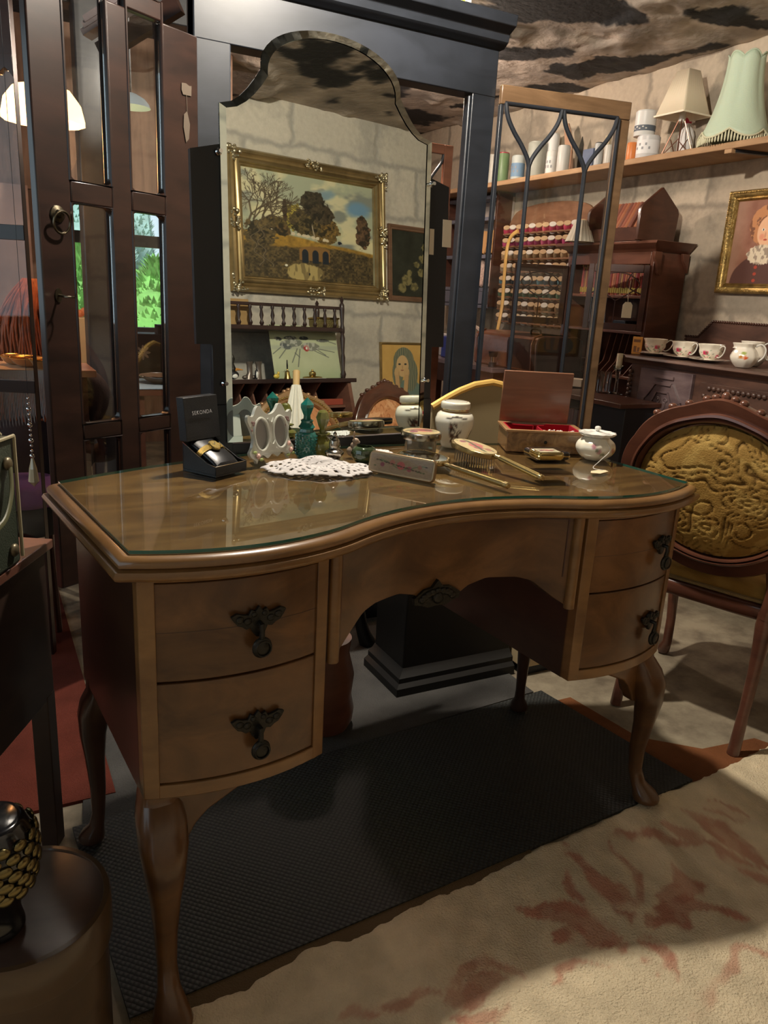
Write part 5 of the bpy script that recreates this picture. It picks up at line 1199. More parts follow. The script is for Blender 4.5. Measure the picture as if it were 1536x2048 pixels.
# watch in open presentation box
t = on_t('watch_box', 'open black watch presentation box at the left of the table', 'box', 0, 0, math.radians(27), uv=(.250, .350)); T = F(t)
M_box = plain('black_leatherette', (.010, .011, .013), .42, bump=.2, bscale=600)
mb = MB(T); mb.loft([[(0, 0, z), (.086, 0, z), (.086, .082, z), (0, .082, z)] for z in (0, .001)])
w = .003
mb = MB(T); mb.box(0, .086, 0, .085, 0, .004); mb.box(0, .086, 0, w, .004, .020)
for x in (0, .086 - w): mb.prism([(0, .004), (.085, .004), (.085, .056), (.055, .040), (.02, .023), (0, .020)], x, x + w, axis='x')
mb.box(0, .086, .085 - w, .085, .004, .056); mb.build('base', M_box, t, bevel=.0006)
mb = MB(T); [mb.tube([(x, 0, .0205), (x, .02, .0235), (x, .055, .0405), (x, .085, .0565)], .0009, 5) for x in (.0005, .0855)]; mb.tube([(0, .0, .0205), (.086, .0, .0205)], .0009, 5); mb.build('silver_trim', M_chrome, t)
mb = MB(T); mb.loft([[(-.002, .070, .058), (.088, .070, .058), (.088, .090, .058), (-.002, .090, .058)], [(-.002, .080, .140), (.088, .080, .140), (.088, .098, .140), (-.002, .098, .140)]]); ld_ = mb.build('lid', M_box, t, bevel=.001)
text_part('lettering', 'SEKONDA', .0105, T @ fr(.042, .0735 + .0005, .110, rx=PI / 2 - .12), plain('silver_print', (.45, .45, .47), .4), t)
mb = MB(T); mb.loft([[(.012 + d, y, z) for d, z in ((0, z0), (.0, z1), (.012, z1 + .006), (.05, z1 + .006), (.062, z1), (.062, z0))] for y, z0, z1 in ((.008, .005, .016), (.02, .005, .026), (.05, .008, .042), (.078, .02, .054))]); mb.build('cushion', plain('black_satin', (.012, .012, .014), .3), t, bevel=.003)
wt = on_t('wristwatch', 'ladies gold wristwatch on the black cushion of the open box', 'watch', 0, 0, math.radians(27), uv=(.250, .350)); T = F(wt)
ctr = V((.043, .046, .046)); Tw = T @ Matrix.Translation(ctr) @ Matrix.Rotation(math.radians(32), 4, 'X')
mb = MB(Tw)
for sg in (-1, 1):
    P = [(sg * .010, 0, .004), (sg * .020, 0, .003), (sg * .029, 0, -.003), (sg * .034, 0, -.013), (sg * .035, 0, -.024)]
    mb.loft([[(x, -.006, z), (x, .006, z), (x, .006, z - .0018), (x, -.006, z - .0018)] for x, _, z in P])
mb.build('bracelet', plain('mesh_gold', (.72, .50, .16), .35, 1, bump=1, bscale=900), wt)
MB(Tw).lathe([(.011, .001), (.013, .003), (.013, .006), (.011, .0075), (.0105, .007)], 28).build('case', M_gold, wt)
dl = MB(Tw).lathe([(.0105, .0066), (0, .0067)], 28).build('dial', plain('champagne_dial', (.80, .66, .30), .4), wt)
mb = MB(Tw)
for k in range(12): a = k * PI / 6; mb.box(-.0003, .0003, .0078, .0096, .0068, .0071, T=Matrix.Rotation(a, 4, 'Z'))
mb.box(-.0004, .0004, 0, .0055, .0069, .0073, T=Matrix.Rotation(1.0, 4, 'Z')); mb.box(-.0003, .0003, 0, .0085, .0071, .0075, T=Matrix.Rotation(-.6, 4, 'Z')); mb.build('markers', M_blackfab, dl)
# double porcelain photo frame
t = on_t('photo_frame', 'white porcelain double oval photo frame with raised roses beside the watch box', 'photo frame', 0, 0, math.radians(22), uv=(.405, .445)); T = F(t) @ fr(0, 0, 0, rx=-.12)
M_porc = plain('grey_white_porcelain', (.56, .57, .50), .10, coat=.8)
hw = .060
def pf_outline():
    P = []
    top = [(-hw, .082), (-.064, .092), (-.060, .102), (-.053, .098), (-.046, .100), (-.041, .109), (-.034, .117), (-.026, .117), (-.020, .109), (-.012, .102), (0, .099), (.012, .103), (.020, .110), (.026, .118), (.034, .118), (.041, .110), (.046, .101), (.053, .100), (.061, .104), (.064, .093), (hw, .082)]
    side = [(.053, .065), (.051, .05), (.057, .035), (.064, .026), (.060, .016), (.050, .010)]
    bot = [(.046, .002), (.040, .012), (.028, .018), (.014, .010), (0, .018), (-.014, .010), (-.028, .018), (-.040, .012), (-.046, .002)]
    P = top + side + bot + [(-x, z) for x, z in reversed(side)]
    return [(p.x, p.y) for p in catmull([(x, z, 0) for x, z in P], 3, closed=True)]
PO = pf_outline()
holes = [(-.027, .060, .019, .031), (.027, .060, .019, .031)]
import mathutils
def plate_with_holes(mb, outer, holes, y0, y1):
    # triangulate outline with elliptical openings
    loops = [[V((x, z, 0)) for x, z in outer]] + [[V((cx_ + a * math.cos(-2 * PI * k / 32), cz_ + b * math.sin(-2 * PI * k / 32), 0)) for k in range(32)] for cx_, cz_, a, b in holes]
    tris = mathutils.geometry.tessellate_polygon(loops); flat = [p for l in loops for p in l]; n = len(flat)
    vs = [(p.x, y0, p.y) for p in flat] + [(p.x, y1, p.y) for p in flat]; fs = [tuple(tr_) for tr_ in tris] + [tuple(i + n for i in reversed(tr_)) for tr_ in tris]
    b = 0
    for l in loops:
        m_ = len(l); fs += [(b + i, b + (i + 1) % m_, n + b + (i + 1) % m_, n + b + i) for i in range(m_)]; b += m_
    mb.add(vs, fs)
mb = MB(T); plate_with_holes(mb, PO, holes, -.004, .004); mb.build('frame_body', M_porc, t, bevel=.002, seg=3)
mb = MB(T)
for cx_, cz_, a, b in holes: mb.tube([(cx_ + (a + .002) * math.cos(2 * PI * k / 32), -.004, cz_ + (b + .002) * math.sin(2 * PI * k / 32)) for k in range(32)], .0028, 8, closed=True)
for x, z in ((0, .085), (0, .04)): mb.tube(catmull([(x - .008, -.005, z + .006), (x, -.006, z - .003), (x + .008, -.005, z + .006)], 4), .002, 6)
mb.build('oval_rims', M_porc, t)
mb = MB(T); [mb.prism([(cx_ + a * 1.02 * math.cos(2 * PI * k / 32), cz_ + b * 1.02 * math.sin(2 * PI * k / 32)) for k in range(32)], .001, .003) for cx_, cz_, a, b in holes]; mb.build('picture_glass', plain('grey_insert', (.26, .25, .235), .12, coat=1), t)
def rose(mb, x, y, z, s): 
    mb.ball((x, y, z), (s, s * .7, s), 10, 7)
    for k in range(6): a = k * PI / 3; mb.ball((x + s * .8 * math.cos(a), y + .0005, z + s * .8 * math.sin(a)), (s * .6, s * .4, s * .6), 8, 5)
for args in ((-.044, -.008, .018, .0045), (.052, -.008, .020, .0045), (.047, -.008, .034, .004)): mb = MB(T); rose(mb, *args); mb.build('raised_rose', plain('rose_porcelain', (.72, .45, .38), .2, coat=.5), t)
mb = MB(T); 
for x, z in ((-.052, .026), (-.036, .010), (.058, .012), (.043, .010)): mb.ball((x, -.007, z), (.006, .002, .0035), 8, 5)
mb.build('raised_leaves', plain('leaf_porcelain', (.35, .42, .16), .2), t)
mb = MB(T)
for x0_, z0_ in ((-.050, .080), (.048, .082)):
    for k in range(5): mb.ball((x0_ + .005 * math.cos(k * 1.9), -.0045, z0_ + .009 * math.sin(k * 2.3)), (.003, .0006, .003), 7, 4)
mb.build('painted_sprays', plain('spray_purple', (.26, .16, .15), .4), t)
MB(T).loft([[(-.015, .004, .08), (.015, .004, .08), (.012, .004, .06)], [(-.02, .045, .006), (.02, .045, .006), (.02, .040, .004)]]).build('easel_foot', M_porc, t)
# scent bottles
M_teal = glass('teal_glass', (.02, .36, .30), .03, 1.5); M_olive = glass('olive_glass', (.50, .50, .12), .04, 1.5)
M_teald = plain('teal_cut_glass', (.02, .13, .11), .08, spec=.8, coat=.6); M_oliv = plain('olive_crackle_glass', (.22, .22, .055), .12, coat=.6, trans=.45, bump=.3, bscale=80)
t = on_t('scent_bottle', 'tall dark green hobnail scent bottle with a pointed facet stopper', 'scent bottle', 612, 914)
mb = MB(F(t)); mb.lathe([(.021, 0), (.022, .004), (.022, .050), (.018, .056)], 24)
for r_ in range(7):
    for k in range(16): a = 2 * PI * (k + .5 * (r_ % 2)) / 16; mb.ball((.0215 * math.cos(a), .0215 * math.sin(a), .008 + r_ * .0065), (.0036, .0036, .0034), 6, 4)
mb.build('bottle_body', M_teald, t)
MB(F(t)).lathe([(.016, .056), (.0145, .062), (.018, .066), (.0145, .070), (.012, .076), (.014, .080), (.011, .082)], 12).build('neck', M_teald, t, angle=20)
mb = MB(F(t)); rings = []
for z, r in ((.082, .009), (.090, .008), (.108, .0155), (.114, .0155), (.128, .001)): rings.append([(r * math.cos(2 * PI * k / 6), r * math.sin(2 * PI * k / 6), z) for k in range(6)])
mb.loft(rings); mb.build('stopper', plain('teal_glass_stopper', (.02, .22, .18), .05, trans=.5, coat=.6), t, smooth=False)
t = on_t('scent_bottle', 'round olive green crackle scent bottle with a bulb stopper', 'scent bottle', 643, 913)
mb = MB(F(t)); dense_lathe(mb, [(.016, 0), (.022, .006), (.026, .020), (.022, .034), (.011, .044), (.010, .047), (.017, .049), (.018, .052), (.011, .054)], 36, Matrix(), rip=lambda a, j: .04 * math.cos(9 * a + j * .12) if 4 < j < 22 else 0); mb.build('bottle_body', M_oliv, t, angle=70)
mb = MB(F(t)); rings = []
for z, r in ((.054, .007), (.060, .006), (.068, .010), (.084, .0155), (.097, .011), (.101, .0065), (.102, .001)): rings.append([(r * math.cos(2 * PI * k / 8), r * math.sin(2 * PI * k / 8), z) for k in range(8)])
mb.loft(rings); mb.build('stopper', M_oliv, t, smooth=False)
# pepper pot
t = on_t('pepper_pot', 'small silver pepper pot with domed finial lid beside the olive bottle', 'pepper pot', 668, 925)
M_silver = plain('tarnished_silver', (.42, .38, .32), .18, 1)
mb = MB(F(t)); dense_lathe(mb, [(.016, 0), (.018, .003), (.012, .008), (.019, .018), (.020, .024), (.012, .030), (.010, .034)], 28, Matrix()); mb.build('body', M_silver, t)
mb = MB(F(t)); dense_lathe(mb, [(.012, .034), (.012, .040), (.010, .048), (.005, .054), (.003, .058), (.0045, .061), (.001, .066)], 24, Matrix()); mb.build('lid', M_silver, t)
# rabbit
t = on_t('rabbit_figurine', 'tiny sitting brown and white china rabbit near the mirror foot', 'figurine', 703, 912, -.6)
mb = MB(F(t)); mb.ball((0, 0, .011), (.012, .010, .011), 14, 10); mb.ball((.004, 0, .022), (.008, .0075, .010), 12, 9); mb.ball((.008, 0, .034), (.0075, .006, .007), 12, 9); mb.ball((.014, 0, .032), (.004, .003, .003), 8, 6)
mb.build('body', plain('china_rabbit', (.36, .27, .20), .2, var=.4, vscale=60), t)
for sg in (-1, 1): MB(F(t)).ball((.004, sg * .003, .046), (.002, .0018, .010), 8, 6).build('ear', plain('china_ear', (.40, .28, .2), .2), t)
MB(F(t)).ball((.009, 0, .018), (.005, .005, .008), 8, 6).build('white_chest', M_whiteglaze, t)
# green glass bowl
t = on_t('glass_bowl', 'small round green veined glass bowl half hidden by the clothes brush', 'bowl', 727, 925)
mb = MB(F(t)); dense_lathe(mb, [(.012, 0), (.020, .003), (.027, .016), (.024, .030), (.018, .035), (.0165, .0345), (.022, .028), (.0245, .016), (.018, .006), (0, .005)], 36, Matrix(), rip=lambda a, j: .02 * math.sin(7 * a + j * .3)); mb.build('bowl_body', plain('green_veined_glass', (.10, .15, .07), .06, trans=.55, coat=.6, var=.7, vscale=45), t, angle=70)
# crumpled lace doily
def doily():
    n = 72; m_ = 20; vs = []; fs = []
    rs = np.random.RandomState(5)
    for i in range(m_ + 1):
        r = i / m_
        for k in range(n):
            a = 2 * PI * k / n; sc_ = 1 + .05 * math.cos(12 * a) * r
            x = .112 * r * sc_ * math.cos(a); y = .074 * r * sc_ * math.sin(a)
            zz = .006 + .016 * (.5 + .5 * math.sin(x * 62 + 1.5 * math.sin(y * 60))) * (1 - .5 * r) + .012 * float(fbm(np.array(x * 28 + 3), np.array(y * 34 + 2), 3)) * r + .008 * math.exp(-((x + .02) / .04) ** 2)
            zz = (zz - .004) * (1 - .75 * r ** 3) * (.8 if y < 0 else 1); vs.append((x, y, max(zz, .0010)))
    for i in range(m_):
        for k in range(n):
            if i > 3 and i % 3 == 1 and k % 3 == 0: continue
            if i > 8 and i % 4 == 3 and k % 4 == 1: continue
            fs.append((i * n + k, i * n + (k + 1) % n, (i + 1) * n + (k + 1) % n, (i + 1) * n + k))
    return vs, fs
P = tab(640, 938); vs, fs = doily()
mb = MB(TM @ fr(P.x - .005, P.y - .005, GZ, -.35)); mb.add(vs, fs); o = mb.build('lace_doily', plain('white_crochet', (.62, .58, .56), .9, bump=.6, bscale=900), angle=80); md = o.modifiers.new('s', 'SOLIDIFY'); md.thickness = .0012; md.offset = 1; tag(o, 'crumpled white crochet lace doily in front of the scent bottles', 'doily')
P = tab(760, 918); o = MB(TM @ fr(.662, .455, GZ, .3)); o.add([(x * .38, y * .5, z * .4) for x, y, z in vs], fs); o = o.build('lace_doily', plain('white_crochet', (.62, .58, .56), .9), angle=80); md = o.modifiers.new('s', 'SOLIDIFY'); md.thickness = .001; md.offset = 1; tag(o, 'small flat white lace mat behind the clothes brush', 'doily')
# embroidery pattern
def embro(cx_=.5, sx=1.0, base=(.58, .50, .40), gold=False):
    def f_(u, v):
        n = fbm(u * 30, v * 30, 3); c = np.zeros(u.shape + (3,)) + np.array(base) + (n - .5)[..., None] * .08
        st = np.abs(v - .5 - .18 * np.sin(u * 9)); c = lerp(c, (.42, .45, .32), sm(.05, .02, st) * sm(.05, .12, u) * sm(.95, .88, u))
        for k, (x, y, r, col) in enumerate(((.5, .52, .26, (.70, .36, .34)), (.36, .62, .17, (.66, .42, .36)), (.64, .40, .17, (.60, .30, .32)), (.2, .42, .14, (.50, .26, .30)), (.8, .6, .14, (.60, .40, .32)))):
            d = np.sqrt(((u - x) * sx) ** 2 + (v - y) ** 2) ; c = lerp(c, col, sm(r, r * .8, d)); c = lerp(c, [q * .7 for q in col], sm(.06, .0, np.abs(np.sin(d * 60 / 1.0)) - .2) * sm(r, r * .8, d) * .5)
        for k in range(26):
            x = .08 + .84 * ((k * .618) % 1); y = .3 + .4 * ((k * .377) % 1); d = np.sqrt(((u - x) * sx) ** 2 + ((v - y) * 1.8) ** 2); c = lerp(c, ((.28, .34, .18), (.26, .18, .15))[k % 2], sm(.09, .05, d) * .85)
        return c
    return f_
M_emb = vcol('embroidered_silk', .55, bump=.4, bscale=900, coat=.25)
# clothes brush standing on its side
P0_ = tab(737, 946); P1_ = tab(862, 975)
d_ = V((P1_.x - P0_.x, P1_.y - P0_.y, 0)); Ld = .150; an = math.atan2(d_.y, d_.x) + .12
t = on_t('clothes_brush', 'clothes brush with floral embroidered back under celluloid lying on its side', 'brush', 0, 0, an, uv=(P0_.x + .004, P0_.y + .012)); T = F(t) @ fr(0, 0, .001, rx=-.20)
def rrect(w, h, r, n=5):
    P = []
    for cx_, cy_, a0 in ((w - r, r, -PI / 2), (w - r, h - r, 0), (r, h - r, PI / 2), (r, r, PI)):
        P += [(cx_ + r * math.cos(a0 + PI / 2 * i / n), cy_ + r * math.sin(a0 + PI / 2 * i / n)) for i in range(n + 1)]
    return P
mb = MB(T); mb.prism(rrect(Ld, .044, .010), 0, .010); mb.build('back_frame', plain('dull_brass_frame', (.30, .20, .11), .35, .8), t, bevel=.002)
grid('embroidered_panel', T @ fr(.005, -.0006, .005, rx=PI / 2), Ld - .01, .034, 110, 40, embro(sx=3.6), M_emb, t)
mb = MB(T)
for i in range(26):
    for j in range(6): mb.tube([(.012 + i * .005, .010, .008 + j * .0055), (.012 + i * .005, .028, .008 + j * .0055)], .0008, 4)
bq = mb.build('bristles', plain('dark_bristle', (.05, .04, .03), .7), t)
# hand mirror
hm = tab(848, 928); he = tab(1018, 971, .775); d_ = V((he.x - hm.x, he.y - hm.y, 0)); an = math.atan2(d_.y, d_.x); Lh = d_.length
t = on_t('hand_mirror', 'gilt hand mirror lying face up with lace pattern border and long reeded handle', 'hand mirror', 0, 0, an, uv=(hm.x, hm.y)); T = F(t)
M_gilt2 = plain('lacquered_gilt', (.45, .33, .15), .25, .9)
oct_ = [(-.062, -.022), (-.045, -.042), (.02, -.044), (.045, -.034), (.066, -.010), (.066, .010), (.045, .034), (.02, .044), (-.045, .042), (-.062, .022)]
mb = MB(T); mb.prism(oct_, .008, .018, axis='z'); mb.build('head_rim', M_gilt2, t, bevel=.002)
mb = MB(T); mb.prism([(x * .90, y * .88) for x, y in oct_], .0181, .019, axis='z'); mb.build('mirror_face', M_mirror, t, smooth=False)
mb = MB(T)
for i in range(len(oct_)):
    a, b = V(oct_[i] + (0,)), V(oct_[(i + 1) % len(oct_)] + (0,)); k = int((b - a).length / .005)
    for j in range(k): p_ = a + (b - a) * (j / max(k, 1)); mb.ball((p_.x * .95, p_.y * .94, .0185), (.0018, .0018, .0014), 6, 4)
mb.build('beaded_border', M_gilt2, t)
def hexhandle(T, x0, x1, z0, z1, r, parent, mat):
    mb = MB(T); rings = []
    for s, k in ((0, .7), (.03, 1.0), (.08, .8), (.12, 1.05), (.5, 1.1), (.93, 1.15), (.95, 1.35), (.985, 1.35), (1, .9)):
        x = x0 + (x1 - x0) * s; z = z0 + (z1 - z0) * s; rings.append([(x, r * k * math.cos(2 * PI * q / 8), z + r * k * .8 * math.sin(2 * PI * q / 8)) for q in range(8)])
    mb.loft(rings); h_ = mb.build('handle', mat, parent, smooth=False, bevel=.0005)
    mb = MB(T)
    for q in range(8): a = 2 * PI * q / 8; mb.tube([(x0 + (x1 - x0) * .13, r * 1.05 * math.cos(a), z0 + (z1 - z0) * .13 + r * .84 * math.sin(a)), (x0 + (x1 - x0) * .92, r * 1.15 * math.cos(a), z0 + (z1 - z0) * .92 + r * .92 * math.sin(a))], .0007, 4)
    mb.build('reeding', M_gold, h_)
hexhandle(T, .066, Lh, .013, .008, .0062, t, M_gilt2)
# hair brush
hm = tab(950, 897, .80); he = tab(1086, 957, .775); d_ = V((he.x - hm.x, he.y - hm.y, 0)); an = math.atan2(d_.y, d_.x); Lh = d_.length
t = on_t('hair_brush', 'hair brush with embroidered oval back resting on its bristles', 'hair brush', 0, 0, an, uv=(hm.x, hm.y)); T = F(t)
ov = [(-.058, -.018), (-.040, -.032), (.02, -.034), (.048, -.024), (.060, -.010), (.060, .010), (.048, .024), (.02, .034), (-.040, .032), (-.058, .018)]
mb = MB(T @ fr(0, 0, .033, ry=math.radians(6))); mb.prism(ov, -.006, .006, axis='z'); mb.build('head_rim', M_gilt2, t, bevel=.002)
def ovw(X, Y, Z):
    a = X * 2 - 1; b = Y * 2 - 1; x = a * np.sqrt(1 - b * b / 2); y = b * np.sqrt(1 - a * a / 2); return x * .058, y * .033, Z + .002 * (1 - (x * x + y * y))
grid('embroidered_back', T @ fr(0, 0, .0395, ry=math.radians(6)), 1, 1, 70, 60, embro(sx=1.6, base=(.70, .62, .44)), M_emb, t, warp=ovw)
mb = MB(T)
for i in range(15):
    for j in range(7):
        x = -.05 + i * .0072; y = -.024 + j * .008
        if (x / .056) ** 2 + (y / .031) ** 2 < 1: mb.tube([(x, y, .028 - x * .105), (x * 1.03, y * 1.05, .001)], .0009, 4)
mb.build('bristles', plain('pale_bristle', (.30, .24, .17), .6), t)
hexhandle(T, .060, Lh, .030, .009, .0065, t, M_gilt2)
# powder jar
t = on_t('powder_jar', 'cut glass powder jar with silver rim and embroidered domed lid', 'powder jar', 840, 905); T = F(t)
mb = MB(T); mb.lathe([(.034, 0), (.036, .004), (.036, .030), (.038, .034)], 40, rip=lambda a, j: .03 * math.cos(14 * a)); mb.build('glass_body', plain('cut_crystal', (.30, .30, .27), .05, trans=.6, coat=1), t)
MB(T).lathe([(.040, .033), (.046, .034), (.047, .040), (.046, .048), (.043, .050)], 40).build('silver_rim', M_silver, t)
def diskw(r):
    def wp(X, Y, Z):
        a = X * 2 - 1; b = Y * 2 - 1; x = a * np.sqrt(1 - b * b / 2); y = b * np.sqrt(1 - a * a / 2); return x * r, y * r, Z + .003 * (1 - (x * x + y * y))
    return wp
grid('embroidered_lid', T @ fr(0, 0, .0498), 1, 1, 60, 60, embro(sx=1.2, base=(.66, .58, .40)), M_emb, t, warp=diskw(.0435))
# ginger jar
def jar_c(u0, rose_=False, g=(.90, .88, .80)):
    def f_(x, y, z):
        a = np.arctan2(y - u0[1], x - u0[0]); c = np.zeros((len(x), 3)) + np.array(g)
        return c
    return f_
t = on_t('ginger_jar', 'white china ginger jar with dark figure transfer and gold line by the mirror', 'jar', 905, 893); T = F(t)
mb = MB(T); dense_lathe(mb, [(.026, 0), (.029, .004), (.034, .020), (.044, .046), (.047, .064), (.042, .080), (.031, .088), (.030, .091)], 96, Matrix()); b = mb.build('jar_body', M_china, t, angle=80)
def gj(x, y, z):
    a = np.arctan2(y, x); c = np.zeros((len(x), 3)) + np.array([.88, .86, .79])
    n = fbm(a * 7 + 10, z * 160, 4)
    for a0, w_, z0_, z1_ in ((-2.15, .42, .018, .070), (-1.0, .30, .015, .050), (.6, .5, .02, .07), (2.2, .4, .02, .06)):
        k = sm(w_, w_ * .6, np.abs(np.angle(np.exp(1j * (a - a0)))) + .25 * (n - .5)) * sm(z0_ - .006, z0_, z) * sm(z1_, z1_ - .012, z + .02 * (n - .5)) * sm(.42, .50, n)
        c = lerp(c, (.22, .17, .15), k * .9); c = lerp(c, (.55, .25, .2), k * sm(.6, .7, n) * .6)
    kk = sm(.0022, .001, np.abs(z - .076 - .0025 * np.cos(a * 6))) * sm(-.3, .0, np.cos(a * 3)); c = lerp(c, (.18, .14, .12), kk)
    c = lerp(c, (.62, .45, .16), sm(.0015, .0008, np.abs(z - .0875))); return c
recolor(b, gj)
mb = MB(T); mb.lathe([(.0305, .0905), (.032, .0905), (.032, .093), (.0305, .093)], 40); mb.build('gold_band', M_gold, t)
mb = MB(T); dense_lathe(mb, [(.032, .093), (.035, .094), (.0355, .104), (.033, .109), (.024, .111), (0, .112)], 48, Matrix()); b = mb.build('lid', M_china, t, angle=80)
recolor(b, lambda x, y, z: lerp(np.zeros((len(x), 3)) + np.array([.88, .86, .79]), (.25, .2, .16), sm(.002, .001, np.abs(np.hypot(x, y) - .026)) * .5))
# jewellery box
A = V((.985, .385, 0)); B = V((1.146, .290, 0)); an = math.atan2(B.y - A.y, B.x - A.x); Lw = (B - A).length
t = on_t('jewellery_box', 'open burr wood jewellery box lined in red velvet at the right of the mirror', 'jewellery box', 0, 0, an, uv=(A.x, A.y)); T = F(t)
M_burr = wood('burr_wood', (.12, .055, .02), (.40, .22, .09), (30, 30, 30), .25, .6, burl=1.5); M_velvet = plain('red_velvet', (.30, .008, .02), .9, spec=.2)
D_, Hh_ = .122, .048
mb = MB(T); mb.box(0, Lw, 0, .008, 0, Hh_); mb.box(0, Lw, D_ - .008, D_, 0, Hh_); mb.box(0, .008, .008, D_ - .008, 0, Hh_); mb.box(Lw - .008, Lw, .008, D_ - .008, 0, Hh_); mb.box(.008, Lw - .008, .008, D_ - .008, 0, .006); mb.build('case', M_burr, t, bevel=.0015)
mb = MB(T)
for (a, b, c, d) in ((-.004, Lw + .004, -.004, .007), (-.004, Lw + .004, D_ - .007, D_ + .004), (-.004, .007, .007, D_ - .007), (Lw - .007, Lw + .004, .007, D_ - .007)): mb.box(a, b, c, d, Hh_, Hh_ + .006)
mb.build('rim', wood('light_rim', (.28, .14, .06), (.45, .25, .11), (5, 5, 20), .3, .5), t, bevel=.001)
mb = MB(T); mb.box(.008, Lw - .008, .008, D_ - .008, .030, .034)
for (a, b, c, d) in ((.0075, Lw - .0075, .0075, .011), (.0075, Lw - .0075, D_ - .011, D_ - .0075), (.0075, .011, .011, D_ - .011), (Lw - .011, Lw - .0075, .011, D_ - .011), (Lw * .45, Lw * .45 + .004, .011, D_ - .011)): mb.box(a, b, c, d, .006, Hh_ + .005)
mb.build('velvet_lining', M_velvet, t)
mb = MB(T @ fr(0, D_ + .002, Hh_ + .006, rx=.10)); mb.box(0, Lw * .93, -.0, .010, 0, .128); mb.build('lid', wood('plain_mahogany_lid', (.16, .065, .035), (.25, .11, .06), (3, 3, 40), .28, .5), t, bevel=.001)
MB(T @ fr(.0, 0, 0)).ball((Lw * .5, -.002, .026), (.004, .003, .004), 8, 6).build('keyhole', M_darkmetal, t)
n_ = on_t('necklace', 'string of pearl and gold jewellery heaped in the red velvet tray', 'necklace', 0, 0, an, uv=(A.x, A.y), z=GZ); T2_ = F(n_)
mb = MB(T2_)
for i in range(60): a = i * .42; r = .012 + .012 * math.sin(i * .9); mb.ball((Lw * .74 + r * math.cos(a) * 1.7, .05 + r * math.sin(a), .038 + .008 * abs(math.sin(i * 1.3))), .0028, 7, 5)
mb.build('pearls', plain('pearl', (.72, .66, .58), .15, coat=.6), n_)
mb = MB(T2_); mb.tube([(Lw * .74 + .03 * math.cos(a), .05 + .018 * math.sin(a * 2), .043) for a in [2 * PI * i / 30 for i in range(30)]], .0009, 5, closed=True); mb.build('gold_chain', M_gold, n_)
o = MB(T).lathe([(.028, .0), (.030, .003), (.012, .0045), (0, .004)], 24, T=fr(Lw * .33, D_ - .035, .0535), sx=1.6, sy=.6).build('brooch', M_silver); tag(o, 'oval silver dish lying across the back rim of the jewellery box', 'dish')
# compacts in a stack
z = 0
for k, (w, d, h, col, lb, rim) in enumerate(((.080, .066, .021, (.012, .012, .014), 'black and gold powder compact, lowest of the stack of three', 1), (.080, .066, .019, (.012, .012, .014), 'black and gold powder compact in the middle of the stack', 1), (.058, .048, .016, (.55, .42, .16), 'gilt compact with a pale picture lid on top of the stack', 0))):
    t = on_t('powder_compact', lb, 'compact', 1092, 916, [-.35, -.25, -.30][k], z=GZ + z); T = F(t)
    mb = MB(T); R_ = rrect(w, d, .006); mb.loft([[(x - w / 2 + (.5 * w - x) * q, y - d / 2 + (.5 * d - y) * q, zz) for x, y in R_] for zz, q in ((0, .12), (.003, .02), (h - .003, .0), (h - .0003, .08))]); mb.build('case', plain('compact_case', col, .12, .9 if k == 2 else 0, coat=.8), t, bevel=.0005)
    mb = MB(T); mb.tube([(x - w / 2, y - d / 2, h * .5) for x, y in R_], .0011, 5, closed=True); mb.build('gold_rim', M_gold, t)
    if k == 2:
        grid('picture_lid', T @ fr(-w / 2 + .006, -d / 2 + .006, h), w - .012, d - .012, 24, 20, embro(sx=1.2, base=(.72, .68, .55)), M_emb, t)
    z += h + .0012
# lidded pot with tag
t = on_t('trinket_pot', 'white floral china pot with frilled lid and paper tag at the right end', 'pot', 1188, 918); T = F(t)
mb = MB(T); dense_lathe(mb, [(.022, 0), (.026, .002), (.038, .012), (.045, .026), (.042, .040), (.031, .050), (.028, .053)], 96, Matrix(), rip=lambda a, j: .02 * math.cos(8 * a)); b = mb.build('pot_body', M_china, t, angle=80)
def tp(x, y, z):
    a = np.arctan2(y, x); c = np.zeros((len(x), 3)) + np.array([.90, .87, .79]); n = fbm(a * 8, z * 120, 3)
    for a0, z0_, col in ((-2.2, .026, (.72, .50, .52)), (-2.5, .036, (.70, .45, .5)), (-1.1, .022, (.62, .30, .36)), (-.8, .030, (.55, .35, .40)), (-1.35, .028, (.70, .42, .45)), (.8, .03, (.6, .3, .4))):
        d = np.hypot(np.angle(np.exp(1j * (a - a0))) * .045, z - z0_); c = lerp(c, col, sm(.008, .004, d + .005 * (n - .5)) * .85)
        d = np.hypot(np.angle(np.exp(1j * (a - a0 - .2))) * .045, z - z0_ + .007); c = lerp(c, (.42, .45, .35), sm(.006, .003, d + .008 * (n - .5)) * .8)
    return c
recolor(b, tp)
mb = MB(T); dense_lathe(mb, [(.027, .0535), (.035, .056), (.042, .062), (.041, .064), (.032, .061), (.018, .063), (.006, .066), (.004, .068), (.007, .072), (.006, .077), (.0, .079)], 96, Matrix(), rip=lambda a, j: .05 * math.cos(12 * a) * (1 if 3 < j < 22 else 0)); mb.build('frilled_lid', M_whiteglaze, t, angle=80)
g_ = tab(1195, 944); t2 = on_t('price_tag', 'small buff price tag on white string lying beside the trinket pot', 'tag', 0, 0, .1, uv=(g_.x, g_.y))
MB(F(t2)).prism([(-.026, -.002), (-.012, -.016), (.024, -.010), (.030, .002), (.020, .010), (-.010, .010)], .0005, .0012, axis='z').build('card', plain('buff_card', (.66, .54, .34), .7), t2, smooth=False)
q_ = F(t2).inverted() @ F(t)
pp = q_.translation
MB(F(t2)).tube(catmull([(.022, .002, .0015), (.010, .02, .004), (pp.x * .5, pp.y * .4, .012), (pp.x - .01, pp.y - .048, .030), (pp.x - .012, pp.y - .036, .048)], 6), .0008, 5).build('string', M_whiteglaze, t2)
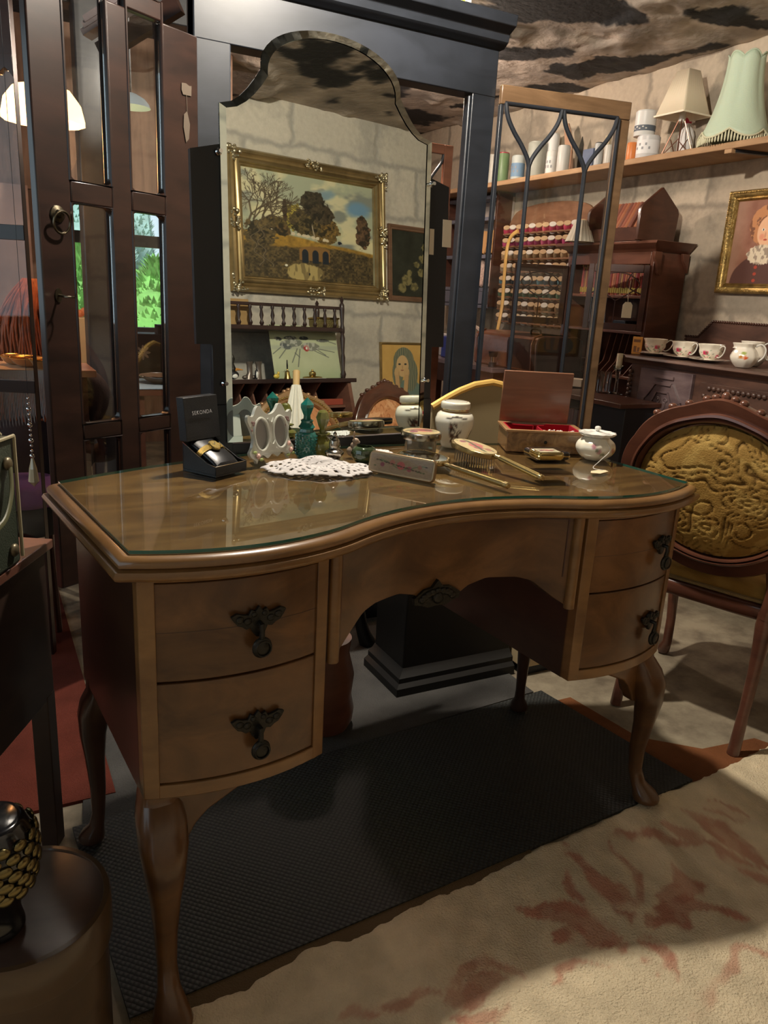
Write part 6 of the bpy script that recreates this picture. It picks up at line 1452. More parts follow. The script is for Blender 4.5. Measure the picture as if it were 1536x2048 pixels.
# ================================================================ THE PART OF THE ROOM BEHIND THE CAMERA, SEEN IN THE MIRROR
def MT(x, y, z): return Matrix.Translation((x, y, z)) @ Matrix.Diagonal((1, -1, 1, 1))     # picture frames facing +y
def picture(name, label, x0, x1, z0, z1, fw_, prof, MF, func, nx, ny, corner=0, y=YB + .001):
    t = thing(name, label, 'painting', (x0, y, z0)); T = MT(x0, y, z0)
    mb = MB(T); frame_moulding(mb, x1 - x0, z1 - z0, fw_, prof)
    f_ = mb.build('frame', MF, t)
    if corner:
        w, h = x1 - x0, z1 - z0; random.seed(11)
        for cx_, cz_, sx, sz in ((0, 0, 1, 1), (w, 0, -1, 1), (0, h, 1, -1), (w, h, -1, -1), (w / 2, 0, 0, 1), (w / 2, h, 0, -1), (0, h / 2, 1, 0), (w, h / 2, -1, 0)):
            mb = MB(T)
            for k in range(26):
                a = random.uniform(0, PI / 2); r = random.uniform(.0, corner)
                if sx and sz: px, pz = cx_ + sx * r * math.cos(a), cz_ + sz * r * math.sin(a)
                elif sz: px, pz = cx_ + random.uniform(-.05, .05), cz_ + sz * random.uniform(0, .045)
                else: px, pz = cx_ + sx * random.uniform(0, .045), cz_ + random.uniform(-.05, .05)
                q_ = random.uniform(.005, .010); mb.ball((px, -.038, pz), (q_, .007, q_ * random.uniform(.6, 1.3)), 7, 5)
            mb.build('carved_ornament', M_silvgilt, f_)
    i0 = prof[-1][0]
    grid('canvas', T @ fr(i0, -.008, i0, rx=PI / 2), x1 - x0 - 2 * i0, z1 - z0 - 2 * i0, nx, ny, func, M_oil, t)
    return t
M_silvgilt = plain('silvered_gilt', (.40, .34, .22), .3, .8)
M_bronze = plain('bronze_gilt_frame', (.42, .31, .15), .32, .85, var=.3, vscale=14)
def landscape(u, v):
    n = fbm(u * 5, v * 5, 5); n2 = fbm(u * 30, v * 26, 4); n3 = fbm(u * 70, v * 60, 3)
    c = np.zeros(u.shape + (3,)) + np.array([.64, .66, .56]); c = lerp(c, (.80, .77, .62), sm(.45, .6, n)); c = lerp(c, (.50, .52, .48), sm(.55, .7, fbm(u * 4 + 9, v * 6, 4)))
    c = lerp(c, (.42, .56, .66), sm(.13, .05, np.hypot((u - .86), (v - .76) * 1.2) + .1 * (n - .5))); c = lerp(c, (.47, .58, .63), sm(.10, .04, np.hypot((u - .62), (v - .86) * 1.4) + .1 * (n - .5)) * .8)
    c = lerp(c, (.88, .82, .60), sm(.08, .02, np.abs(v - .55 + .25 * (u - .5))) * .3)
    def blob(cx_, cy_, rx, ry, col, rough=.35, dk=(.10, .09, .05)):
        nonlocal c
        d = np.sqrt(((u - cx_) / rx) ** 2 + ((v - cy_) / ry) ** 2) + rough * (n2 - .5) * 1.6 + .15 * (n3 - .5)
        k = sm(1.0, .93, d); cc = np.array(col) * (.55 + .9 * n3)[..., None] ; c = c * (1 - k[..., None]) + cc * k[..., None]
        c = lerp(c, dk, k * sm(.52, .62, n2) * .7)
    blob(.36, .60, .08, .13, (.58, .52, .22)); blob(.22, .50, .10, .10, (.36, .30, .16)); blob(.60, .52, .12, .14, (.42, .33, .16)); blob(.46, .56, .12, .14, (.34, .29, .17)); blob(.52, .75, .10, .13, (.24, .21, .15)); blob(.58, .66, .10, .10, (.26, .22, .15)); blob(.92, .52, .065, .17, (.36, .27, .19)); blob(.91, .64, .045, .07, (.34, .26, .18)); blob(.30, .66, .018, .10, (.22, .14, .10))
    c = lerp(c, (.66, .60, .50), sm(.006, .002, np.abs(u - .515 - .01 * np.sin(v * 20))) * sm(.36, .40, v) * sm(.58, .52, v))
    gl = .42 - .16 * np.clip(u - .3, 0, 1) + .02 * (n - .5)
    k = sm(gl + .02, gl, v); gc = np.array([.60, .46, .18]) * (.7 + .6 * n2)[..., None]; c = c * (1 - k[..., None]) + gc * k[..., None]
    for k_ in range(11):
        x = [.2, .26, .36, .40, .44, .47, .51, .545, .60, .62, .72][k_]; y = .45 - .12 * max(0, x - .3); col = (.80, .74, .62) if k_ != 10 else (.10, .12, .16)
        d = np.sqrt(((u - x) / .018) ** 2 + ((v - y) / .017) ** 2) + .8 * (n3 - .5); c = lerp(c, col, sm(1, .8, d))
    bl = .34 - .02 * np.sin(u * 6) - .10 * np.clip(u - .55, 0, 1) + .05 * (n2 - .5)
    k = sm(bl, bl - .03, v); bc = np.array([.30, .25, .15]) * (.35 + 1.3 * n3)[..., None] * (.75 + .5 * fbm(u * 14, v * 14, 3))[..., None]; c = c * (1 - k[..., None]) + bc * k[..., None]
    br = (np.abs(v - .27) < .075) & (np.abs(u - .52) < .12) & (v < .34 - 2.2 * (u - .53) ** 2); k = br.astype(float); c = lerp(c, (.52, .38, .20), k)
    for x in (.445, .525, .605):
        d = np.where(v < .26, np.abs(u - x) / .026, np.sqrt(((u - x) / .026) ** 2 + ((v - .26) / .045) ** 2)); kk = sm(1, .9, d) * (v > .17) * sm(.36, .34, v); c = lerp(c, (.10, .13, .16), kk)
    pd = np.sqrt(((u - .44) / .15) ** 2 + ((v - .07) / .10) ** 2) + .3 * (n2 - .5); c = lerp(c, (.68, .60, .38), sm(1, .85, pd) * (v < .17)); c = lerp(c, (.38, .32, .2), sm(1, .85, pd) * (v < .17) * sm(.5, .6, fbm(u * 40, v * 10, 2)) * .6)
    c = lerp(c, (.9, .88, .8), sm(.014, .008, np.hypot(u - .30, (v - .13)))); c = lerp(c, (.08, .08, .06), sm(.010, .006, np.hypot((u - .475) * 1.4, (v - .06) * .6)))
    # bare trees at the left: forking branches
    rs = np.random.RandomState(12); segs = []
    def grow(x, y, a, l, w, dp):
        if dp == 0 or l < .012: return
        x1 = x + l * math.cos(a) * .8; y1 = y + l * math.sin(a); segs.append((x, y, x1, y1, w))
        for q in range(2 if dp > 1 else 1): grow(x1, y1, a + rs.uniform(-.75, .75), l * rs.uniform(.68, .88), w * .68, dp - 1)
    for (x, y, a, w) in ((.07, .30, 1.5, .012), (.15, .34, 1.7, .010), (.02, .45, 1.2, .009), (.21, .42, 1.45, .007)): grow(x, y, a, .14, w, 8)
    for (x0, y0, x1, y1, w) in segs:
        i0, i1 = max(0, int((min(x0, x1) - .02) * 420)), int((max(x0, x1) + .02) * 420) + 2; j0, j1 = max(0, int((min(y0, y1) - .02) * 300)), int((max(y0, y1) + .02) * 300) + 2
        uu = u[j0:j1, i0:i1]; vv = v[j0:j1, i0:i1]
        if uu.size == 0: continue
        tt = np.clip(((uu - x0) * (x1 - x0) + (vv - y0) * (y1 - y0)) / max((x1 - x0) ** 2 + (y1 - y0) ** 2, 1e-9), 0, 1); d = np.hypot(uu - x0 - tt * (x1 - x0), vv - y0 - tt * (y1 - y0))
        c[j0:j1, i0:i1] = lerp(c[j0:j1, i0:i1], (.26, .21, .15), sm(w + .002, w * .4, d) * .9); c[j0:j1, i0:i1] = lerp(c[j0:j1, i0:i1], (.55, .48, .34), sm(w * .4, 0, np.abs(d - w * .2)) * .35)
    blob(.12, .42, .12, .14, (.36, .30, .18), .6); blob(.28, .46, .06, .06, (.36, .28, .16))
    for k_, (x0, am, fr_, top) in enumerate(((.10, .03, 14, .60), (.16, .04, 11, .52))):
        p_ = x0 + am * np.sin(v * fr_ + k_) + .02 * np.sin(v * 47 + k_ * 2); w = .010 * (1.05 - v); c = lerp(c, (.30, .25, .18), sm(w, w * .6, np.abs(u - p_)) * sm(top, top - .03, v) * (v > .1)); c = lerp(c, (.62, .56, .42), sm(w * .4, 0, np.abs(u - p_ + w * .5)) * sm(.6, .5, v) * (v > .1) * .7)
    tw = np.abs(np.sin(fbm(u * 9, v * 9, 3) * 42)) + 9; c = lerp(c, (.30, .27, .22), sm(.16, .05, tw) * sm(.30, .2, u) * (v > .45) * sm(.95, .85, v) * .8)
    return c
prof_big = [(0, 0), (.0, .020), (.010, .034), (.022, .036), (.030, .026), (.040, .022), (.052, .030), (.060, .030), (.066, .018), (.072, .018), (.078, .008)]
def mx(px, py, Y): return mir(px, py, Y)
a, b, c_, d_ = mx(448, 288, YB), mx(766, 355, YB), mx(766, 600, YB), mx(460, 585, YB)
picture('landscape_painting', 'large gilt framed landscape painting with trees and arched bridge reflected in the mirror', (a.x + d_.x) / 2, (b.x + c_.x) / 2, (c_.z + d_.z) / 2, (a.z + b.z) / 2, .08, prof_big, M_bronze, landscape, 420, 300, corner=.075)
def flowers(u, v):
    n = fbm(u * 6, v * 7, 4); n2 = fbm(u * 30, v * 30, 3); c = np.zeros(u.shape + (3,)) + np.array([.15, .16, .12]) + (n - .5)[..., None] * .12
    for x, y, r in ((.68, .78, .08), (.80, .70, .07), (.62, .60, .08), (.78, .50, .10), (.60, .38, .09), (.85, .35, .08), (.3, .25, .12), (.2, .12, .10), (.45, .15, .09), (.9, .85, .06), (.5, .5, .07), (.35, .36, .07)):
        d = np.hypot(u - x, (v - y) * 1.2) + .06 * (n2 - .5); c = lerp(c, (.50, .46, .30), sm(r, r * .7, d)); c = lerp(c, (.32, .30, .18), sm(r, r * .8, d) * sm(.5, .6, n2) * .7)
    return c
a, b = mx(771, 447, YB), mx(771, 600, YB); xb = mx(853, 530, YB).x
picture('flower_painting', 'dark brown framed flower painting reflected at the right edge of the mirror', a.x + .008, min(a.x + .42, XW - .01), b.z, a.z, .04, [(0, 0), (0, .016), (.008, .020), (.018, .012), (.024, .014), (.028, .006)], wood('brown_frame', (.12, .06, .035), (.22, .12, .07), rough=.4), flowers, 120, 140)
def girl(u, v):
    n = fbm(u * 8, v * 8, 3); c = np.zeros(u.shape + (3,)) + np.array([.80, .64, .36]) + (n - .5)[..., None] * .06
    ell = lambda cx_, cy_, rx, ry: 1 - np.sqrt(((u - cx_) / rx) ** 2 + ((v - cy_) / ry) ** 2)
    c = lerp(c, (.42, .50, .46), sm(0, .04, ell(.60, .16, .34, .22) + .05 * (n - .5)))
    hair = np.maximum(ell(.50, .70, .25, .26), np.maximum(ell(.36, .50, .13, .26), ell(.68, .46, .16, .30))) + .05 * (n - .5)
    c = lerp(c, (.40, .43, .36), sm(0, .03, hair)); st = np.abs(np.sin(u * 70 + 6 * fbm(u * 6, v * 3, 2))); c = lerp(c, (.58, .56, .44), sm(0, .03, hair) * sm(.6, .9, st) * .7); c = lerp(c, (.24, .28, .25), sm(0, .03, hair) * sm(.3, .05, st) * .5)
    c = lerp(c, (.82, .68, .48), sm(0, .05, ell(.47, .62, .15, .20))); 
    for x in (.40, .54): c = lerp(c, (.22, .24, .22), sm(0, .3, ell(x, .655, .035, .02)))
    c = lerp(c, (.62, .42, .30), sm(0, .3, ell(.465, .545, .045, .014))); c = lerp(c, (.66, .52, .36), sm(0, .4, ell(.47, .60, .015, .045)) * .6)
    for x, sg in ((.31, 1), (.60, -1)):
        c = lerp(c, (.80, .66, .46), sm(0, .04, ell(x + .03 * sg, .50, .065, .10))); p_ = x + .03 * sg + .1 * sg * (.45 - v); c = lerp(c, (.78, .63, .44), sm(.055, .045, np.abs(u - p_)) * (v < .46) * (v > .06))
        c = lerp(c, (.55, .42, .28), sm(.006, .002, np.abs(u - p_ - .05)) * (v < .52) * (v > .06) * .8)
    return c
a, b, e_ = mx(758, 684, YB), mx(850, 690, YB), mx(850, 800, YB)
picture('girl_picture', 'thin gold framed picture of a girl with her chin in both hands', a.x, b.x, e_.z - .01, a.z, .02, [(0, 0), (0, .012), (.006, .014), (.012, .010), (.014, .004)], M_bronze, girl, 130, 170)
# dark desk with gallery
DY = -.06; DR = mx(690, 750, DY).x + .03; DL = mx(455, 750, DY).x - .25
zt, zs, zr = mx(640, 757, DY).z, mx(600, 652, DY).z, mx(600, 612, DY).z
t = thing('gallery_desk', 'dark desk with turned posts and spindle gallery standing under the landscape painting', 'desk', (DL, YB, 0)); GD = t
M_dk = wood('dark_stained_wood', (.020, .011, .010), (.05, .026, .022), (4, 14, 4), .4, .3)
MB().box(DL, DR + .02, YB + .01, DY + .03, zt - .02, zt).build('desk_top', M_dk, t, bevel=.003)
MB().box(DL + .02, DR - .005, YB + .01, DY - .03, zs - .02, zs).build('gallery_shelf', M_dk, t, bevel=.003)
MB().box(DL + .02, DR - .005, DY - .05, DY - .035, zr - .004, zr + .010).build('gallery_rail', M_dk, t, bevel=.002)
x = DL + .05
while x < DR - .03: MB(fr(x, DY - .042, 0)).lathe([(.006, zs), (.011, zs + .012), (.005, zs + .026), (.010, (zs + zr) / 2), (.005, zr - .02), (.009, zr - .01), (.006, zr)], 10).build('spindle', M_dk, t); x += .058
for x in (DL + .02, DR - .012):
    for y in (DY - .04, YB + .03):
        prof = [(.010, zt), (.015, zt + .02), (.008, zt + .04), (.012, zt + .10), (.008, (zt + zs) / 2), (.013, zs - .05), (.008, zs - .03), (.012, zs - .02), (.012, zs), (.008, zs + .02), (.013, zr), (.012, zr + .02), (.006, zr + .03), (.010, zr + .045), (.001, zr + .06)]
        MB(fr(x, y, 0)).lathe(prof, 12).build('post', M_dk, t)
M_dr = wood('desk_inside', (.14, .06, .04), (.24, .11, .07), (4, 4, 18), .5, .1)
MB().box(DL + .01, DR - .01, YB + .01, YB + .03, .40, zt - .02).build('back_board', M_dr, t)
for y_ in (0,):
    mb = MB(); mb.prism([(YB + .03, .40), (DY + .09, .60), (DY + .09, .63), (DY + .02, zt - .02), (YB + .03, zt - .02)], DL, DL + .02, axis='x'); mb.build('side_cheek', M_dr, t)
    mb = MB(); mb.prism([(YB + .03, .40), (DY + .09, .60), (DY + .09, .63), (DY + .02, zt - .02), (YB + .03, zt - .02)], DR - .03, DR - .01, axis='x'); mb.build('side_cheek', M_dr, t)
xs = [mx(p, 790, DY).x for p in (455, 487, 514, 541, 568, 595, 640)]
for x in xs: mb = MB(); mb.prism([(YB + .03, zt - .13), (DY - .01, zt - .13), (DY - .04, zt - .06), (DY + .01, zt - .02), (YB + .03, zt - .02)], x - .004, x + .004, axis='x'); mb.build('divider', M_dr, t)
MB().box(DL + .02, DR - .03, YB + .03, DY, zt - .142, zt - .13).build('pigeonhole_shelf', M_dr, t)
MB().box(DL + .02, DR - .03, YB + .03, DY + .08, .58, .60).build('writing_board', M_dr, t)
for x in (DL + .03, DR - .05):
    for y in (YB + .05, DY + .04): MB(fr(x, y, .0115)).lathe([(.014, .001), (.02, .03), (.016, .06), (.022, .3), (.024, .568)], 12).build('leg', M_dk, t)
q = mx(660, 775, DY - .03); o = MB().box(q.x - .13, q.x + .07, YB + .06, DY - .02, zt - .1295, zt - .10).build('book', plain('red_cloth', (.36, .07, .04), .6), bevel=.002); tag(o, 'flat red book in the pigeonholes of the gallery desk', 'book')
# racing picture on a pale board
def race(u, v):
    n = fbm(u * 6, v * 4, 3); c = np.zeros(u.shape + (3,)) + np.array([.72, .74, .60]) + (n - .5)[..., None] * .07; c = lerp(c, (.60, .66, .50), sm(.3, .0, v) * .5); c = lerp(c, (.64, .66, .58), sm(.06, .02, np.abs(v - .58)) * .7)
    ell = lambda cx_, cy_, rx, ry, a=0: 1 - np.sqrt((((u - cx_) * math.cos(a) + (v - cy_) * math.sin(a)) / rx) ** 2 + ((-(u - cx_) * math.sin(a) + (v - cy_) * math.cos(a)) / ry) ** 2)
    for (x, y, rx, ry, a, col) in ((.30, .66, .17, .075, .1, (.40, .41, .38)), (.22, .60, .09, .05, -.4, (.30, .32, .32)), (.58, .60, .14, .085, .05, (.46, .46, .42)), (.78, .72, .10, .03, .0, (.34, .34, .33)), (.12, .74, .06, .035, -.3, (.18, .19, .20)), (.30, .76, .10, .04, .0, (.25, .27, .28)), (.50, .76, .07, .04, .0, (.18, .2, .22)), (.52, .57, .045, .065, 0, (.62, .14, .14))):
        d = ell(x, y, rx, ry, a) + .25 * (fbm(u * 18, v * 18, 3) - .5); c = lerp(c, col, sm(0, .08, d) * .85); c = lerp(c, (.8, .8, .74), sm(0, .08, d) * sm(.55, .65, fbm(u * 24, v * 16, 3)) * .6)
    c = lerp(c, (.9, .88, .82), sm(0, .3, ell(.52, .57, .015, .03)))
    for (x0, y0, x1, y1) in ((.14, .58, .02, .46), (.22, .56, .10, .38), (.38, .56, .28, .30), (.42, .55, .36, .22), (.34, .48, .40, .40), (.66, .56, .80, .44), (.70, .56, .94, .50), (.64, .52, .84, .40), (.84, .72, .98, .66)):
        dx, dy = x1 - x0, y1 - y0; tt = np.clip(((u - x0) * dx + (v - y0) * dy) / (dx * dx + dy * dy), 0, 1); d = np.hypot(u - x0 - tt * dx, (v - y0 - tt * dy)); c = lerp(c, (.36, .37, .35), sm(.011, .004, d) * .8)
    tt = (v > .115) * (v < .135) * (u > .1) * (u < .34); c = lerp(c, (.35, .35, .3), tt * sm(.5, .6, fbm(u * 90, v * 30, 2)))
    return c
a, b, e_, g_ = mx(545, 650, DY - .10), mx(674, 648, DY - .10), mx(685, 739, DY - .05), mx(552, 739, DY - .05)
w_ = e_.x - g_.x; h_ = .5 * (a.z + b.z) - (zt + .001) + .0
t = thing('racing_picture', 'pale green board picture of racing horses standing on the gallery desk', 'picture', (g_.x, DY - .05, zt + .0015))
Tp = fr(g_.x, DY - .06, zt + .0015, rx=math.radians(12))
MB(Tp).box(0, w_, -.006, 0, 0, h_).build('board', plain('board_back', (.08, .07, .06), .8), t, smooth=False)
grid('picture_face', Tp @ fr(0, .0006, 0, rx=PI / 2), w_, h_, 200, 150, race, M_oil, t)
# ornaments on the desk
M_boot = plain('pewter_boot', (.18, .15, .13), .35, .6)
for k, (px, sg) in enumerate(((504, -1), (522, 1))):
    q = mx(px, 750, DY - .0); t = thing('boot_ornament', ('left', 'right')[k] + ' one of two small pewter boots on the gallery desk in the mirror', 'ornament', (q.x, DY - .02, zt + .0005)); hh = mx(px, 723, DY).z - zt
    MB(F(t)).loft([[(x * s_ + o_, y * s_, z) for x, y in arc(0, 0, .016, .013, 0, 2 * PI, 14)[:-1]] for z, s_, o_ in ((.0, 1.3, -.006), (hh * .2, 1.1, -.004), (hh * .35, .8, 0), (hh * .8, .85, 0), (hh * .95, 1.1, 0), (hh, 1.15, 0))]).build('boot', M_boot, t)
    MB(F(t)).ball((-.024, 0, .009), (.016, .012, .009), 10, 7).build('toe', M_boot, t)
q = mx(513, 752, DY + .01); t = thing('penguin_ornament', 'tiny white fronted penguin ornament between the two boots', 'ornament', (q.x, DY + .012, zt + .0005))
MB(F(t)).ball((0, 0, .022), (.009, .008, .022), 10, 8).build('body', M_blackfab, t); MB(F(t)).ball((0, .003, .020), (.0065, .007, .017), 10, 8).build('white_front', M_whiteglaze, t)
q = mx(574, 753, DY); t = thing('brass_bell', 'small brass bell with a long upright handle on the gallery desk', 'bell', (q.x, DY + .005, zt + .0005))
MB(F(t)).lathe([(.017, 0), (.015, .006), (.011, .02), (.010, .032), (.004, .038), (.003, .045)], 18).build('bell_body', M_brass, t); MB(F(t)).lathe([(.003, .044), (.004, .06), (.0025, .085), (0, .088)], 10).build('handle', M_darkmetal, t)
q = mx(551, 752, DY); t = thing('duck_ornament', 'little yellow bird ornament at the foot of the racing picture', 'ornament', (q.x, DY + .010, zt + .0005))
MB(F(t)).ball((0, 0, .012), (.016, .009, .011), 10, 8).build('body', plain('yellow_glaze', (.65, .48, .08), .2), t); MB(F(t)).ball((.010, 0, .026), (.007, .006, .008), 8, 6).build('head', plain('yellow_glaze', (.65, .48, .08), .2), t)
q = mx(625, 752, DY); t = thing('brass_inkstand', 'low brass inkstand with domed lid lying on white lace on the gallery desk', 'inkstand', (q.x, DY - .0, zt + .002))
MB(F(t)).lathe([(.050, 0), (.055, .004), (.045, .008), (.014, .010)], 24, sy=.5).build('tray', M_brass, t); MB(F(t)).lathe([(.014, .008), (.018, .018), (.016, .028), (.006, .034), (.003, .042)], 16).build('dome', M_brass, t)
o = MB(fr(q.x, DY - .0, zt + .0003)).lathe([(.075, 0), (.075, .0015), (0, .0015)], 30, sy=.5, rip=lambda a, j: .05 * math.cos(10 * a)).build('lace_mat', plain('white_lace', (.6, .58, .54), .9)); tag(o, 'white lace mat under the brass inkstand', 'mat')
q = mx(466, 752, DY); t = thing('toucan_ornament', 'black and white carved bird ornament at the left end of the gallery desk', 'ornament', (q.x, DY - .0, zt + .0005))
MB(F(t)).ball((0, 0, .020), (.030, .016, .020), 12, 8).build('body', M_blackfab, t); MB(F(t)).ball((.004, .012, .014), (.015, .008, .011), 10, 7).build('white_breast', M_whiteglaze, t)
MB(F(t)).tube([(-.005, 0, .035), (.02, 0, .045), (.05, 0, .042)], [.008, .006, .002], 8).build('beak', plain('orange_beak', (.55, .25, .06), .4), t)
MB(F(t)).lathe([(.010, .03), (.014, .05), (.006, .07), (.012, .09), (.004, .11)], 12).build('stem', M_darkmetal, t)
# on the gallery shelf
q0, q1 = mx(440, 600, DY - .08), mx(497, 600, DY - .08); o = MB().box(q0.x, q1.x, YB + .04, DY - .08, zs + .002, zs + .002 + .115).build('cigar_box', wood('ochre_box', (.30, .18, .07), (.42, .27, .12)), bevel=.002); tag(o, 'plain ochre brown wooden box on the left of the gallery shelf', 'box')
q0, q1 = mx(626, 625, DY - .08), mx(672, 625, DY - .08); t = thing('brass_box', 'low brass box with embossed front on the right of the gallery shelf', 'box', (q0.x, DY - .06, zs + .0005))
MB().box(q0.x, q1.x, DY - .12, DY - .06, zs + .001, zs + .042).build('case', plain('embossed_brass', (.30, .24, .10), .4, .8, bump=1, bscale=160), t, bevel=.002); MB().box(q0.x - .004, q1.x + .004, DY - .122, DY - .056, zs + .042, zs + .050).build('lid', M_brass, t, bevel=.001)
# chairs and parasol
peach = tap_c((.80, .56, .38), (.62, .38, .24), (.90, .70, .52))
M_giltwood = wood('gilded_walnut', (.20, .10, .05), (.42, .26, .12), (6, 6, 12), .3, .6)
a, b, e_ = mx(505, 860, .12), mx(600, 786, .12), mx(692, 870, .12)
cc = (a.x + e_.x) / 2
oval_chair('gilt_oval_chair', 'gilt edged oval back chair in peach damask reflected left of centre in the mirror', (cc, .12, .012), 0, M_giltwood, peach, rx=(e_.x - a.x) / 2, rzz=.235, irx=(e_.x - a.x) / 2 - .038, irz=.195, cz=b.z - .245, crest=1, gilt=plain('rose_gilt', (.45, .26, .14), .35, .7), beadm=M_gold)
a, b, e_ = mx(668, 850, .10), mx(745, 772, .10), mx(815, 840, .10)
oval_chair('brown_oval_chair', 'brown carved oval back chair in peach damask reflected right of centre in the mirror', (max((a.x + e_.x) / 2, cc + .535), .12, .012), 0, M_chairwood, peach, rx=(e_.x - a.x) / 2 * .97, rzz=.235, irx=(e_.x - a.x) / 2 - .075, irz=.165, cz=b.z - .242)
tp_ = mx(606, 742, .38); bt = mx(590, 890, .38)
t = thing('paper_parasol', 'closed white paper parasol with a bamboo tip propped on the gilt oval chair', 'parasol', (bt.x, .40, .478))
mb = MB(); P0 = V((bt.x - .02, .40, .478)); P1 = V(tp_); P1.y = .33
d_ = (P1 - P0); L_ = d_.length; Tq = Matrix.Translation(P0) @ d_.to_track_quat('Z', 'Y').to_matrix().to_4x4()
MB(Tq).lathe([(.058, .02), (.072, .03), (.062, L_ * .35), (.036, L_ * .68), (.017, L_ * .88)], 64, rip=lambda a, j: .10 * math.cos(16 * a)).build('folded_canopy', plain('white_paper', (.76, .72, .62), .7, bump=.4, bscale=120), t, angle=70)
MB(Tq).lathe([(.014, L_ * .865), (.015, L_), (.011, L_ + .004), (0, L_ + .004)], 16).build('bamboo_tip', plain('bamboo', (.68, .45, .20), .45), t)
MB(Tq).lathe([(.006, 0), (.008, .04), (.008, L_ * .86)], 12).build('shaft', plain('bamboo', (.68, .45, .20), .45), t)
# ================================================================ LEFT FOREGROUND
e1 = V((-.47, -.88, 0)).normalized(); ang = math.atan2(e1.y, e1.x)      # local x towards the camera, local y to the right; body lies on the left (-y)
K = onz(90, 1080, .645)
t = thing('side_cabinet', 'dark narrow side cabinet on straight legs at the left edge carrying the green case', 'cabinet', (K.x, K.y, 0), ang); T = F(t)
M_cab = wood('cabinet_dark', (.018, .010, .008), (.045, .024, .016), (6, 6, 14), .45, .15)
MB(T).box(-.01, .38, -.42, .01, .628, .645).build('top_board', wood('cabinet_top', (.10, .04, .026), (.17, .075, .05), (10, 3, 3), .35, .3), t, bevel=.002)
MB(T).box(.0, .37, -.41, -.002, .33, .628).build('body', M_cab, t, bevel=.003)
for x, y in ((.0, -.035), (.335, -.035), (0, -.41), (.335, -.41)): MB(T).box(x, x + .034, y, y + .034, .001, .34).build('leg', M_cab, t, bevel=.002)
G = onz(44, 1122, .646)
t = thing('green_case', 'dark green riveted case with brown leather lid and strap on the side cabinet', 'case', (G.x, G.y, .646), ang); T = F(t)
M_grn = plain('olive_canvas', (.028, .036, .022), .6, bump=.3, bscale=300)
zg = .215
mb = MB(T); mb.loft([[(0, -.28, z), (.30, -.28, z), (.30, 0, z), (0, 0, z)] for z in (0, zg)]); mb.build('body', M_grn, t, bevel=.006)
mb = MB(T); mb.loft([[(-.002, y, zg + .0), (.05, y, zg + .035), (.15, y, zg + .05), (.25, y, zg + .035), (.302, y, zg)] for y in (-.28, -.02)]); mb.build('leather_lid', plain('brown_hide', (.16, .07, .045), .4), t, bevel=.004)
mb = MB(T); mb.tube([(0, .002, .01), (0, .002, zg)], .003, 6); mb.tube([(0, .002, zg), (.3, .002, zg)], .003, 6); mb.tube([(-.002, -.02, zg), (.05, -.018, zg + .036), (.15, -.018, zg + .052), (.25, -.018, zg + .036), (.30, -.018, zg)], .003, 6); mb.build('stitched_edge', plain('cream_piping', (.30, .26, .16), .6), t)
for x, z in ((.03, zg - .04), (.03, .03), (.2, zg - .04), (.2, .03)): MB(T).ball((x, .004, z), (.011, .007, .011), 12, 8).build('rivet', plain('dull_brass_rivet', (.16, .13, .08), .4, .6), t)
MB(T).tube(catmull([(.03, .008, zg - .045), (.045, .014, zg - .085), (.09, .020, zg - .12), (.16, .016, zg - .12), (.2, .008, zg - .05)], 6), .005, 8, flat=.5).build('strap_handle', plain('green_strap', (.10, .10, .05), .5), t)
# round box with scaled ornament
c0 = onz(42, 1806, .30); r0 = (onz(216, 1800, .30) - c0).length
t = thing('round_box', 'round brown lidded wooden box on the floor at the lower left corner', 'box', (c0.x, c0.y, 0))
M_rb = wood('bentwood', (.035, .018, .008), (.09, .05, .02), (4, 4, 9), .35, .5)
M_rbt = wood('bentwood_top', (.03, .016, .012), (.07, .04, .028), (3, 9, 3), .3, .6)
MB(F(t)).lathe([(r0 * .95, .001), (r0 * .95, .25)], 64).build('drum_body', M_rb, t)
MB(F(t)).lathe([(r0 * .955, .235), (r0, .235), (r0 * 1.01, .24), (r0 * 1.01, .294), (r0 * .99, .30), (r0 * .93, .3005), (r0 * .92, .298)], 64).build('lid_rim', M_rb, t)
MB(F(t)).lathe([(r0 * .93, .29), (r0 * .93, .298), (0, .299)], 64).build('lid_top', M_rbt, t)
c1 = onz(2, 1858, .30)
t = thing('scaled_vase', 'black vase with raised gold fish scales standing on the round box', 'vase', (c1.x, c1.y, .3005)); T = F(t) @ Matrix.Scale(.88, 4)
mb = MB(T); dense_lathe(mb, [(.030, 0), (.034, .01), (.030, .04), (.045, .085), (.058, .13), (.056, .16), (.044, .185), (.034, .19)], 40, Matrix()); mb.build('vase_body', plain('black_glaze', (.006, .006, .007), .15, coat=.5), t)
mb = MB(T)
for i in range(7):
    z = .085 + i * .0135; r = .047 + .013 * math.sin((i + 1) / 7 * PI * .75)
    for k in range(14):
        a = 2 * PI * (k + .5 * (i % 2)) / 14; mb.ball((r * math.cos(a), r * math.sin(a), z), (.004, .0105, .0085), 12, 8, T=None) if False else mb.ball((0, 0, 0), (.004, .0105, .0085), 12, 8, T=fr(r * math.cos(a), r * math.sin(a), z, a))
mb.build('gold_scales', plain('antique_gold', (.20, .16, .07), .25, .95), t)

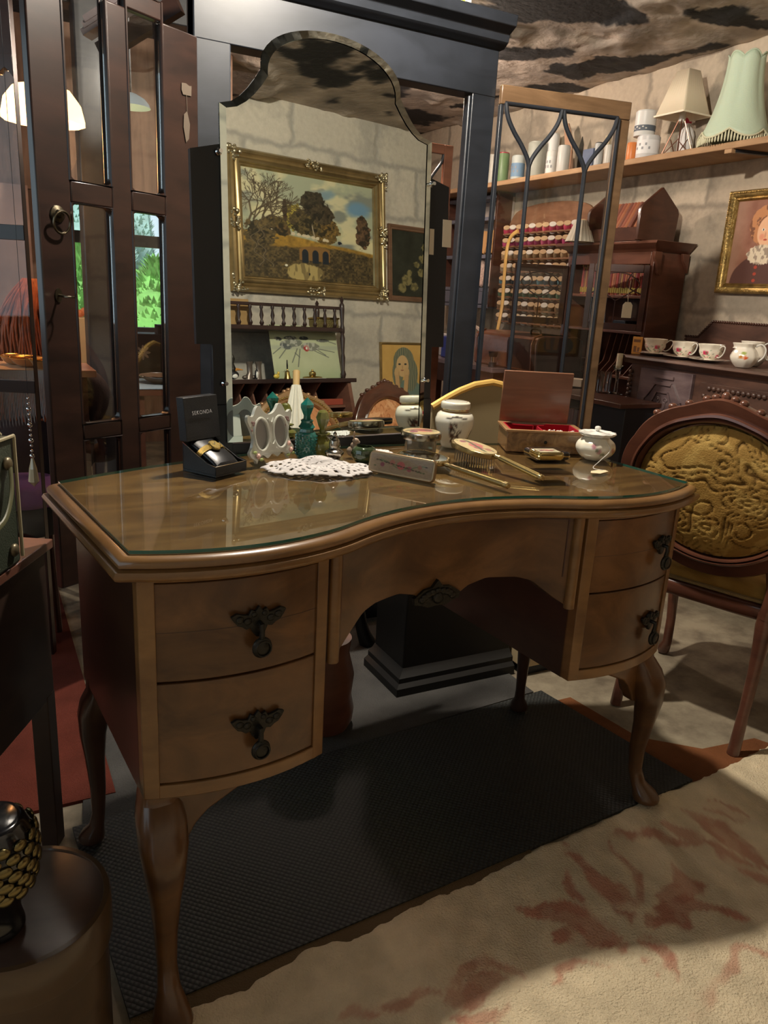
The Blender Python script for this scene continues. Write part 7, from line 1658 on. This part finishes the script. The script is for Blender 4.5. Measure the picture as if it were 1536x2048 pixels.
# ================================================================ THE ROOM SEEN THROUGH THE LEFT DOORS
LP = onY(84, 182, 2.9)
t = thing('glowing_lampshade', 'glowing orange pendant lampshade seen through the upper left panes', 'lamp', (LP.x, LP.y, LP.z - .09))
m, N, L, P = newmat('lit_shade'); P.inputs['Base Color'].default_value = (.9, .5, .2, 1); P.inputs['Emission Color'].default_value = (1, .60, .24, 1); P.inputs['Emission Strength'].default_value = 3
MB(F(t)).lathe([(.122, .0), (.122, .015), (.112, .06), (.085, .095), (.05, .105)], 40, rip=lambda a, j: .02 * math.cos(12 * a)).build('shade', m, t)
MB(F(t)).tube([(0, 0, .10), (0, 0, CZ - (LP.z - .09) - .01)], .004, 6).build('flex', M_blackfab, t)
l2 = bpy.data.lights.new('orange_light', 'POINT'); l2.energy = 7; l2.color = (1, .45, .16); l2.shadow_soft_size = .1
o2 = bpy.data.objects.new('orange_light', l2); o2.location = (LP.x, LP.y, LP.z - .16); COL.objects.link(o2)
q = onY(262, 200, 2.9); t = thing('white_pendant_shade', 'white glass dish pendant shade behind the upper right pane of the open door', 'lamp', (q.x, q.y, q.z))
MB(F(t)).lathe([(.062, -.022), (.058, -.01), (.045, .005), (.02, .018), (.008, .022)], 36).build('glass_dish', plain('opal_glass', (.70, .80, .80), .2, coat=.6, emit=.25), t)
MB(F(t)).tube([(0, 0, .02), (0, 0, CZ - q.z - .01)], .003, 6).build('flex', M_blackfab, t)
# post, beams
q = onY(205, 600, 3.30); w_ = .058
o = MB().box(q.x - w_, q.x + w_, 3.30, 3.41, 0, CZ).build('timber_post', M_beam, bevel=.006); tag(o, 'tarred square timber post seen through the left glazed door', 'post')
q = onY(165, 300, 4.3); qq = onY(-40, 300, 4.3)
o = MB().box(-1.49, onY(330, 300, 4.3).x + .35, 4.3, 4.34, onY(230, 395, 4.3).z, CZ).build('plank_bulkhead', M_boards, smooth=False); tag(o, 'brown vertical plank panel above the garden window', 'panel')
o = MB().box(-1.49, onY(62, 500, 4.2).x, 4.15, 4.2, 0, onY(230, 395, 4.3).z).build('block_partition', plain('pinkish_plaster', (.42, .27, .21), .8, var=.4, vscale=5), smooth=False); tag(o, 'pinkish plastered partition behind the far left door leaf', 'partition')
for k, (y_, z_) in enumerate(((3.4, 2.12), (4.8, 2.14))):
    o = MB().beam((-1.5, y_, z_), (1.1, y_ + .0, z_), .10, .12).build('ceiling_beam', M_beam, bevel=.004); tag(o, ('nearer', 'farther')[k] + ' dark timber beam crossing under the ceiling at the back', 'beam')
P = onY(205, 60, 2.75); t = thing('moulded_cornice', 'grey moulded length of cornice stored high up behind the open door', 'cornice', (P.x, P.y, P.z))
a = onY(172, 70, 2.7); b = onY(330, -30, 2.55)
mb = MB(); d_ = (b - a).normalized()
for k, (w, o_) in enumerate(((.05, 0), (.04, .018), (.03, .033))): mb.beam(a + V((0, -.01 * k, o_)), b + V((0, -.01 * k, o_)), w, .018)
mb.build('profile', plain('weathered_grey', (.16, .13, .13), .4, coat=.3), t)
MB().beam(a + V((.04, 0, -.04)), b + V((.04, 0, -.04)), .03, .05).build('backing', M_doorbrown, t)
# window frame of the garden opening
t = thing('window_1', 'dark framed garden window', 'window', (1.0, YF, .75)); zt1 = onY(230, 466, YF).z; zt2 = onY(230, 490, YF).z
del t['label']; del t['category']; t['kind'] = 'structure'
for x in (.50, .96, 1.46): MB().box(x, x + .045, YF + .02, YF + .08, .75, 1.72).build('frame_post', M_beam, t)
for z0, z1 in ((.75, .80), (zt2, zt1), (1.68, 1.72)): MB().box(.50, 1.50, YF + .021, YF + .079, z0, z1).build('frame_rail', M_beam, t)
MB().box(.50, 1.50, YF + .048, YF + .052, .76, 1.71).build('glass_pane', M_pane, t, smooth=False)
# garden
o = MB().box(-8, 12, YF + .16, 30, -.12, -.02).build('lawn', plain('lawn', (.16, .30, .06), .9, var=.3), smooth=False); tag(o, 'lawn outside the garden window', 'lawn', None, 'structure'); del o['label']; del o['category']
def conifer(x, y, r, h, mat, label, seed):
    rs = np.random.RandomState(seed); mb = MB(fr(x, y, 0)); 
    def hh_(zz): return r * (1 - (zz / h) ** 1.6) * (.9 + .1 * math.sin(zz * 9))
    for i in range(1500):
        z = h * rs.rand() ** .85 * .98; a = rs.rand() * 2 * PI; rr = hh_(z) * (.75 + .3 * rs.rand()); s_ = .05 + .05 * rs.rand()
        p = V((rr * math.cos(a), rr * math.sin(a), z)); d = V((math.cos(a), math.sin(a), .9 + rs.rand())).normalized() * s_ * 1.8; sd = V((-math.sin(a), math.cos(a), 0)) * s_ * .5
        mb.add([p - sd, p + sd, p + d, p + d * .3 + V((0, 0, .03))], [(0, 1, 2), (0, 2, 3), (1, 3, 2)])
    t = thing('conifer', label, 'tree', (x, y, -.02))
    mb.build('foliage', mat, t, smooth=False)
    MB(fr(x, y, 0)).lathe([(r * .8, .0), (r * .72, h * .35), (r * .5, h * .7), (.02, h * .95)], 14, rip=lambda a, j: .1 * math.sin(5 * a)).build('inner_foliage', mat, t); MB(fr(x, y, -.02)).lathe([(.06, 0), (.05, .2)], 8).build('trunk', M_beam, t)
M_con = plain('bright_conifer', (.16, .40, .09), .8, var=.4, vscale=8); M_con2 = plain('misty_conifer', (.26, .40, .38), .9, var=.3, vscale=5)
a = onY(165, 600, 9.5); b = onY(298, 600, 9.5)
conifer(a.x, 9.5, .5, onY(165, 500, 9.5).z + .05, M_con, 'bright green conifer outside, left one seen through the door panes', 1)
conifer(b.x + .3, 10.6, .75, onY(298, 535, 9.5).z + .1, M_con, 'bright green conifer outside, right one seen through the door panes', 2)
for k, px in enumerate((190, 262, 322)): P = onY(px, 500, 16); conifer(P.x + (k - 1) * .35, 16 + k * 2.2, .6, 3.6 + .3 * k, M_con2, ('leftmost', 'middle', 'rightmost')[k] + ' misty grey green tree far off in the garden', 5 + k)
# tables in the back room
q0, q1 = onY(255, 770, 3.3), onY(345, 790, 3.3); bz = onY(300, 775, 3.3).z
t = thing('back_table', 'dark table with blue cloth behind the lower right pane', 'table', (q0.x, 3.3, 0))
MB().box(q0.x - .0, q1.x + .5, 3.25, 3.8, bz - .03, bz).build('table_top', M_reddark, t, bevel=.003)
for x in (q0.x + .02, q1.x + .44):
    for y in (3.27, 3.74): MB().box(x, x + .04, y, y + .04, 0, bz - .03).build('leg', M_reddark, t)
MB().box(q0.x + .0, q0.x + .16, 3.246, 3.6, bz, bz + .003).build('blue_cloth', plain('blue_cloth', (.25, .36, .46), .8), t)
h_ = onY(298, 668, 3.62).z - bz
t = thing('flower_chest', 'black tin with painted daisy motif on the back table', 'tin', (onY(298, 700, 3.62).x, 3.62, bz + .001))
x0 = onY(272, 700, 3.62).x; MB().box(x0, x0 + .30, 3.62, 3.75, bz + .004, bz + h_).build('body', M_blackfab, t, bevel=.004)
MB().box(x0 + .10, x0 + .18, 3.63, 3.7, bz + h_, bz + h_ + .04).build('knob', M_blackfab, t)
q = onY(286, 705, 3.619); mb = MB()
for k in range(8): a = k * PI / 4; mb.ball((0, 0, 0), (.016, .002, .006), 8, 5, T=fr(q.x + .018 * math.cos(a), 3.619, q.z + .018 * math.sin(a), ry=-a))
mb.build('daisy', plain('daisy_grey', (.34, .28, .26), .5), t)
q = onY(325, 760, 3.4); t = thing('wire_dish', 'shallow wire rimmed dish standing on the back table', 'dish', (q.x, 3.42, bz + .001))
MB(F(t)).lathe([(.03, 0), (.06, .012), (.095, .035), (.093, .036), (.058, .014), (0, .004)], 36).build('bowl', plain('dish_brown', (.14, .09, .06), .4), t); MB(F(t)).tube([(.095 * math.cos(2 * PI * k / 30), .095 * math.sin(2 * PI * k / 30), .036) for k in range(30)], .003, 6, closed=True).build('rim', M_chrome, t)
# orange lit table with dishes and fringed cloth, in front of the seated person
oz = onY(60, 735, 2.55).z; x0, x1 = onY(12, 735, 2.5).x - .15, onY(190, 735, 2.5).x
t = thing('cafe_table', 'wooden table with a white fringed cloth in front of the red haired person', 'table', (x0, 2.5, 0))
MB().box(x0, x1, 2.47, 2.70, oz - .02, oz).build('table_top', wood('warm_table', (.34, .15, .07), (.55, .28, .14), (3, 8, 3), .3, .4), t, bevel=.002)
for x in (x0 + .02, x1 - .06):
    for y in (2.49, 2.64): MB().box(x, x + .035, y, y + .035, 0, oz - .02).build('leg', M_reddark, t)
xc = onY(90, 770, 2.46).x; mb = MB(); n = 60
for i in range(n):
    xx = x0 + (xc - x0) * i / n; L_ = .14 + .04 * (xc - xx) / .3 + .01 * math.sin(i * 3.1); mb.add([(xx, 2.462, oz + .003), (xx + (xc - x0) / n * .9, 2.462, oz + .003), (xx + (xc - x0) / n * .7, 2.455, oz - L_), (xx + .001, 2.458, oz - L_ + .01)], [(0, 1, 2, 3)])
mb.build('fringe', plain('white_fringe', (.55, .58, .62), .9), t, smooth=False); MB().box(x0, xc, 2.46, 2.7, oz + .001, oz + .004).build('cloth', plain('orange_lit_cloth', (.62, .45, .30), .8), t)  # orange lamplight on the white cloth is put into its colour
for k, (px, py, r) in enumerate(((70, 712, .045), (58, 722, .055), (48, 732, .04))):
    q = onY(px, py, 2.56 - .0 * k); t = thing('glass_dish', ('back', 'middle', 'front')[k] + ' amber glass dish of the three on the fringed cloth', 'dish', (q.x + (k - 1) * .05, 2.60 - .06 * k, oz + .0045)); MB(F(t)).lathe([(r * .5, 0), (r * .8, .01), (r, .025), (r * .96, .026), (r * .7, .01), (0, .006)], 24).build('bowl', plain('amber_glass', (.60, .28, .10), .1, coat=1), t); MB(F(t)).tube([(r * math.cos(2 * PI * i / 24), r * math.sin(2 * PI * i / 24), .026) for i in range(24)], .002, 5, closed=True).build('rim', M_gold, t)
q = onY(168, 690, 3.0); t = thing('cream_box', 'cream ribbed box with orange flowers seen beside the timber post', 'box', (q.x, 3.3, 0)); 
x0 = onY(155, 660, 3.5).x; MB().box(x0, x0 + .14, 3.5, 3.6, 0, onY(168, 636, 3.5).z).build('body', plain('cream_card', (.72, .62, .38), .6), t, bevel=.003)
mb = MB(); [mb.ball((x0 + .02 + .02 * k, 3.55, onY(168, 628, 3.5).z + .01 * (k % 2)), (.02, .02, .016), 8, 6) for k in range(6)]; mb.build('flowers', plain('orange_petals', (.72, .25, .10), .7), t)
# purple cushioned stool
q = onY(66, 985, 2.46); sz = q.z
t = thing('purple_stool', 'low stool with a pleated purple cushion behind the green case', 'stool', (q.x - .02, 2.555, 0)); T = F(t) @ Matrix.Diagonal((.66, .66, 1, 1))
mb = MB(T); dense_lathe(mb, [(.17, sz - .05), (.185, sz - .03), (.18, sz), (.14, sz + .02), (0, sz + .03)], 64, Matrix(), rip=lambda a, j: .012 * math.cos(24 * a)); mb.build('cushion', plain('purple_satin', (.32, .13, .30), .35), t, angle=80)
MB(T).lathe([(.17, sz - .14), (.175, sz - .13), (.175, sz - .05)], 40).build('seat_drum', M_blackfab, t)
for k in range(4): a = PI / 4 + k * PI / 2; MB(T).tube([(.13 * math.cos(a), .13 * math.sin(a), sz - .13), (.15 * math.cos(a), .15 * math.sin(a), .009)], .014, 8).build('leg', M_reddark, t)
q = onY(62, 925, 2.30); t = thing('crystal_drop', 'hanging cream crystal drop on a string of beads behind the far left leaf', 'ornament', (q.x, 2.22, q.z))
MB(F(t)).lathe([(.0, -.05), (.014, -.035), (.010, .0), (.003, .03)], 8).build('drop', plain('cream_crystal', (.66, .58, .38), .1, coat=1), t, smooth=False)
mb = MB(F(t)); [mb.ball((0, 0, .035 + .014 * k), .004 + .003 * (k % 3 == 0), 8, 6) for k in range(12)]; mb.build('bead_string', M_chrome, t)
MB(F(t)).tube([(0, 0, .2), (0, 0, CZ - q.z - .02)], .0006, 4).build('thread', M_blackfab, t)

# ================================================================ SEATED PERSON WITH LONG RED HAIR, FROM BEHIND
Y0 = 2.86; hc = onY(58, 640, Y0); htop = onY(50, 560, Y0).z
t = thing('person', 'person with long red hair in a dark jacket, seated beyond the fringed table', 'person', (hc.x + .02, Y0, 0)); T = F(t)
def skin(name, verts, edges, mat, parent, T, sub=2):
    me = bpy.data.meshes.new(name); I = parent_world(parent).inverted() @ T
    me.from_pydata([I @ V(v[:3]) for v in verts], edges, []); me.materials.append(mat)
    o = bpy.data.objects.new(name, me); COL.objects.link(o); o.parent = parent
    md = o.modifiers.new('skin', 'SKIN'); sv = me.skin_vertices[0].data if me.skin_vertices else None
    if sv is None:
        bm = bmesh.new(); bm.from_mesh(me); bm.verts.layers.skin.verify(); bm.to_mesh(me); bm.free(); sv = me.skin_vertices[0].data
    for i, v in enumerate(verts): sv[i].radius = (v[3], v[4] if len(v) > 4 else v[3])
    sv[0].use_root = True
    s = o.modifiers.new('s', 'SUBSURF'); s.levels = sub; s.render_levels = sub
    for p in me.polygons: p.use_smooth = True
    md.use_smooth_shade = True
    return o
hz = htop - .115
vb = [(0, 0, .50, .15, .12), (0, .0, .66, .13, .11), (0, -.01, hz - .30, .155, .11), (0, -.01, hz - .20, .10, .08), (0, 0, hz - .12, .052, .055), (0, .01, hz - .01, .072, .088), (0, .01, hz + .05, .065, .08),
      (-.17, -.01, hz - .22, .062), (-.235, .03, hz - .46, .050), (-.19, .22, hz - .52, .036), (-.16, .28, hz - .515, .028),
      (.17, -.01, hz - .22, .062), (.235, .03, hz - .46, .050), (.19, .22, hz - .52, .036), (.16, .28, hz - .515, .028),
      (-.10, .08, .49, .095), (-.13, .42, .50, .070), (-.13, .43, .12, .045), (-.13, .55, .05, .038),
      (.10, .08, .49, .095), (.13, .42, .50, .070), (.13, .43, .12, .045), (.13, .55, .05, .038)]
eb = [(0, 1), (1, 2), (2, 3), (3, 4), (4, 5), (5, 6), (3, 7), (7, 8), (8, 9), (9, 10), (3, 11), (11, 12), (12, 13), (13, 14), (0, 15), (15, 16), (16, 17), (17, 18), (0, 19), (19, 20), (20, 21), (21, 22)]
skin('body', vb, eb, plain('dark_jacket', (.035, .03, .04), .8, bump=.3, bscale=200), t, T)
for sg in (-1, 1):
    hb = [(sg * .16, .28, hz - .515, .026, .016), (sg * .155, .33, hz - .525, .030, .013)]; he_ = [(0, 1)]
    for k, (dx, ln_) in enumerate(((-.024, .062), (-.008, .072), (.008, .068), (.023, .052))):
        b0 = len(hb); hb += [(sg * (.155 + dx), .36, hz - .525, .0085), (sg * (.155 + dx), .36 + ln_ * .5, hz - .53, .008), (sg * (.155 + dx), .36 + ln_, hz - .545, .007)]; he_ += [(1, b0), (b0, b0 + 1), (b0 + 1, b0 + 2)]
    b0 = len(hb); hb += [(sg * .118, .325, hz - .53, .010), (sg * .105, .35, hz - .535, .0085)]; he_ += [(0, b0), (b0, b0 + 1)]
    skin('hand', hb, he_, plain('skin_tone', (.55, .33, .24), .5, sss=.1), t, T, 1)
# face, turned away from us
mb = MB(T); mb.ball((0, .035, hz), (.068, .075, .092), 20, 14); mb.ball((0, .112, hz - .008), (.011, .014, .018), 10, 8); [mb.ball((sg * .070, .02, hz - .005), (.010, .014, .022), 10, 8) for sg in (-1, 1)]; mb.build('face', plain('skin_tone', (.55, .33, .24), .5), t)
for sg in (-1, 1): MB(T).ball((sg * .026, .100, hz + .012), (.013, .010, .010), 10, 8).build('eye', M_whiteglaze, t)
MB(T).ball((0, .106, hz - .042), (.022, .007, .006), 10, 6).build('mouth', plain('lip', (.5, .18, .15), .4), t)
rings = []
for i in range(15):
    s = i / 14; z = htop - (htop - (hz - .33)) * s
    wx = .012 + .088 * math.sin(min(s * 3.4, 1.15)) + .03 * max(0, s - .3); wy = wx * .9
    rings.append([((wx * (1 + .045 * math.sin(a * 9 + s * 4)) * math.cos(a)), -.015 + wy * (1 + .045 * math.sin(a * 13 + s * 3)) * math.sin(a) * (.85 if math.sin(a) < 0 else (.95 if s < .35 else .15)), z) for a in [2 * PI * k / 72 for k in range(72)]])
mb = MB(T); mb.loft(rings); random.seed(4)
for k in range(70):
    a = PI + PI * k / 69 + random.uniform(-.03, .03); r = .112; pts = []
    for s in (0, .15, .35, .6, .85, 1.0):
        rr = .01 + r * math.sin(min(s * 3.2 + .1, 1.2)) + .03 * max(0, s - .3); pts.append((rr * math.cos(a) + .008 * math.sin(s * 7 + k), -.015 + rr * .88 * math.sin(a), htop - .0 - s * (.42 + .03 * math.sin(k * 2.7)) + .003))
    mb.tube(catmull(pts, 3), [.005 * (1 - i / 20) + .001 for i in range(16)], 5)
mb.build('long_hair', plain('red_hair', (.42, .10, .03), .45, var=.5, vscale=30), t, angle=80)
t2 = thing('bentwood_seat', 'plain dark seat under the red haired person', 'stool', (hc.x + .02, Y0, 0)); MB(F(t2)).lathe([(.17, .35), (.18, .37), (.17, .385), (0, .385)], 28).build('seat', M_reddark, t2)
for k in range(4): a = PI / 4 + k * PI / 2; MB(F(t2)).tube([(.11 * math.cos(a), .11 * math.sin(a), .36), (.15 * math.cos(a), .15 * math.sin(a), .009)], .013, 8).build('leg', M_reddark, t2)
